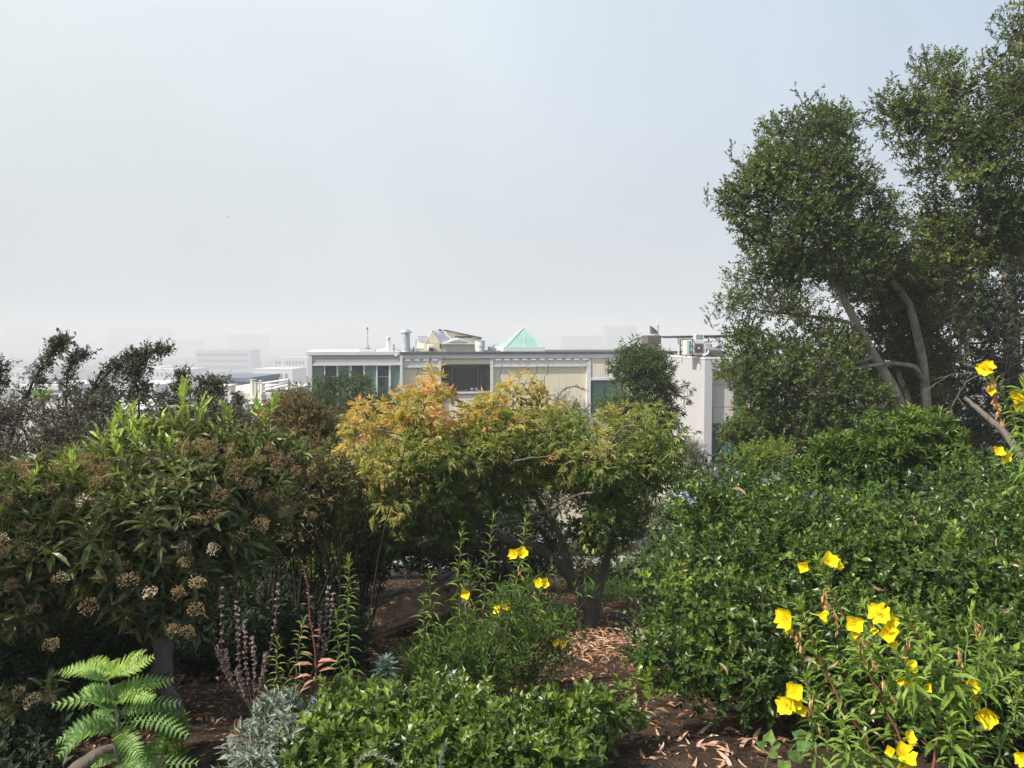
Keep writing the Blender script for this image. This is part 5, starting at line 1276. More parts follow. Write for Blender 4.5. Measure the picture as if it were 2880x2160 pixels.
    # flower heads, from cream to rust brown
    bm_ = [bloom_mesh(i, L_bloom) for i in range(6)]
    heads = [(27, 1000, 3), (140, 1000, 1), (255, 1030, 1), (215, 1035, 2), (190, 985, 1), (340, 980, 1), (105, 1045, 2), (190, 1080, 5), (245, 1090, 4), (60, 1020, 3), (12, 1080, 4), (55, 1125, 3), (320, 1110, 3), (370, 1100, 2), (345, 1065, 2), (400, 1170, 5), (350, 1165, 2), (395, 1205, 2), (465, 1170, 5), (272, 1210, 3), (213, 1240, 3), (130, 1240, 4), (30, 1250, 1), (330, 1270, 4), (278, 1245, 3), (192, 1300, 2), (385, 1270, 2), (430, 1250, 3), (425, 1310, 1), (380, 1345, 2), (400, 1355, 1), (75, 1300, 2), (0, 1160, 4), (465, 1110, 1), (480, 1060, 1), (520, 1000, 1), (560, 985, 1), (600, 1000, 1), (440, 1000, 1), (500, 960, 1), (640, 1010, 1), (530, 1040, 2), (460, 960, 1), (395, 960, 1), (230, 1000, 1), (585, 1060, 1), (620, 1095, 2), (410, 1030, 1), (295, 1045, 2), (160, 1130, 2), (300, 1170, 1), (110, 1380, 2), (20, 1180, 2), (430, 1115, 1), (555, 1125, 2), (520, 1155, 2), (60, 1180, 3), (235, 1150, 1), (370, 1040, 1), (500, 1020, 1), (130, 1080, 3), (340, 1040, 1), (45, 1480, 3), (80, 1505, 4), (15, 1520, 3), (110, 1500, 3)]
    for i, (u, v, c) in enumerate(heads):
        d = float(fD(u * K, v * K)) - .66 - R.uniform(0, .10) if v < 1450 else 3.3
        pz = P(u * K, v * K, d); c = min(5, max(0, c + R.integers(-1, 1)))
        place_at('flower_cluster', bm_[c], e, pz - [0, 0, .04], R.normal(0, .3, 3) + [0, -.35, 1], R.uniform(.052, .088), R.uniform(0, 6))
    # airy brown seed heads on the upper right part
    n = 80; hs = [(R.uniform(380, 690), R.uniform(945, 1110)) for _ in range(n)] + [(R.uniform(170, 330), R.uniform(985, 1060)) for _ in range(14)]
    for u, v in hs:
        d = float(fD(u * K, v * K)) - .5 - R.uniform(-.1, .15)
        place_at('flower_cluster', bm_[R.integers(0, 3)], e, P(u * K, v * K, d) - [0, 0, .04], R.normal(0, .3, 3) + [0, -.2, 1], R.uniform(.045, .082), R.uniform(0, 6))
    # lower spray at the left edge
    q = np.array([P(u * K, v * K, 3.4) for u, v in ((30, 1500), (60, 1520), (90, 1490), (75, 1530), (20, 1540), (120, 1500), (-10, 1500))])
    S = sprigs(q, nrm(R.normal(0, .5, q.shape) + [.3, -.3, .6]), .07, 11, 0, 1, 1.4, .6, .085, .022, .1, .4, t=np.full(len(q), .35)); leaf_obj('foliage', S, T8, L_toyon, e)
    tb = Tubes(); tb.add(limb([(-60, 1560, 3.6), (20, 1530, 3.5), (75, 1500, 3.4), (120, 1490, 3.4)], K, 8), .006, 5); link('branch', tb.mesh('branch', m_twig), e)
toyon()

# ---- glossy hedge and ground cover
FH = lambda u, v: np.interp(v / K, [960, 1060, 1200, 1540, 1660], [6.3, 5.2, 4.5, 3.45, 3.1]) - .0
def ceanothus():
    e = plant('rounded_shrub', base_at(1900, 1020, 7.6), 'rounded glossy shrub with upright leaf rosettes at the foot of the oak trunks', 'shrub')
    C, RR = clumps([(1690, 1020), (1725, 985), (1775, 950), (1810, 915), (1850, 895), (1905, 888), (1960, 882), (2005, 890), (2045, 905), (2078, 930), (2100, 985), (2110, 1060), (1850, 1090), (1700, 1080)], 7.4, .8, 120, .15, inset=.75)
    LB = limbs_of(e, [([(1900, 1150, 7.5), (1900, 1050, 7.5), (1880, 970, 7.5)], .04, .015, 'stem'), ([(1930, 1150, 7.5), (1960, 1020, 7.5), (1990, 950, 7.5)], .035, .012, 'stem')], m_bark_grey)
    p, a, ci = shell(C, RR, 22, .7, .35, .4, .85, .5)
    z = np.random.default_rng(9).normal(0, .14, 400)[ci]
    Lf = sprigs(p, a, .035, 11, .2, 1, 1.35, .45, .068, .019, 0, .3, t=np.clip(.52 + z, 0, 1), tj=.12)
    Lf = split_parts(Lf, 250, L_rhodo, e); leaf_obj('foliage', Lf, T4, L_rhodo, e)
    tb = Tubes(); connect(tb, LB, C, RR, .01, p[::3], ci[::3], .003); link('branches', tb.mesh('branches', m_twig), e, kind='stuff')

    e = plant('glossy_hedge', base_at(1850, 1400, 4.4), 'big mounded hedge of small glossy dark green leaves behind the large yellow flowers', 'hedge')
    poly = [(1462, 1060), (1480, 1020), (1515, 990), (1560, 985), (1620, 1000), (1680, 1010), (1760, 1035), (1850, 1040), (1950, 1030), (2040, 1000), (2100, 985), (2160, 975), (2300, 980), (2480, 1020), (2500, 1560), (2330, 1600), (2100, 1610), (1900, 1580), (1740, 1530), (1640, 1540), (1560, 1530), (1500, 1512), (1420, 1480), (1375, 1440), (1372, 1380), (1395, 1300), (1410, 1220), (1395, 1180), (1430, 1130)]
    C, RR = clumps(poly, lambda u, v: FH(u, v) + .17 * np.sin(u / 75 + np.sin(v / 60)) * np.sin(v / 55 + u / 160), .50, 470, .15, inset=.6, front=.75)
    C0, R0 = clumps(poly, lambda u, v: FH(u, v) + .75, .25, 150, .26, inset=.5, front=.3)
    foliage(e, L_cean, C0, R0, 34, 7, .05, .028, .08, T2, t=lambda p, ci: np.full(len(p), .1), cull=.8, twr=.003)  # backing leaves in the darkest tint: the hedge's inner shade put into their colour
    LB = [np.array([P(u * K, v * K, 4.9 - (v - 1000) * .0016) for u, v in zip(np.linspace(1500, 2200, 14), np.full(14, vv))]) for vv in (1150, 1350, 1480)]
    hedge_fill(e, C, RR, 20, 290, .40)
    tb = Tubes(); connect(tb, LB, C[::3], RR[::3], .01, None, None); link('branches', tb.mesh('branches', m_twig_dark), e, kind='stuff')
    # pale blue flower tufts
    n = 0
    for i, (u, v) in enumerate(((1478, 1070), (1492, 1080), (1585, 1020), (1755, 1070), (1772, 1108), (1597, 1068))):
        pz = P(u * K, v * K, float(FH(u * K, v * K)) - .48); q = pz + R.normal(0, .012, (26, 3)) * [1.4, .8, 1]
        Lf = (q, nrm(R.normal(0, 1, q.shape)), None, np.full(26, .014), np.full(26, .010), R.random(26)); Lf = (Lf[0], Lf[1], ortho(R.normal(0, 1, q.shape), Lf[1]), *Lf[3:])
        V, F, t = leaf_verts(Lf, T2); link('flower_tuft', mesh_np('flower_tuft', V, F, L_blue, t), e)
    e = plant('ground_cover', base_at(1050, 1650, 3.0), 'low glossy green ground cover spreading across the bottom centre, strewn with fallen curved leaves', 'shrub')
    poly = [(662, 1520), (700, 1492), (800, 1500), (860, 1490), (920, 1468), (960, 1475), (1000, 1500), (1070, 1512), (1130, 1530), (1220, 1515), (1290, 1498), (1360, 1482), (1400, 1480), (1460, 1510), (1490, 1535), (1450, 1555), (1380, 1560), (1290, 1585), (1262, 1620), (1280, 1700), (1200, 1740), (640, 1740), (560, 1720), (620, 1640), (655, 1580)]
    FG = lambda u, v: np.interp(v / K, [1440, 1560, 1700], [3.9, 3.2, 2.75])
    C, RR = clumps(poly, FG, .22, 250, .11, inset=.62, front=.75)
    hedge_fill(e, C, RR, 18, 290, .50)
    LB = [np.array([P(u * K, 1640 * K, 3.1) for u in np.linspace(700, 1300, 12)])]
    tb = Tubes(); connect(tb, LB, C[::3], RR[::3], .006, None, None); link('branches', tb.mesh('branches', m_twig_dark), e, kind='stuff')
    for i, (u, v) in enumerate(((877, 1521 - 20), (676, 1500 + 12), (882, 1540))):
        pz = P(u * K, v * K, 3.1); q = pz + R.normal(0, .012, (20, 3)); dd = nrm(R.normal(0, 1, q.shape)); Lf = (q, dd, ortho(R.normal(0, 1, q.shape), dd), np.full(20, .013), np.full(20, .009), R.random(20))
        V, F, t = leaf_verts(Lf, T2); link('flower_tuft', mesh_np('flower_tuft', V, F, L_blue, t), e)
def hedge_fill(e, C, RR, per, nparts, tmid=.45):
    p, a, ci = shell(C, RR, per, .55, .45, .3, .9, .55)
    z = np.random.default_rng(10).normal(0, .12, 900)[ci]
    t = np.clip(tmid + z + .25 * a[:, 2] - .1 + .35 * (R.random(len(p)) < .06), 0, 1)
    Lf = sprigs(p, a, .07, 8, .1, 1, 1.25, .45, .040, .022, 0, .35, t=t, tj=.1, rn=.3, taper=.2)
    Lf = split_parts(Lf, nparts, L_cean, e)
    leaf_obj('foliage', Lf, T4, L_cean, e)
    tb = Tubes()
    m = R.random(len(p)) < .25

    for q, ax in zip(p[m], a[m]): tb.add(np.array([q - ax * .04, q + ax * .06]), [.002, .0015], 3)
    link('shoots', tb.mesh('shoots', m_stem_green), e, kind='stuff')
ceanothus()

# ---- mulch, litter, log
def mulch():
    n = 36000
    y = 3.1 + 9.0 * R.random(n) ** 1.25; x = R.uniform(-1, 1, n) * (y * .62 + .4)
    soil = (x > .35) & (y < 4.1) & (R.random(n) < .80)
    x, y = x[~soil], y[~soil]; n = len(x)
    z = np.interp(y, GY, GZ) + R.uniform(-.004, .028, n)
    p = np.stack([x, y, z], -1); d = nrm(R.normal(0, 1, (n, 3)) * [1, 1, .22]); nn = ortho(R.normal(0, .35, (n, 3)) + [0, 0, 1], d)
    L = R.gamma(3, .011, n).clip(.012, .10); W = L * R.uniform(.18, .5, n)
    leaf_obj('wood_chips', (p, d, nn, L, W.clip(.005, .02), np.clip(R.beta(1.8, 2.2, n), 0, 1)), T2, L_chip, None)
    e = plant('fallen_log', base_at(860, 1360, 7.4), 'weathered fallen log with a torn root end lying on the mulch below the orange-leaved tree', 'log')
    # trunk of the log: ridged lathe along a line
    A, B = P(1000, 1765, 7.0), P(1255, 1655, 7.7)
    A[2] = gz(A[0], A[1]) + .08; B[2] = gz(B[0], B[1]) + .36
    m, k = 34, 40; V = []
    ax = nrm(B - A); up = np.array([0, 0, 1.]); sd_ = nrm(np.cross(ax, up)); up = np.cross(sd_, ax)
    ph = R.uniform(0, 6.28, 5)
    for i in range(m):
        f = i / (m - 1); c = A + (B - A) * f; r0 = .12 + .08 * f ** 1.5
        for j in range(k):
            a = j / k * 2 * math.pi
            r = r0 * (1 + .10 * abs(math.sin(5 * a + ph[0] + f * 1.2)) + .07 * math.sin(13 * a + ph[1] - f * 2) + .06 * math.sin(3 * a + f * 7 + ph[2]) + R.normal(0, .02))
            V.append(c + sd_ * r * math.cos(a) * 1.1 + up * r * math.sin(a) * .92)
    i, j = np.meshgrid(np.arange(m - 1), np.arange(k), indexing='ij')
    F = np.stack([i * k + j, i * k + (j + 1) % k, (i + 1) * k + (j + 1) % k, (i + 1) * k + j], -1).reshape(-1, 4)
    m_log = pm('old_wood', (.12, .07, .04), .9, .15, noise=.4, nscale=14, bump=.8, bscale=30, stretch=(1, 1, 1), col2=(.42, .28, .17))
    link('log_body', mesh_np('log_body', np.array(V), F, m_log, smooth=True), e)
    tb = Tubes()
    for q in range(70):
        a = R.uniform(0, 6.28); r = R.uniform(.02, .25); b = B + sd_ * r * math.cos(a) + up * r * math.sin(a) - ax * .12
        dv = ax * R.uniform(.08, .22) + (sd_ * math.cos(a) + up * math.sin(a)) * R.uniform(0, .12) + R.normal(0, .03, 3)
        tb.add(smooth_line([b, b + dv * .6 + R.normal(0, .02, 3), b + dv], 5), np.linspace(R.uniform(.02, .045), .006, 5), 6)
    link('root_end', tb.mesh('root_end', m_log), e)
    for pts, r in (([(1240, 1650, 7.6), (1238, 1625, 7.6), (1236, 1600, 7.6), (1240, 1585, 7.62)], .022), ([(1238, 1635, 7.6), (1248, 1625, 7.55), (1265, 1618, 7.5)], .012), ([(1262, 1660, 7.6), (1272, 1640, 7.5), (1276, 1630, 7.5)], .010)):
        tb = Tubes(); ln = limb(pts, 1, 10, .004); tb.add(ln, np.linspace(r, r * .45, len(ln)), 7); link('root_spike', tb.mesh('root_spike', m_twig_pale), e)
    e = plant('brush_pile', base_at(830, 1300, 8.6), 'tangled heap of thin dry grey twigs piled behind the fallen log', 'brush pile')
    tb = Tubes(); tb2 = Tubes()
    for q in range(520):
        c = P(R.normal(1120, 62), 1690, R.uniform(7.7, 8.7)); g = gz(c[0], c[1]); hh = .36 * math.exp(-((c[0] + 1.08) / .42) ** 2)
        c[2] = g + R.uniform(0, 1) * hh + .02; a = R.uniform(0, 6.28); L_ = R.uniform(.08, .30)
        dv = np.array([math.cos(a), math.sin(a) * .6, R.normal(0, .25)]) * L_
        (tb if q % 3 else tb2).add(np.array([c - dv, c + R.normal(0, .03, 3), c + dv]), [.004, .0035, .0015], 3)
    link('twig', tb.mesh('twig', m_twig_pale), e, kind='stuff'); link('dark_twig', tb2.mesh('dark_twig', m_twig), e, kind='stuff')
    tb = Tubes(); tb.add(limb([(1003, 1722, 7.0), (1040, 1705, 7.05), (1075, 1697, 7.1), (1103, 1688, 7.2)], 1, 12, .004), .010, 6)
    tag(link('fallen_branch', tb.mesh('fallen_branch', m_bark_grey)), 'thin fallen branch lying along the top of the old log', 'branch')
    # limb crossing the bottom left corner
    tb = Tubes(); ln = limb([(130, 1690, 3.0), (190, 1645, 3.0), (230, 1622, 3.05), (270, 1615, 3.1), (310, 1610, 3.1)], K, 14, .002); tb.add(ln, np.linspace(.035, .012, len(ln)), 9)
    tag(link('fallen_branch', tb.mesh('fallen_branch', m_bark_grey)), 'thick bare branch on the ground beside the fern-leaved sapling, bottom left', 'branch')
mulch()

def gum_mesh(seed, t):
    r = np.random.default_rng(seed); n = 9; cv = r.uniform(.5, 1.9) * (1 if r.random() < .5 else -1); lift = r.uniform(-.5, .5)
    V, a = [], -cv / 2; x = y = 0.0
    for i in range(n):
        f = i / (n - 1); w_ = .085 * math.sin(math.pi * min(1, f * 1.02 + .03)) ** .7 * (1 - .25 * f) + .004; a_ = -cv / 2 + cv * f
        z = lift * (f - .5) ** 2; tw = .5 * (f - .5) * r.uniform(.5, 1)
        nx, ny = -math.sin(a_ + math.pi / 2), math.cos(a_ + math.pi / 2)
        for s_ in (-1, 0, 1): V.append((x + nx * w_ * s_ * -1, y + ny * w_ * s_ * -1, z + .25 * w_ * abs(s_) + tw * w_ * s_))
        x += math.cos(a_ + math.pi / 2) / (n - 1); y += math.sin(a_ + math.pi / 2) / (n - 1)
    F = []
    for i in range(n - 1):
        for s_ in (0, 1): F.append((i * 3 + s_, i * 3 + s_ + 1, i * 3 + s_ + 4, i * 3 + s_ + 3))
    return mesh_np('fallen_leaf', np.array(V), np.array(F), L_gum, np.full(len(V), t), True)
GM = [gum_mesh(i, t) for i, t in enumerate((.15, .5, .62, .78, .92, .3, .7, .85, .55, .97))]
def put_leaf(u, v, d, L, ang, mi, label, group=None, tilt=.5, ground=False):
    p = P(u, v, d)
    if ground: p = P(u, v, d); p[2] = gz(p[0], p[1]) + .03
    # length axis at angle ang in the picture, face turned to the viewer and up
    nv = nrm(np.array([R.normal(0, .25), -1.0 if not ground else -.25, tilt if not ground else 1.0])); dx = np.array([math.cos(ang), 0, math.sin(ang)]) if not ground else np.array([math.cos(ang), math.sin(ang), 0])
    dx = ortho(dx[None], nv[None])[0]; s_ = np.cross(dx, nv)
    M = Matrix(((s_[0] * L, dx[0] * L, nv[0] * L, p[0] - dx[0] * L / 2), (s_[1] * L, dx[1] * L, nv[1] * L, p[1] - dx[1] * L / 2), (s_[2] * L, dx[2] * L, nv[2] * L, p[2] - dx[2] * L / 2), (0, 0, 0, 1)))
    o = link('fallen_leaf', GM[mi % 10], basis=M)
    return tag(o, label, 'leaf', group or 'fallen curved leaves')
def fallen():
    fh = lambda u, v: float(FH(u, v)) - .53
    fg = lambda v: float(np.interp(v / K, [1440, 1560, 1700], [3.68, 2.98, 2.54]))
    A = [(1060, 2014, 0, .115, -1.2, 2, 'tan curved leaf slanting down on the left part of the ground cover'), (1200, 2028, 0, .11, 1.45, 4, 'pink upright curved leaf on the middle of the ground cover'),
         (1224, 2068, 0, .10, 1.3, 5, 'brown curved leaf just below the pink one on the ground cover'), (1465, 2072, 0, .10, 1.1, 3, 'cream crescent leaf on the ground cover left of the big brown curled leaf'),
         (1548, 2072, 0, .16, .25, 5, 'big brown curled leaf lying on the ground cover, largest of the fallen leaves'), (937, 2142, 0, .10, 1.2, 3, 'tan leaf at the bottom edge near the silver-leaved plant'),
         (1178, 2012, 0, .09, .6, 8, 'brown leaf arching left of the pink one on the ground cover'), (1275, 2130, 0, .12, 1.4, 1, 'brown crumpled leaf standing in the ground cover at the bottom centre'),
         (1223, 1945, 0, .07, .8, 5, 'rusty leaf at the top edge of the ground cover beside the silver rosette'), (1322, 2036, 0, .05, 1.5, 5, 'tiny brown leaf on the ground cover below the bare stems'),
         (1292, 2138, 0, .08, 1.0, 3, 'pale narrow leaf at the bottom edge right of the crumpled one'), (1560, 2150, 0, .10, .5, 2, 'thin tan leaf at the bottom edge below the big curled leaf'),
         (1440, 2142, 0, .06, 1.2, 6, 'small pale leaf at the bottom edge left of the thin tan one')]
    for u, v, d, L, a, mi, lb in A: put_leaf(u, v, fg(v), L, a, mi, lb)
    B = [(2080, 1388, .13, -.7, 5, 'rust leaf near the upper left flank of the hedge'), (2513, 1478, .12, -.55, 3, 'pale straight leaf in the upper middle of the hedge, left of the hooked leaf'),
         (2580, 1496, .16, .9, 2, 'pale hooked leaf high on the hedge, the most curved one'), (2578, 1470, .10, -1.3, 3, 'thin pale leaf just above the hooked leaf'),
         (2430, 1478, .07, -1.0, 5, 'short tan leaf left of the pale straight one'), (2370, 1500, .14, -.5, 0, 'dark red-brown long leaf in the middle of the hedge'), (2420, 1522, .08, -.3, 4, 'pinkish leaf at the lower end of the dark red one'),
         (2808, 1535, .12, 1.35, 7, 'tall upright tan leaf near the right edge of the hedge'), (2758, 1368, .08, 1.2, 3, 'pale leaf pair upper right of the hedge, left one'), (2772, 1366, .06, -1.0, 4, 'pale leaf pair upper right of the hedge, right one'),
         (2050, 1545, .09, -.6, 5, 'brown oval leaf on the shaded left side of the hedge'), (1922, 1602, .07, .1, 3, 'small cream leaf lying flat at the left edge of the hedge'), (2150, 1696, .09, .05, 2, 'tan leaf lying flat left of the yellow flowers'),
         (2190, 1665, .07, .2, 8, 'brown leaf above the flat tan one'), (2480, 1650, .10, -.2, 0, 'dark rust leaf above the middle yellow flowers'), (2822, 1711, .17, .15, 3, 'long cream leaf pointing in from the right picture edge'),
         (2710, 1668, .05, 1.3, 1, 'small upright brown leaf between the long cream leaf and the flowers'), (2775, 1590, .08, -.9, 5, 'brown leaf beside a twig on the right part of the hedge'), (2055, 1350, .07, 1.4, 2, 'tan hanging leaf near the blue flower tufts'),
         (2280, 1875, .12, -.35, 4, 'pinkish bent leaf behind the slanting flower stem'), (2340, 1868, .08, .5, 3, 'pale leaf crossing the pinkish bent one'), (2470, 2008, .09, 1.1, 4, 'pink-brown leaf hanging among the lower flower stems'),
         (2465, 2070, .06, -.8, 7, 'tan leaf below the pink-brown one'), (2540, 1845, .05, -.1, 2, 'short tan leaf between two flower stems'), (2220, 1465, .05, .4, 5, 'small rust leaf on the upper left slope of the hedge'),
         (2860, 1600, .10, -.6, 7, 'curled brown leaf at the right edge above the long cream leaf'), (2050, 1800, .05, 1.5, 2, 'thin leaf hanging on the lower left of the hedge'), (2035, 1885, .07, -1.2, 1, 'brown leaf at the foot of the hedge left side'), (2265, 1780, .10, -.5, 4, 'pink-brown leaf under the withered blossoms')]
    for u, v, L, a, mi, lb in B: put_leaf(u, v, fh(u, v) if v < 1840 else 2.9, L * .78, a, mi, lb)
    # litter on the dark soil at the bottom
    spots = sorted([(R.uniform(1840, 2060), R.uniform(2065, 2150)) for _ in range(14)] + [(R.uniform(1690, 2180), R.uniform(2020, 2150)) for _ in range(22)])
    cols = ('dark rust', 'tan', 'tan', 'cream', 'pale pink', 'rusty', 'sandy', 'light tan', 'brown', 'pink')
    ORD = 'leftmost second third fourth fifth sixth seventh eighth ninth tenth eleventh twelfth thirteenth fourteenth fifteenth sixteenth seventeenth eighteenth'.split()
    for i, (u, v) in enumerate(spots):
        r_ = ray(u, v); d = (CAMZ - .02) / (-r_[2]) * r_[1]
        if d > 3.3: d = (CAMZ - .02 + .2625 * (d - 3.2) * .6) / (-r_[2]) * r_[1]
        mi = int(R.integers(1, 10)); ends = (ORD[i] + (' from the left' if i else '')) if i < 18 else (ORD[35 - i] + ' from the right' if i < 35 else 'rightmost')
        put_leaf(u, v, d, R.uniform(.05, .13), R.uniform(0, 6.28), mi, cols[mi] + ' curved leaf, ' + ends + ' in the litter on the dark soil', 'litter on the dark soil', ground=True)
    acc = []
    n = 500; y = R.uniform(5.5, 9.2, n); x = (R.uniform(1560, 1840, n) - 1440) / FPX * y; q = np.stack([x, y, np.interp(y, GY, GZ) + .035], -1); dd = nrm(R.normal(0, 1, (n, 3)) * [1, 1, .2])
    L_ = R.uniform(.05, .13, n); leaf_obj('dry_leaves', (q, dd, ortho(R.normal(0, .3, (n, 3)) + [0, 0, 1], dd), L_, L_ * .16, R.uniform(.2, 1, n)), T8, L_gum, None)
fallen()

# ---- yellow evening primroses
def petal_mesh():
    n, m = 5, 6; V = []
    for i in range(m):
        f = i / (m - 1); w_ = .10 + .52 * math.sin(min(1, f * 1.15) * math.pi * .5) ** 1.3
        for j in range(n):
            s_ = (j / (n - 1) - .5) * 2; notch = .14 * (1 - abs(s_) ** .8) * (f > .8)
            V.append((s_ * w_ * (1 - .10 * (f > .9) * s_ * s_), f * (1 - notch) * math.sqrt(1 - .12 * s_ * s_), .30 * f * f * .8 + .10 * s_ * s_ * f + .035 * math.sin(s_ * 9 + f * 4) * f))
    F = [(i * n + j, i * n + j + 1, (i + 1) * n + j + 1, (i + 1) * n + j) for i in range(m - 1) for j in range(n - 1)]
    return V, F
PV, PF = petal_mesh()
PET = [mesh_np('petal', np.array(PV) + R.normal(0, .028, (30, 3)), np.array(PF), L_petal, np.clip(.2 + .5 * np.array(PV)[:, 1] + R.normal(0, .1, 30) + .15 * q, 0, 1), True) for q in range(3)]
def heart_mesh():
    tb = Tubes()
    tb.add([(0, 0, -.9), (0, 0, -.4), (0, 0, 0)], [.05, .05, .09], 6, .4)
    for i in range(8):
        a = i * .785; tb.add([(0, 0, 0), (math.cos(a) * .16, math.sin(a) * .16, .25), (math.cos(a) * .30, math.sin(a) * .30, .42)], [.016, .014, .03], 4, .3)
    tb.add([(0, 0, 0), (0.02, 0, .6)], .02, 4, .8)
    for a in (0, 1.57, 3.14, 4.71): tb.add([(0, 0, .6), (math.cos(a) * .12, math.sin(a) * .12, .66)], .018, 4, .8)
    return tb.mesh('heart', L_petal)
HEART = heart_mesh()
def flower(e, p, face, size, openness=1.0):
    """flower > petal x4; openness under 1 = half closed"""
    size *= .84; openness = float(np.clip(openness * R.uniform(.78, 1.05), .25, 1))
    f = place_at('flower', HEART, e, p, np.array(face) + R.normal(0, .18, 3), size, R.uniform(0, 1.57))
    for q in range(4):
        M = Matrix.Rotation(q * math.pi / 2 + R.normal(0, .06), 4, 'Z') @ Matrix.Rotation((1 - openness) * 1.25 + R.normal(0, .07), 4, 'X') @ Matrix.Translation((0, .02, .01 * q))
        link('petal', PET[q % 3], f, True, basis=M)
    return f
def wilt_mesh(seed):
    r = np.random.default_rng(seed); V, F, n = [], [], 0; tb = Tubes()
    for i in range(9):
        a = r.uniform(0, 6.28); l_ = r.uniform(.5, 1); c = np.array([math.cos(a) * .13, math.sin(a) * .13, 0])
        ln = np.array([[0, 0, 0], c + [0, 0, l_ * .4], c * 1.6 + r.normal(0, .06, 3) + [0, 0, l_ * .8], c * .8 + r.normal(0, .08, 3) + [0, 0, l_]])
        tb.add(ln, np.array([.03, .07, .10, .03]) * r.uniform(.5, 1.1), 4, float(r.uniform(0, 1)))
    tb.add([(0, 0, -.7), (.05, 0, -.3), (0, 0, 0)], [.03, .03, .05], 4, .9)
    return tb.mesh('wilted_flower', L_wilt)
WILT = [wilt_mesh(i) for i in range(3)]
def bud_mesh():
    tb = Tubes(); tb.add([(0, 0, 0), (0, 0, .25), (0, 0, .6), (0, 0, 1.0)], [.05, .09, .075, .012], 6, .85); return tb.mesh('bud', L_prim)
BUD = bud_mesh()
PLF = [mesh_np('leaf', T8[0] * [1.15, 1, 1] - np.array([0, 0, .25]) * (T8[0][:, 1:2] ** 2), T8[1], L_prim, np.full(8, t)) for t in (.2, .4, .55, .7, .85)]
def prim_stem(e, pts, scale, r, nl, L, tip='bud', leafy=1.0, t0=.42, mat=None, W=.21, f0=.12, nb=9, parts=True, cnt=None):
    """one stem with spiralling lance leaves, buds round its tip"""
    ln = smooth_line([P(u * scale, v * scale, d) for u, v, d in pts], 20, .002)
    tb = Tubes(); tb.add(ln, np.linspace(r, r * .5, len(ln)), 7); link('stem', tb.mesh('stem', mat or m_stem_green), e)
    tg = nrm(np.gradient(ln, axis=0)); f = np.linspace(f0, 1, nl) + R.normal(0, .008, nl); f = f.clip(0, 1) * (len(ln) - 1); i = f.astype(int).clip(0, len(ln) - 2); fr = (f - i)[:, None]
    p = ln[i] * (1 - fr) + ln[i + 1] * fr; a = tg[i]; g = np.linspace(0, 1, nl)
    ref = np.tile([1.0, 0, 0], (nl, 1)); U = nrm(np.cross(a, ref)); Vv = np.cross(a, U); az = np.arange(nl) * 2.4 + R.random()
    an = 1.35 - .95 * g ** 2 + R.normal(0, .12, nl)
    d = nrm(a * np.cos(an)[:, None] + (U * np.cos(az)[:, None] + Vv * np.sin(az)[:, None]) * np.sin(an)[:, None] - np.array([0, 0, .22]) * (1 - g)[:, None])
    n = ortho(a + [0, 0, .5] + R.normal(0, .15, a.shape), d)
    LL = 1.15 * L * (1 - .55 * g ** 1.3) * (1 + R.normal(0, .15, nl)).clip(.5, 1.4)
    t = np.clip(t0 + .5 * g + R.normal(0, .1, nl), 0, 1)
    if parts:
        for q in range(nl):
            s_ = np.cross(d[q], n[q]); W_ = LL[q] * W
            link('leaf', PLF[int(t[q] * 4.99)], e, False, basis=Matrix(((s_[0] * W_, d[q][0] * LL[q], n[q][0] * LL[q], p[q][0]), (s_[1] * W_, d[q][1] * LL[q], n[q][1] * LL[q], p[q][1]), (s_[2] * W_, d[q][2] * LL[q], n[q][2] * LL[q], p[q][2]), (0, 0, 0, 1))))
    acc = (p, d, n, LL, LL * W, t)
    if tip == 'bud':
        for q in range(nb):
            a_ = R.uniform(0, 6.28); dv = tg[-1] + (np.array([1, 0, 0]) * math.cos(a_) + np.array([0, 1, 0]) * math.sin(a_)) * R.uniform(.15, .6)
            b = ln[-1 - int(R.integers(0, 3))]
            place_at('bud', BUD, e, b, dv, R.uniform(.022, .045) * (1 if parts else .7))
    return ln, acc
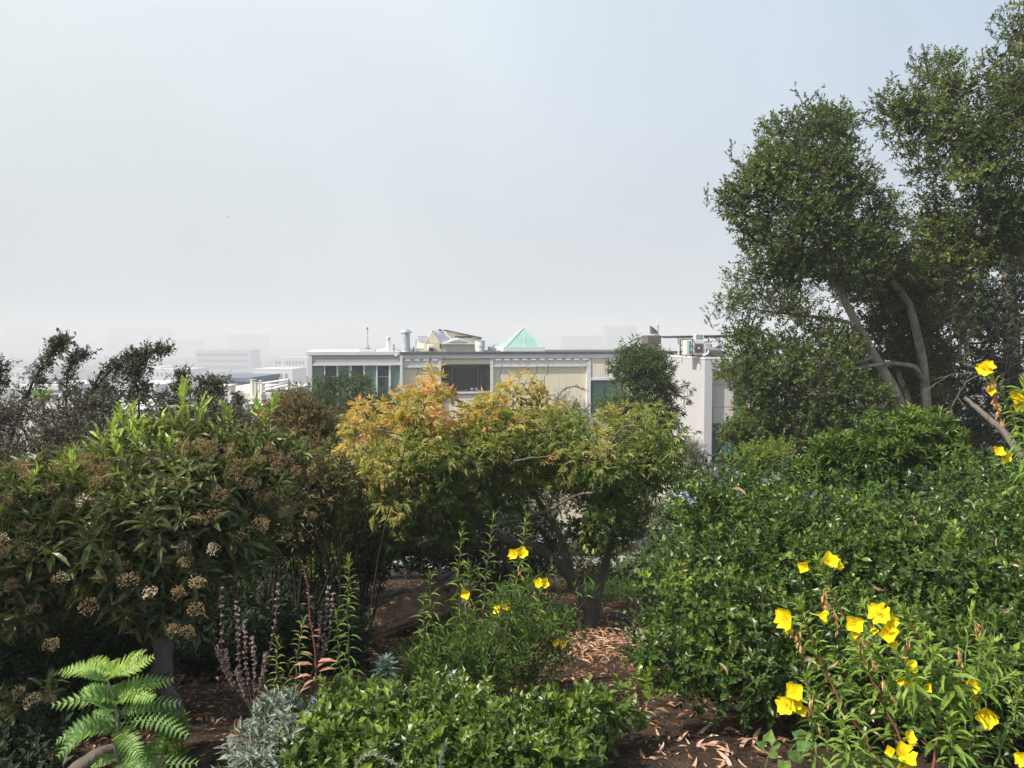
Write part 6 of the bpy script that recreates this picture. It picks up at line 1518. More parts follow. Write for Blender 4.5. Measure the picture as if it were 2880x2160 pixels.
def primroses():
    D = 2.45
    def S(x, y, d=D): return (2080 + x / 2.514, 1500 + y / 2.514, d)
    def pl(nm_lab, base, stems, nl=34, L=.075):
        e = plant('evening_primrose', base, nm_lab, 'flower', 'yellow evening primroses')
        for st in stems: prim_stem(e, st[0], 1, st[1], st[2], st[3], nb=st[4] if len(st) > 4 else 9, mat=st[5] if len(st) > 5 else None)
        return e
    e1 = pl('evening primrose with one tall slanting stem topped by two yellow flowers before the hedge', (1.0, 2.5, .1),
            [([S(1230, 1900, 2.5), S(1110, 1480, 2.5), S(1050, 1280, 2.5), S(960, 1080, 2.55), S(890, 900, 2.6), S(800, 700, 2.6), S(700, 520, 2.6), S(640, 390, 2.6), S(600, 290, 2.6), S(555, 190, 2.6)], .0045, 85, .055, 12, m_stem_red)])
    for x, y, d, fc, s_, op in ((470, 240, 2.58, (-.8, -.7, .25), .032, .45), (630, 200, 2.58, (.25, -.75, .75), .036, .95), (680, 225, 2.60, (.7, -.6, .5), .028, .7)): flower(e1, P(*S(x, y, d)[:2], d), fc, s_, op)
    for x, y in ((605, 420), (612, 470), (625, 500), (600, 500), (590, 440), (680, 620), (690, 690), (670, 560), (940, 890)): place_at('wilted_flower', WILT[int(R.integers(0, 3))], e1, P(*S(x, y)[:2], 2.57), (R.normal(0, .3), -.2, -1), R.uniform(.02, .03))
    e2 = pl('leaning evening primrose with a large round yellow flower and wilted orange blooms below it', (.9, 2.4, .1),
            [([S(1080, 1800, 2.35), S(1000, 1640, 2.35), S(900, 1490, 2.4), S(800, 1310, 2.4), S(700, 1170, 2.42), S(600, 960, 2.45), S(540, 820, 2.45), S(490, 700, 2.45), S(450, 600, 2.45), S(430, 500, 2.45)], .005, 80, .065, 14, m_stem_red)])
    for x, y, fc, s_, op in ((335, 600, (-.75, -.6, .3), .043, .9), (345, 665, (-.4, -.8, -.4), .022, .3), (560, 580, (.7, -.5, -.1), .034, .35)): flower(e2, P(*S(x, y)[:2], 2.44), fc, s_, op)
    for x, y in ((380, 700), (400, 720), (430, 690), (430, 790), (420, 770)): place_at('wilted_flower', WILT[int(R.integers(0, 3))], e2, P(*S(x, y)[:2], 2.43), (R.normal(-.3, .3), -.2, -1), R.uniform(.02, .028))
    e3 = pl('densest evening primrose of the clump, with a row of yellow flowers and long bud spikes', (1.25, 2.4, .1),
            [([S(1330, 1900, 2.3), S(1400, 1440, 2.35), S(1450, 1200, 2.4), S(1410, 1000, 2.4), S(1330, 830, 2.4), S(1250, 720, 2.4), S(1160, 560, 2.4)], .006, 70, .075, 16, m_stem_red),
             ([S(1400, 1440, 2.35), S(1230, 1150, 2.4), S(1080, 1000, 2.42), S(980, 860, 2.42), S(930, 800, 2.4)], .004, 44, .065, 10),
             ([S(1330, 1500, 2.4), S(1130, 1150, 2.45), S(1000, 850, 2.5), S(960, 700, 2.5), S(890, 560, 2.5), S(880, 520, 2.5)], .004, 48, .055, 12),
             ([S(1230, 1720, 2.4), S(1090, 1350, 2.45), S(960, 1080, 2.48), S(880, 900, 2.5), S(830, 780, 2.5)], .0045, 36, .085, 4, m_stem_red),
             ([S(1450, 1200, 2.4), S(1520, 1080, 2.35), S(1360, 900, 2.35), S(1330, 760, 2.3)], .004, 34, .075, 9),
             ([S(1420, 1300, 2.3), S(1240, 1100, 2.3), S(1200, 1000, 2.3), S(1110, 850, 2.3)], .0035, 34, .06, 9)])
    for x, y, fc, s_, op in ((815, 640, (-.6, -.7, .4), .036, .7), (820, 700, (-.3, -.9, -.2), .024, .4), (985, 565, (-.35, -.8, .5), .038, 1.0), (1045, 625, (.3, -.85, .35), .035, .9), (950, 670, (-.3, -.8, -.3), .020, .4),
                             (1050, 710, (-.5, -.8, .4), .040, .6), (1075, 760, (-.2, -.9, -.3), .026, .4), (1195, 950, (-.1, -.8, .6), .032, .75), (1210, 1030, (.1, -.95, .1), .030, .7), (1135, 1040, (-.6, -.8, .1), .020, .6), (1320, 1085, (0, -1, 0), .022, .6)): flower(e3, P(*S(x, y)[:2], 2.33), fc, s_, op)
    for x, y in ((880, 745), (860, 760), (1180, 790), (1200, 775), (940, 920), (1015, 1050), (1070, 1150), (1320, 1150), (1560, 1000), (500, 1180)): place_at('wilted_flower', WILT[int(R.integers(0, 3))], e3, P(*S(x, y)[:2], 2.34), (R.normal(0, .4), -.2, -1), R.uniform(.02, .03))
    e4 = pl('right-hand evening primrose with bud spikes and drooping straw-coloured blooms, one yellow flower at its right', (1.45, 2.5, .1),
            [([S(1450, 1500, 2.4), S(1480, 1180, 2.45), S(1560, 1060, 2.5), S(1600, 960, 2.5), S(1610, 720, 2.5), S(1640, 560, 2.5)], .0042, 34, .05, 9),
             ([S(1460, 1260, 2.4), S(1600, 1120, 2.4), S(1700, 1000, 2.45), S(1740, 880, 2.45), S(1790, 780, 2.45)], .004, 46, .06, 14),
             ([S(1440, 1300, 2.35), S(1580, 1200, 2.35), S(1740, 1110, 2.35), S(1860, 1040, 2.38), S(1930, 1000, 2.4)], .004, 46, .06, 14),
             ([S(1570, 1150, 2.4), S(1650, 1000, 2.4), S(1700, 850, 2.4), S(1710, 760, 2.4)], .003, 24, .045, 6)])
    for x, y, fc, s_, op in ((1620, 1075, (.3, -.9, .2), .036, .85), (1640, 1140, (.5, -.8, -.2), .028, .6)): flower(e4, P(*S(x, y)[:2], 2.38), fc, s_, op)
    for x, y in ((1670, 660), (1700, 700), (1680, 640), (1550, 830), (1560, 880), (1570, 900), (1545, 860)): place_at('wilted_flower', WILT[int(R.integers(0, 3))], e4, P(*S(x, y)[:2], 2.47), (R.normal(.3, .4), -.2, -1), R.uniform(.02, .03))
    e5 = pl('short evening primrose at the lower left of the clump with three yellow flowers bunched together', (.85, 2.4, .1),
            [([S(560, 1800, 2.4), S(530, 1500, 2.4), S(505, 1300, 2.42), S(500, 1150, 2.42), S(480, 1020, 2.42)], .0042, 52, .06, 14),
             ([S(640, 1750, 2.5), S(610, 1400, 2.5), S(570, 1280, 2.5), S(520, 1130, 2.5)], .0035, 30, .055, 6)])
    for x, y, fc, s_, op in ((388, 1120, (-.2, -.8, .6), .038, .8), (335, 1210, (-.7, -.7, .2), .038, .8), (385, 1190, (-.1, -1, 0), .030, .9), (430, 1240, (.3, -.9, -.2), .024, .7)): flower(e5, P(*S(x, y)[:2], 2.38), fc, s_, op)
    for x, y in ((490, 1245), (515, 1175), (560, 1370), (630, 1200), (500, 1230)): place_at('wilted_flower', WILT[int(R.integers(0, 3))], e5, P(*S(x, y)[:2], 2.38), (R.normal(0, .4), -.2, -1), R.uniform(.018, .028))
    e6 = pl('leafy evening primrose at the bottom edge with two yellow flowers cut by the picture edge', (1.2, 2.2, .1),
            [([S(800, 1900, 2.25), S(770, 1640, 2.25), S(745, 1480, 2.25), S(735, 1340, 2.25)], .004, 50, .06, 6),
             ([S(1300, 1900, 2.1), S(1190, 1760, 2.1), S(1150, 1650, 2.12), S(1120, 1600, 2.15)], .004, 26, .06, 4),
             ([S(1480, 1900, 2.3), S(1490, 1600, 2.3), S(1500, 1450, 2.3), S(1480, 1300, 2.3)], .004, 44, .075, 6),
             ([S(1000, 1900, 2.3), S(930, 1650, 2.3), S(900, 1560, 2.3), S(860, 1480, 2.3)], .003, 30, .06, 5),
             ([S(1650, 1900, 2.35), S(1640, 1600, 2.35), S(1600, 1440, 2.35)], .003, 32, .07, 5)])
    for x, y, fc, s_, op in ((1190, 1445, (0, -.8, .6), .024, .8), (1160, 1565, (.1, -.85, .5), .038, .95), (1075, 1545, (-.6, -.7, .4), .024, .5), (1150, 1630, (-.1, -1, -.1), .024, .8), (1195, 1640, (.3, -1, 0), .016, .7)): flower(e6, P(*S(x, y)[:2], 2.12), fc, s_, op)
    e7 = pl('evening primrose at the far right bottom with a single pale-orange-tinged yellow flower', (1.75, 2.4, .1),
            [([S(1760, 1900, 2.4), S(1810, 1620, 2.4), S(1900, 1400, 2.4), S(1950, 1260, 2.4), S(1970, 1120, 2.4)], .004, 30, .05, 8)])
    flower(e7, P(*S(1755, 1285)[:2], 2.36), (-.5, -.85, -.1), .042, .75); flower(e7, P(*S(2005, 1590)[:2], 2.3), (-.5, -.8, .1), .03, .8)
    e8 = plant('evening_primrose', (1.95, 3.0, .2), 'tall evening primrose rising at the right edge against the dark tree, with seed-tangled bloom spikes', 'flower', 'yellow evening primroses')
    prim_stem(e8, [(2960, 1500, 2.9), (2905, 1330, 2.9), (2872, 1240, 2.9), (2852, 1180, 2.9), (2830, 1130, 2.9), (2805, 1085, 2.9), (2782, 1050, 2.9)], 1, .005, 60, .05, nb=12)
    prim_stem(e8, [(2940, 1420, 2.8), (2905, 1280, 2.8), (2885, 1200, 2.8), (2880, 1120, 2.8), (2886, 1080, 2.8)], 1, .004, 46, .085, nb=10, W=.2)
    prim_stem(e8, [(2900, 1420, 2.95), (2860, 1330, 2.95), (2835, 1280, 2.95)], 1, .003, 16, .06, nb=3)
    for u, v, fc, s_, op in ((2768, 1040, (-.3, -.8, .4), .035, .8), (2776, 1032, (.2, -.8, .6), .03, .8), (2786, 1100, (-.6, -.8, .1), .026, .5), (2856, 1118, (-.3, -.9, .2), .034, .8), (2864, 1138, (0, -1, -.1), .032, .9), (2875, 1108, (.4, -.9, .2), .03, .8), (2805, 1274, (-.2, -.9, .3), .03, .7), (2824, 1282, (.3, -.9, .1), .03, .7)): flower(e8, P(u, v, 2.86), fc, s_, op)
    for q in range(26):
        f = R.random(); place_at('wilted_flower', WILT[int(R.integers(0, 3))], e8, P(2785 + 32 * f + R.normal(0, 6), 1070 + 120 * f, 2.86), (R.normal(0, .6), -.3, -1), R.uniform(.016, .028))
    # ---- the leggy clump in the middle
    e = plant('evening_primrose', base_at(1000, 1530, 4.3), 'wide leggy clump in the middle with bare lower stems, willowy leaves and small yellow flowers', 'flower', 'yellow evening primroses')
    b0 = (1270, 2040, 4.15); acc = []
    tall = [([(1265, 2030), (1282, 1902), (1290, 1740), (1292, 1600), (1300, 1477)], 46), ([(1290, 2030), (1345, 1930), (1355, 1780), (1368, 1620), (1388, 1459)], 50), ([(1310, 2010), (1410, 1835), (1432, 1730), (1455, 1630), (1470, 1540), (1483, 1452)], 60),
            ([(1290, 2020), (1200, 1850), (1193, 1760), (1192, 1676)], 26), ([(1290, 2020), (1225, 1800), (1212, 1700), (1211, 1620)], 26), ([(1310, 2020), (1420, 1850), (1500, 1760), (1520, 1650)], 44), ([(1330, 2010), (1450, 1880), (1530, 1800), (1560, 1740)], 36)]
    for k, (pts, nl) in enumerate(tall):
        _, a = prim_stem(e, [(u, v, 4.15 - .2 * (i / len(pts))) for i, (u, v) in enumerate(pts)], 1, .0048, nl, .075, W=.12, mat=m_twig if k < 5 else None, f0=.35, nb=4, t0=.4)
    ends = []
    for q in range(78):
        u1 = R.uniform(1130, 1660); v1 = R.uniform(1600, 1870) + abs(u1 - 1400) * .28; v1 += 130 * (u1 < 1300) * (v1 < 1820); d1 = R.uniform(3.75, 4.8)
        um = 1300 + (u1 - 1300) * R.uniform(.35, .6); b = (1300 + R.normal(0, 28), 2030, 4.2)
        ln = smooth_line([P(*b), P(um, (2030 + v1) / 2 + 10, (d1 + 4.2) / 2), P(u1, v1, d1)], 14, .004)
        tb = Tubes(); tb.add(ln, np.linspace(R.uniform(.003, .006), .0015, len(ln)), 5); link('stem', tb.mesh('stem', m_twig if q % 3 else m_twig_pale), e)
        i = R.integers(int(len(ln) * .5), len(ln), 14); acc.append(sprigs(ln[i] + R.normal(0, .035, (14, 3)), nrm(R.normal(0, .35, (14, 3)) + [0, 0, 1]), .07, 6, 0, 1, 1.2, .4, .052, .010, .1, .3, t=np.full(14, .22)))
    La = cat(*acc); La = split_parts(La, 80, L_prim, e, T=T4); leaf_obj('foliage', La, T2, L_prim, e)
    for u, v, s_, fc in ((1448, 1560, .040, (-.2, -.8, .6)), (1466, 1556, .040, (.4, -.8, .4)), (1312, 1668, .036, (-.3, -.9, .2)), (1418, 1703, .032, (.3, -.8, .5)), (1403, 1716, .034, (-.4, -.8, .3)), (1515, 1642, .034, (-.1, -.8, .6)), (1528, 1642, .034, (.4, -.8, .5)), (1565, 1806, .026, (-.4, -.8, .4)), (1580, 1807, .026, (.4, -.8, .4)), (1462, 1862, .010, (0, -1, .2))):
        flower(e, P(u, v, 3.95), fc, s_, .8)
    for u, v in ((1460, 1590), (1465, 1605), (1470, 1625), (1320, 1698), (1335, 1705), (1395, 1730), (1502, 1664), (1538, 1664), (1515, 1735), (1312, 1690)): place_at('wilted_flower', WILT[int(R.integers(0, 3))], e, P(u, v, 3.95), (R.normal(0, .4), -.2, -1), R.uniform(.02, .03))
    # single leafy stems left of the clump
    def leafy(lb, pts, nl, L=.06, d=3.6, nb=5, t0=.4, W=.13, mt=None, f0=.1):
        e = plant('leafy_stem', (P(pts[0][0], pts[0][1], d)[0], d, gz(0, d)), lb, 'plant'); prim_stem(e, [(u, v, d) for u, v in pts], 1, .004, nl, L, nb=nb, t0=t0, W=W, mat=mt or m_twig, f0=f0); return e
    leafy('tall leafy stem with a yellow-green tip standing before the left end of the fallen log', [(985, 1960), (982, 1850), (978, 1720), (980, 1640), (981, 1572)], 70)
    leafy('very short leafy shoot sprouting from the mulch below the log', [(1092, 1950), (1093, 1850), (1094, 1765)], 22, .04, 4.6)
    leafy('narrow-leaved stem rising left of the red-leaved stalk', [(832, 1960), (835, 1860), (845, 1790), (853, 1745)], 36, .05, 3.3)
    leafy('yellowing narrow-leaved stem between the purple spikes and the red-leaved stalk', [(775, 1960), (778, 1880), (780, 1800)], 30, .05, 3.3, t0=.7)
    leafy('bushy leafy stem in front of the dark bush by the log', [(960, 1960), (955, 1860), (950, 1780), (945, 1730)], 46, .05, 3.7)
    e = plant('red_leaved_stem', (P(890, 2000, 3.2)[0], 3.2, 0), 'upright stalk with salmon-red lower leaves and a dry grey top', 'plant')
    pts = [(885, 1990, 3.2), (888, 1900, 3.2), (885, 1820, 3.2), (872, 1740, 3.2), (866, 1650, 3.2), (852, 1590, 3.2)]
    ln = smooth_line([P(*q) for q in pts], 24); tb = Tubes(); tb.add(ln, np.linspace(.005, .002, len(ln)), 6); link('stem', tb.mesh('stem', m_stem_red), e)
    me = [mesh_np('leaf', T8[0] - np.array([0, 0, .35]) * (T8[0][:, 1:2] ** 2), T8[1], L_redleaf, np.full(8, t)) for t in (.1, .5, .9)]
    for u, v, a_, L_ in ((880, 1870, 2.7, .075), (893, 1862, .5, .08), (875, 1900, 2.9, .065), (897, 1890, .7, .07), (884, 1912, 3.5, .06), (893, 1925, -.3, .05), (878, 1930, 3.3, .06), (880, 1845, 2.3, .05), (890, 1880, 1.0, .06), (866, 1795, 2.6, .035), (878, 1790, .4, .035), (870, 1766, 2.5, .03), (882, 1775, .6, .03), (862, 1700, 2.6, .02), (868, 1680, .5, .02)):
        p = P(u, v, 3.19); dd = nrm(np.array([math.cos(a_), -.25, math.sin(a_) * .8])); nn = ortho(np.array([[0, -.5, .8]]), dd[None])[0]; s_ = np.cross(dd, nn); W_ = L_ * .24
        link('leaf', me[int(R.integers(0, 3))], e, False, basis=Matrix(((s_[0] * W_, dd[0] * L_, nn[0] * L_, p[0]), (s_[1] * W_, dd[1] * L_, nn[1] * L_, p[1]), (s_[2] * W_, dd[2] * L_, nn[2] * L_, p[2]), (0, 0, 0, 1))))
    Lf = sprigs(ln[8:], nrm(np.gradient(ln, axis=0))[8:], .02, 4, 0, 1, 1.2, .6, .014, .004, t=np.full(len(ln) - 8, .6)); leaf_obj('dry_bracts', Lf, T2, L_purple, e)
primroses()

def lowplants():
    # dried purple flower spikes
    def spike(e, pts, d):
        ln = smooth_line([P(u, v, d) for u, v in pts], 26, .001); tb = Tubes(); tb.add(ln, np.linspace(.0035, .0015, len(ln)), 5); link('stem', tb.mesh('stem', m_twig), e)
        cum = np.concatenate([[0], np.cumsum(np.linalg.norm(np.diff(ln, axis=0), axis=1))]); T_ = cum[-1]; n = 13
        hs = T_ * (1 - .72 * (np.arange(n) / n) ** 1.0) - .005; acc = []
        for q, h in enumerate(hs):
            p = np.array([np.interp(h, cum, ln[:, k]) for k in range(3)]); m = 8
            acc.append(sprigs(p[None] + R.normal(0, .0022, (m, 3)), nrm(R.normal(0, 1, (m, 3)) * [1, 1, .4]), .004, 3, 0, 1, 1.0, .3, .0085, .005, t=np.full(m, .5 + .3 * (q < 4)), tj=.2))
        V, F, t = leaf_verts(cat(*acc), T2); o = link('flower_spike', mesh_np('flower_spike', V, F, L_purple, t), e, kind='stuff')
    def C(x, y): return (x / 2.304, 1640 + y / 2.304)
    e = plant('purple_seed_plant', (P(712, 2013, 3.4)[0], 3.4, .0), 'dry plant with many thin spikes of whorled dull purple seed heads', 'plant')
    for pts in ([C(1655, 1000), C(1640, 850), C(1530, 670), C(1445, 470), C(1435, 250), C(1430, 30)], [C(1640, 850), C(1590, 700), C(1550, 520), C(1540, 300), C(1535, 110)], [C(1640, 840), C(1610, 650), C(1590, 450), C(1585, 240)],
                [C(1640, 850), C(1650, 640), C(1645, 480), C(1635, 350)], [C(1645, 830), C(1700, 640), C(1760, 380), C(1790, 180), C(1800, 0)], [C(1530, 670), C(1480, 560), C(1460, 430)], [C(1600, 760), C(1500, 640), C(1410, 450), C(1405, 410)],
                [C(1650, 800), C(1700, 600), C(1720, 450)], [C(1620, 800), C(1560, 640), C(1525, 560)]): spike(e, pts, 3.4)
    e = plant('purple_seed_plant', (P(925, 1900, 3.7)[0], 3.7, 0), 'greyer group of dry whorled spikes right of the red-leaved stalk', 'plant')
    for pts in ([C(2010, 700), C(2080, 480), C(2110, 250), C(2130, 20)], [C(2020, 700), C(2110, 420), C(2150, 200), C(2160, 60)], [C(2010, 640), C(2060, 400), C(2075, 180)]): spike(e, pts, 3.7)
    # silver rosette
    def rosette(name, u, v, d, n, L, W, mat, lb, cat_, h=.12):
        b = P(u, v, d); e = plant(name, (b[0], b[1], b[2]), lb, cat_)
        vm = [mesh_np('leaf', T8[0] - np.array([0, 0, .25]) * (T8[0][:, 1:2] ** 2), T8[1], mat, np.full(8, t)) for t in (.15, .45, .7, .95)]
        for q in range(n):
            f = q / n; a = q * 2.4; el = .15 + 1.15 * f; dd = np.array([math.cos(a) * math.cos(el), math.sin(a) * math.cos(el), math.sin(el)]); nn = ortho(np.array([[0, 0, 1.]]) + R.normal(0, .1, (1, 3)) - dd[None] * .2, dd[None])[0]
            L_ = L * (1 - .45 * f) * R.uniform(.85, 1.1); W_ = L_ * W; s_ = np.cross(dd, nn); p = b + [0, 0, h * f]
            link('leaf', vm[int(R.integers(0, 4))], e, False, basis=Matrix(((s_[0] * W_, dd[0] * L_, nn[0] * L_, p[0]), (s_[1] * W_, dd[1] * L_, nn[1] * L_, p[1]), (s_[2] * W_, dd[2] * L_, nn[2] * L_, p[2]), (0, 0, 0, 1))))
        tb = Tubes(); tb.add([b - [0, 0, .15], b, b + [0, 0, h]], .008, 6); link('stem', tb.mesh('stem', m_stem_green), e)
        return e
    rosette('silver_rosette', 1085, 1915, 3.9, 54, .095, .36, L_silver, 'silvery felted rosette of broad overlapping leaves standing behind the ground cover', 'plant', .10)
    rosette('silver_rosette', 1275, 1935, 3.75, 26, .075, .36, L_silver, 'smaller half-hidden silvery rosette at the back edge of the ground cover', 'plant', .06)
    # grey woolly sage
    for lb, poly, d, n in (('woolly grey-leaved sage clump at the bottom, left of the ground cover', [(505, 1659), (520, 1600), (570, 1560), (610, 1545), (650, 1580), (655, 1640), (640, 1720), (500, 1720)], 2.85, 24), ('upper woolly grey sage tuft beside the yellowing stem', [(555, 1560), (575, 1530), (600, 1520), (640, 1530), (650, 1560), (610, 1590)], 3.1, 14)):
        e = plant('grey_sage', base_at(poly[0][0], 1600, d), lb, 'plant')
        Cc, RR = clumps(poly, d, .2, n, .055, inset=.3)
        p, a, ci = shell(Cc, RR, 9, .7, .5, .3, .9, .6); Lf = sprigs(p, a, .045, 9, 0, 1, 1.3, .5, .044, .011, .05, .3, t=np.full(len(p), .5), tj=.3)
        Lf = split_parts(Lf, 110, L_sage, e); leaf_obj('foliage', Lf, T4, L_sage, e)
        tb = Tubes(); 
        for q, ax in zip(p[::4], a[::4]): tb.add(np.array([q - ax * .1 - [0, 0, .08], q, q + ax * .03]), [.004, .003, .002], 4)
        link('stems', tb.mesh('stems', m_twig_pale), e, kind='stuff')
    pz = P(663, 2117, 2.8); q = pz + R.normal(0, .008, (30, 3)); dd = nrm(R.normal(0, 1, q.shape)); V, F, t = leaf_verts((q, dd, ortho(R.normal(0, 1, q.shape), dd), np.full(30, .012), np.full(30, .006), R.random(30)), T2)
    tag(link('pink_flower', mesh_np('pink_flower', V, F, leaf_mat('petal_pink', [(0, (.5, .12, .35)), (1, (.75, .35, .6))]), t)), 'tiny pink flower head left of the woolly grey sage at the bottom', 'flower')
    # feathery silver twigs at the bottom edge
    for k, (pts, lb) in enumerate((([(985, 2190), (1010, 2140), (1050, 2123), (1085, 2135), (1115, 2150)], 'arching silvery feathery twig at the bottom edge, in the ground cover'), ([(1235, 2190), (1240, 2140), (1250, 2100)], 'upright pale feathery twig at the bottom edge near the crumpled leaf'))):
        ln = smooth_line([P(u, v, 2.5) for u, v in pts], 26); e = plant('feathery_twig', ln[0], lb, 'plant'); tb = Tubes(); tb.add(ln, .0018, 4); link('stem', tb.mesh('stem', m_twig_pale), e)
        leaf_obj('foliage', sprigs(ln, nrm(np.gradient(ln, axis=0)), .02, 6, 0, 1, 1.0, .6, .012, .004, t=np.full(len(ln), .5)), T2, L_sage, e)
    # fern-leaved sapling
    e = plant('fern_leaved_sapling', (P(335, 2160, 2.9)[0], 2.9, .1), 'bright green sapling with tiers of saw-toothed fern-like leaves, bottom left', 'sapling')
    def F_(x, y, d=2.9): return P(x / 2.304, 1640 + y / 2.304, d)
    tb = Tubes(); ln = smooth_line([F_(770, 1400), F_(770, 1180), F_(745, 1050), F_(765, 930), F_(745, 780), F_(700, 640), F_(690, 600)], 24); tb.add(ln, np.linspace(.009, .004, len(ln)), 7); link('stem', tb.mesh('stem', m_twig_pale), e)
    # leaflet: toothed blade
    def tooth(t):
        V = [(0, 0, 0)]; F = []; n = 5
        for i in range(1, n + 1):
            f = i / n; w_ = .30 * (1 - f) ** .7 + .02; V += [(-w_ - .03, f - .02, .05), (0, f, -.06 * f), (w_ + .03, f - .02, .05), (-w_ * .62, f - .13, .03), (w_ * .62, f - .13, .03)]
        for i in range(n):
            a = 0 if i == 0 else 1 + (i - 1) * 5 + 1; b = 1 + i * 5
            F += [(a, b + 1, b + 3), (b + 3, b + 1, b), (a, b + 4, b + 1), (b + 4, b + 2, b + 1)]
            if i > 0: F += [(a, b + 3, 1 + (i - 1) * 5), (a, 1 + (i - 1) * 5 + 2, b + 4)]
        return mesh_np('leaflet', np.array(V), np.array(F), L_fern, np.full(len(V), t))
    TM = [tooth(t) for t in (.1, .3, .5, .7, .95)]
    fr = [((690, 620), (560, 560), (400, 568), .75), ((690, 600), (640, 540), (590, 490), .9), ((700, 600), (700, 540), (735, 500), .8), ((705, 610), (830, 560), (985, 480), .95), ((710, 620), (800, 540), (925, 455), .9), ((690, 625), (600, 600), (540, 600), .5),
          ((755, 760), (620, 740), (350, 790), .55), ((750, 740), (640, 690), (535, 695), .5), ((750, 740), (740, 690), (760, 650), .5), ((760, 740), (900, 660), (1110, 628), .65), ((760, 760), (870, 720), (985, 750), .7), ((765, 850), (930, 800), (1160, 775), .35), ((765, 830), (660, 800), (570, 760), .4),
          ((750, 920), (560, 920), (375, 1020), .35), ((745, 950), (560, 960), (385, 1115), .4), ((770, 910), (1000, 890), (1205, 985), .35), ((765, 960), (830, 1010), (900, 1120), .45), ((760, 970), (800, 1060), (830, 1150), .5), ((740, 900), (680, 860), (610, 830), .3),
          ((770, 1120), (700, 1140), (600, 1190), .6), ((780, 1150), (950, 1130), (1060, 1000), .3), ((790, 1180), (1000, 1180), (1270, 1165), .2), ((790, 1190), (900, 1100), (980, 1050), .3), ((760, 1160), (840, 1190), (960, 1230), .35)]
    for k, (a, b, c, tv) in enumerate(fr):
        dz = R.uniform(-.18, .12) * (1 if abs(c[0] - a[0]) > 120 else 1.6)
        if k in (1, 2, 8): dz = .16
        ln = smooth_line([F_(*a), F_(*b, 2.9 + dz * .5), F_(*c, 2.9 + dz)], 14); tb = Tubes(); tb.add(ln, np.linspace(.003, .001, len(ln)), 5)
        f = link('frond', tb.mesh('frond', m_stem_green), e)
        tg = nrm(np.gradient(ln, axis=0)); n = 15; cum = np.linspace(0, len(ln) - 1.001, n); upv = nrm(np.array([0, -.55, .8])); tot = np.linalg.norm(np.diff(ln, axis=0), axis=1).sum()
        for q, cc in enumerate(cum):
            i = int(cc); p = ln[i] * (1 - (cc - i)) + ln[i + 1] * (cc - i); g = q / (n - 1); L_ = min(.050, tot * .30) * math.sin(math.pi * (.18 + .74 * g)) ** .7
            nn = ortho(upv[None], tg[i][None])[0]; sd2 = np.cross(tg[i], nn)
            for s_ in (-1, 1):
                dd = nrm(sd2 * s_ * .9 + tg[i] * .55 + nn * .45 * (1 - g) - [0, 0, .25 * g] + R.normal(0, .06, 3)); n2 = ortho((nn + R.normal(0, .12, 3))[None], dd[None])[0]; s2 = np.cross(dd, n2); W_ = L_ * .72
                link('leaflet', TM[int(np.clip(tv + R.normal(0, .12) + .2 * g, 0, .99) * 5)], f, False, basis=Matrix(((s2[0] * W_, dd[0] * L_, n2[0] * L_, p[0]), (s2[1] * W_, dd[1] * L_, n2[1] * L_, p[1]), (s2[2] * W_, dd[2] * L_, n2[2] * L_, p[2]), (0, 0, 0, 1))))
    # narrow-leaved shoots beside the sapling
    e = plant('narrow_leaved_shoots', base_at(350, 1640, 3.3), 'tuft of narrow green shoots on the mulch right of the fern-leaved sapling', 'plant')
    q = np.array([P(u, v, 3.1) for u, v in ((470, 2090), (490, 2130), (450, 2120), (500, 2150), (460, 2150), (520, 2120))]); q = np.concatenate([q, q + R.normal(0, .02, q.shape) + [0, 0, .04]])
    leaf_obj('foliage', sprigs(q, nrm(R.normal(0, .3, q.shape) + [0, 0, 1]), .10, 20, 0, 1, 1.1, .4, .045, .010, t=np.full(len(q), .5)), T4, L_prim, e)
    # ivy leaves bottom right
    e = plant('ivy', base_at(1660, 1650, 2.9), 'few bright heart-shaped ivy leaves on the dark ground left of the flower stems', 'plant')
    HV = np.array([[0, 0, 0], [-.42, -.12, .05], [-.5, .35, .08], [-.22, .72, .03], [0, 1, -.1], [.22, .72, .03], [.5, .35, .08], [.42, -.12, .05], [0, .45, -.03]]); HF = np.array([[8, 0, 1], [8, 1, 2], [8, 2, 3], [8, 3, 4], [8, 4, 5], [8, 5, 6], [8, 6, 7], [8, 7, 0]])
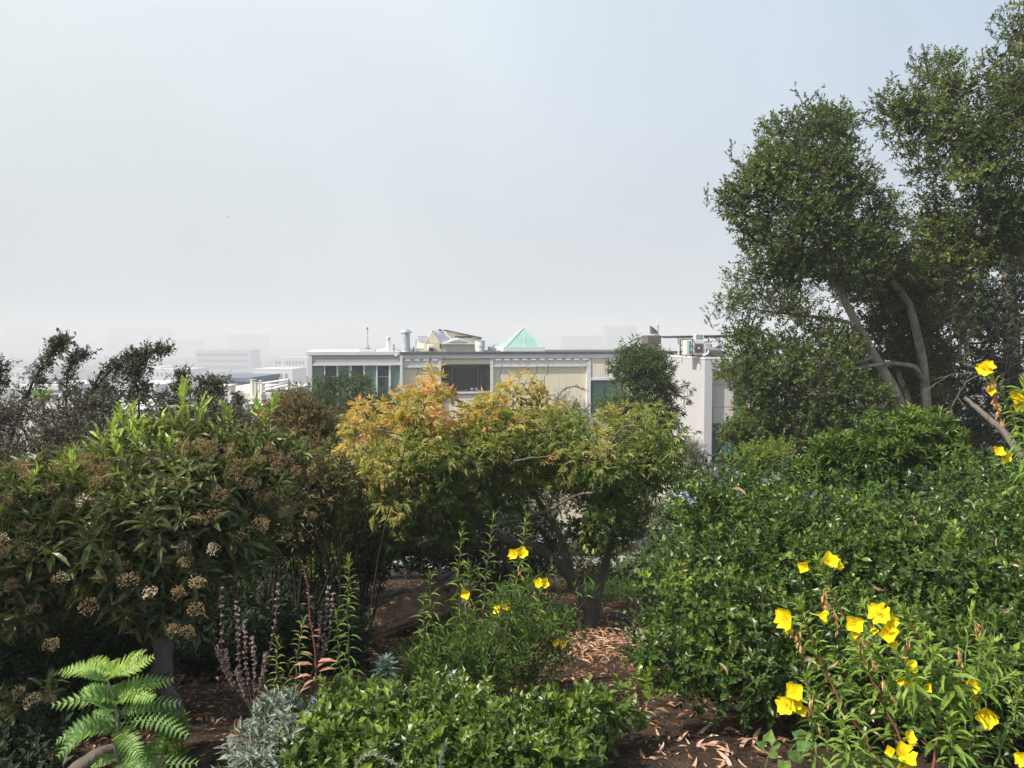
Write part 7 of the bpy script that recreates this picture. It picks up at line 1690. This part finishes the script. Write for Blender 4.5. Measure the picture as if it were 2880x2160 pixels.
    hm_ = [mesh_np('leaf', HV, HF, L_fern, np.full(9, t)) for t in (.3, .8)]
    for u, v, L_, a_ in ((2160, 2085, .045, 1.3), (2168, 2112, .04, -.8), (2150, 2100, .035, 2.6), (2240, 2085, .075, .2), (2235, 2110, .06, -1.2), (2175, 2096, .03, .2), (2205, 2140, .05, -1.6)):
        p = P(u, v, 2.75); dd = np.array([math.cos(a_), 0, math.sin(a_)]); nn = ortho(np.array([[R.normal(0, .3), -.9, .5]]), dd[None])[0]; s_ = np.cross(dd, nn)
        link('leaf', hm_[int(R.integers(0, 2))], e, False, basis=Matrix(((s_[0] * L_, dd[0] * L_, nn[0] * L_, p[0]), (s_[1] * L_, dd[1] * L_, nn[1] * L_, p[1]), (s_[2] * L_, dd[2] * L_, nn[2] * L_, p[2]), (0, 0, 0, 1))))
    tb = Tubes(); tb.add(smooth_line([P(2150, 2170, 2.8), P(2165, 2110, 2.78), P(2162, 2090, 2.76)], 8), .002, 4); tb.add(smooth_line([P(2215, 2170, 2.8), P(2225, 2110, 2.78), P(2240, 2090, 2.76)], 8), .002, 4); link('stems', tb.mesh('stems', m_stem_green), e)
    # birds in the fog
    for u, v, lb, s_ in ((643, 611, 'small dark bird far off in the fog, left half of the sky', .5), (1699, 758, 'small dark bird far off above the roof right of centre', .45)):
        p = P(u, v, 170); k = s_ * 1.15
        V = [(0, 0, .1), (-.28, 0, .02), (.3, 0, .0), (0, 0, -.1), (-.05, .9, .35), (-.2, .5, .2), (.1, .45, .2), (-.05, -.9, .35), (-.2, -.5, .2), (.1, -.45, .2), (-.5, 0, .0), (0, .12, 0), (0, -.12, 0)]
        F = [(1, 0, 11), (0, 2, 11), (1, 11, 3), (3, 11, 2), (1, 12, 0), (0, 12, 2), (1, 3, 12), (3, 2, 12), (0, 6, 5), (5, 6, 4), (0, 8, 9), (8, 7, 9), (1, 10, 3)]
        o = link('bird', poly_mesh('bird', [(a * k, b * k, c * k) for a, b, c in V], F, m_black)); o.location = tuple(p); o.rotation_euler = (0, 0, .6); tag(o, lb, 'bird')
lowplants()
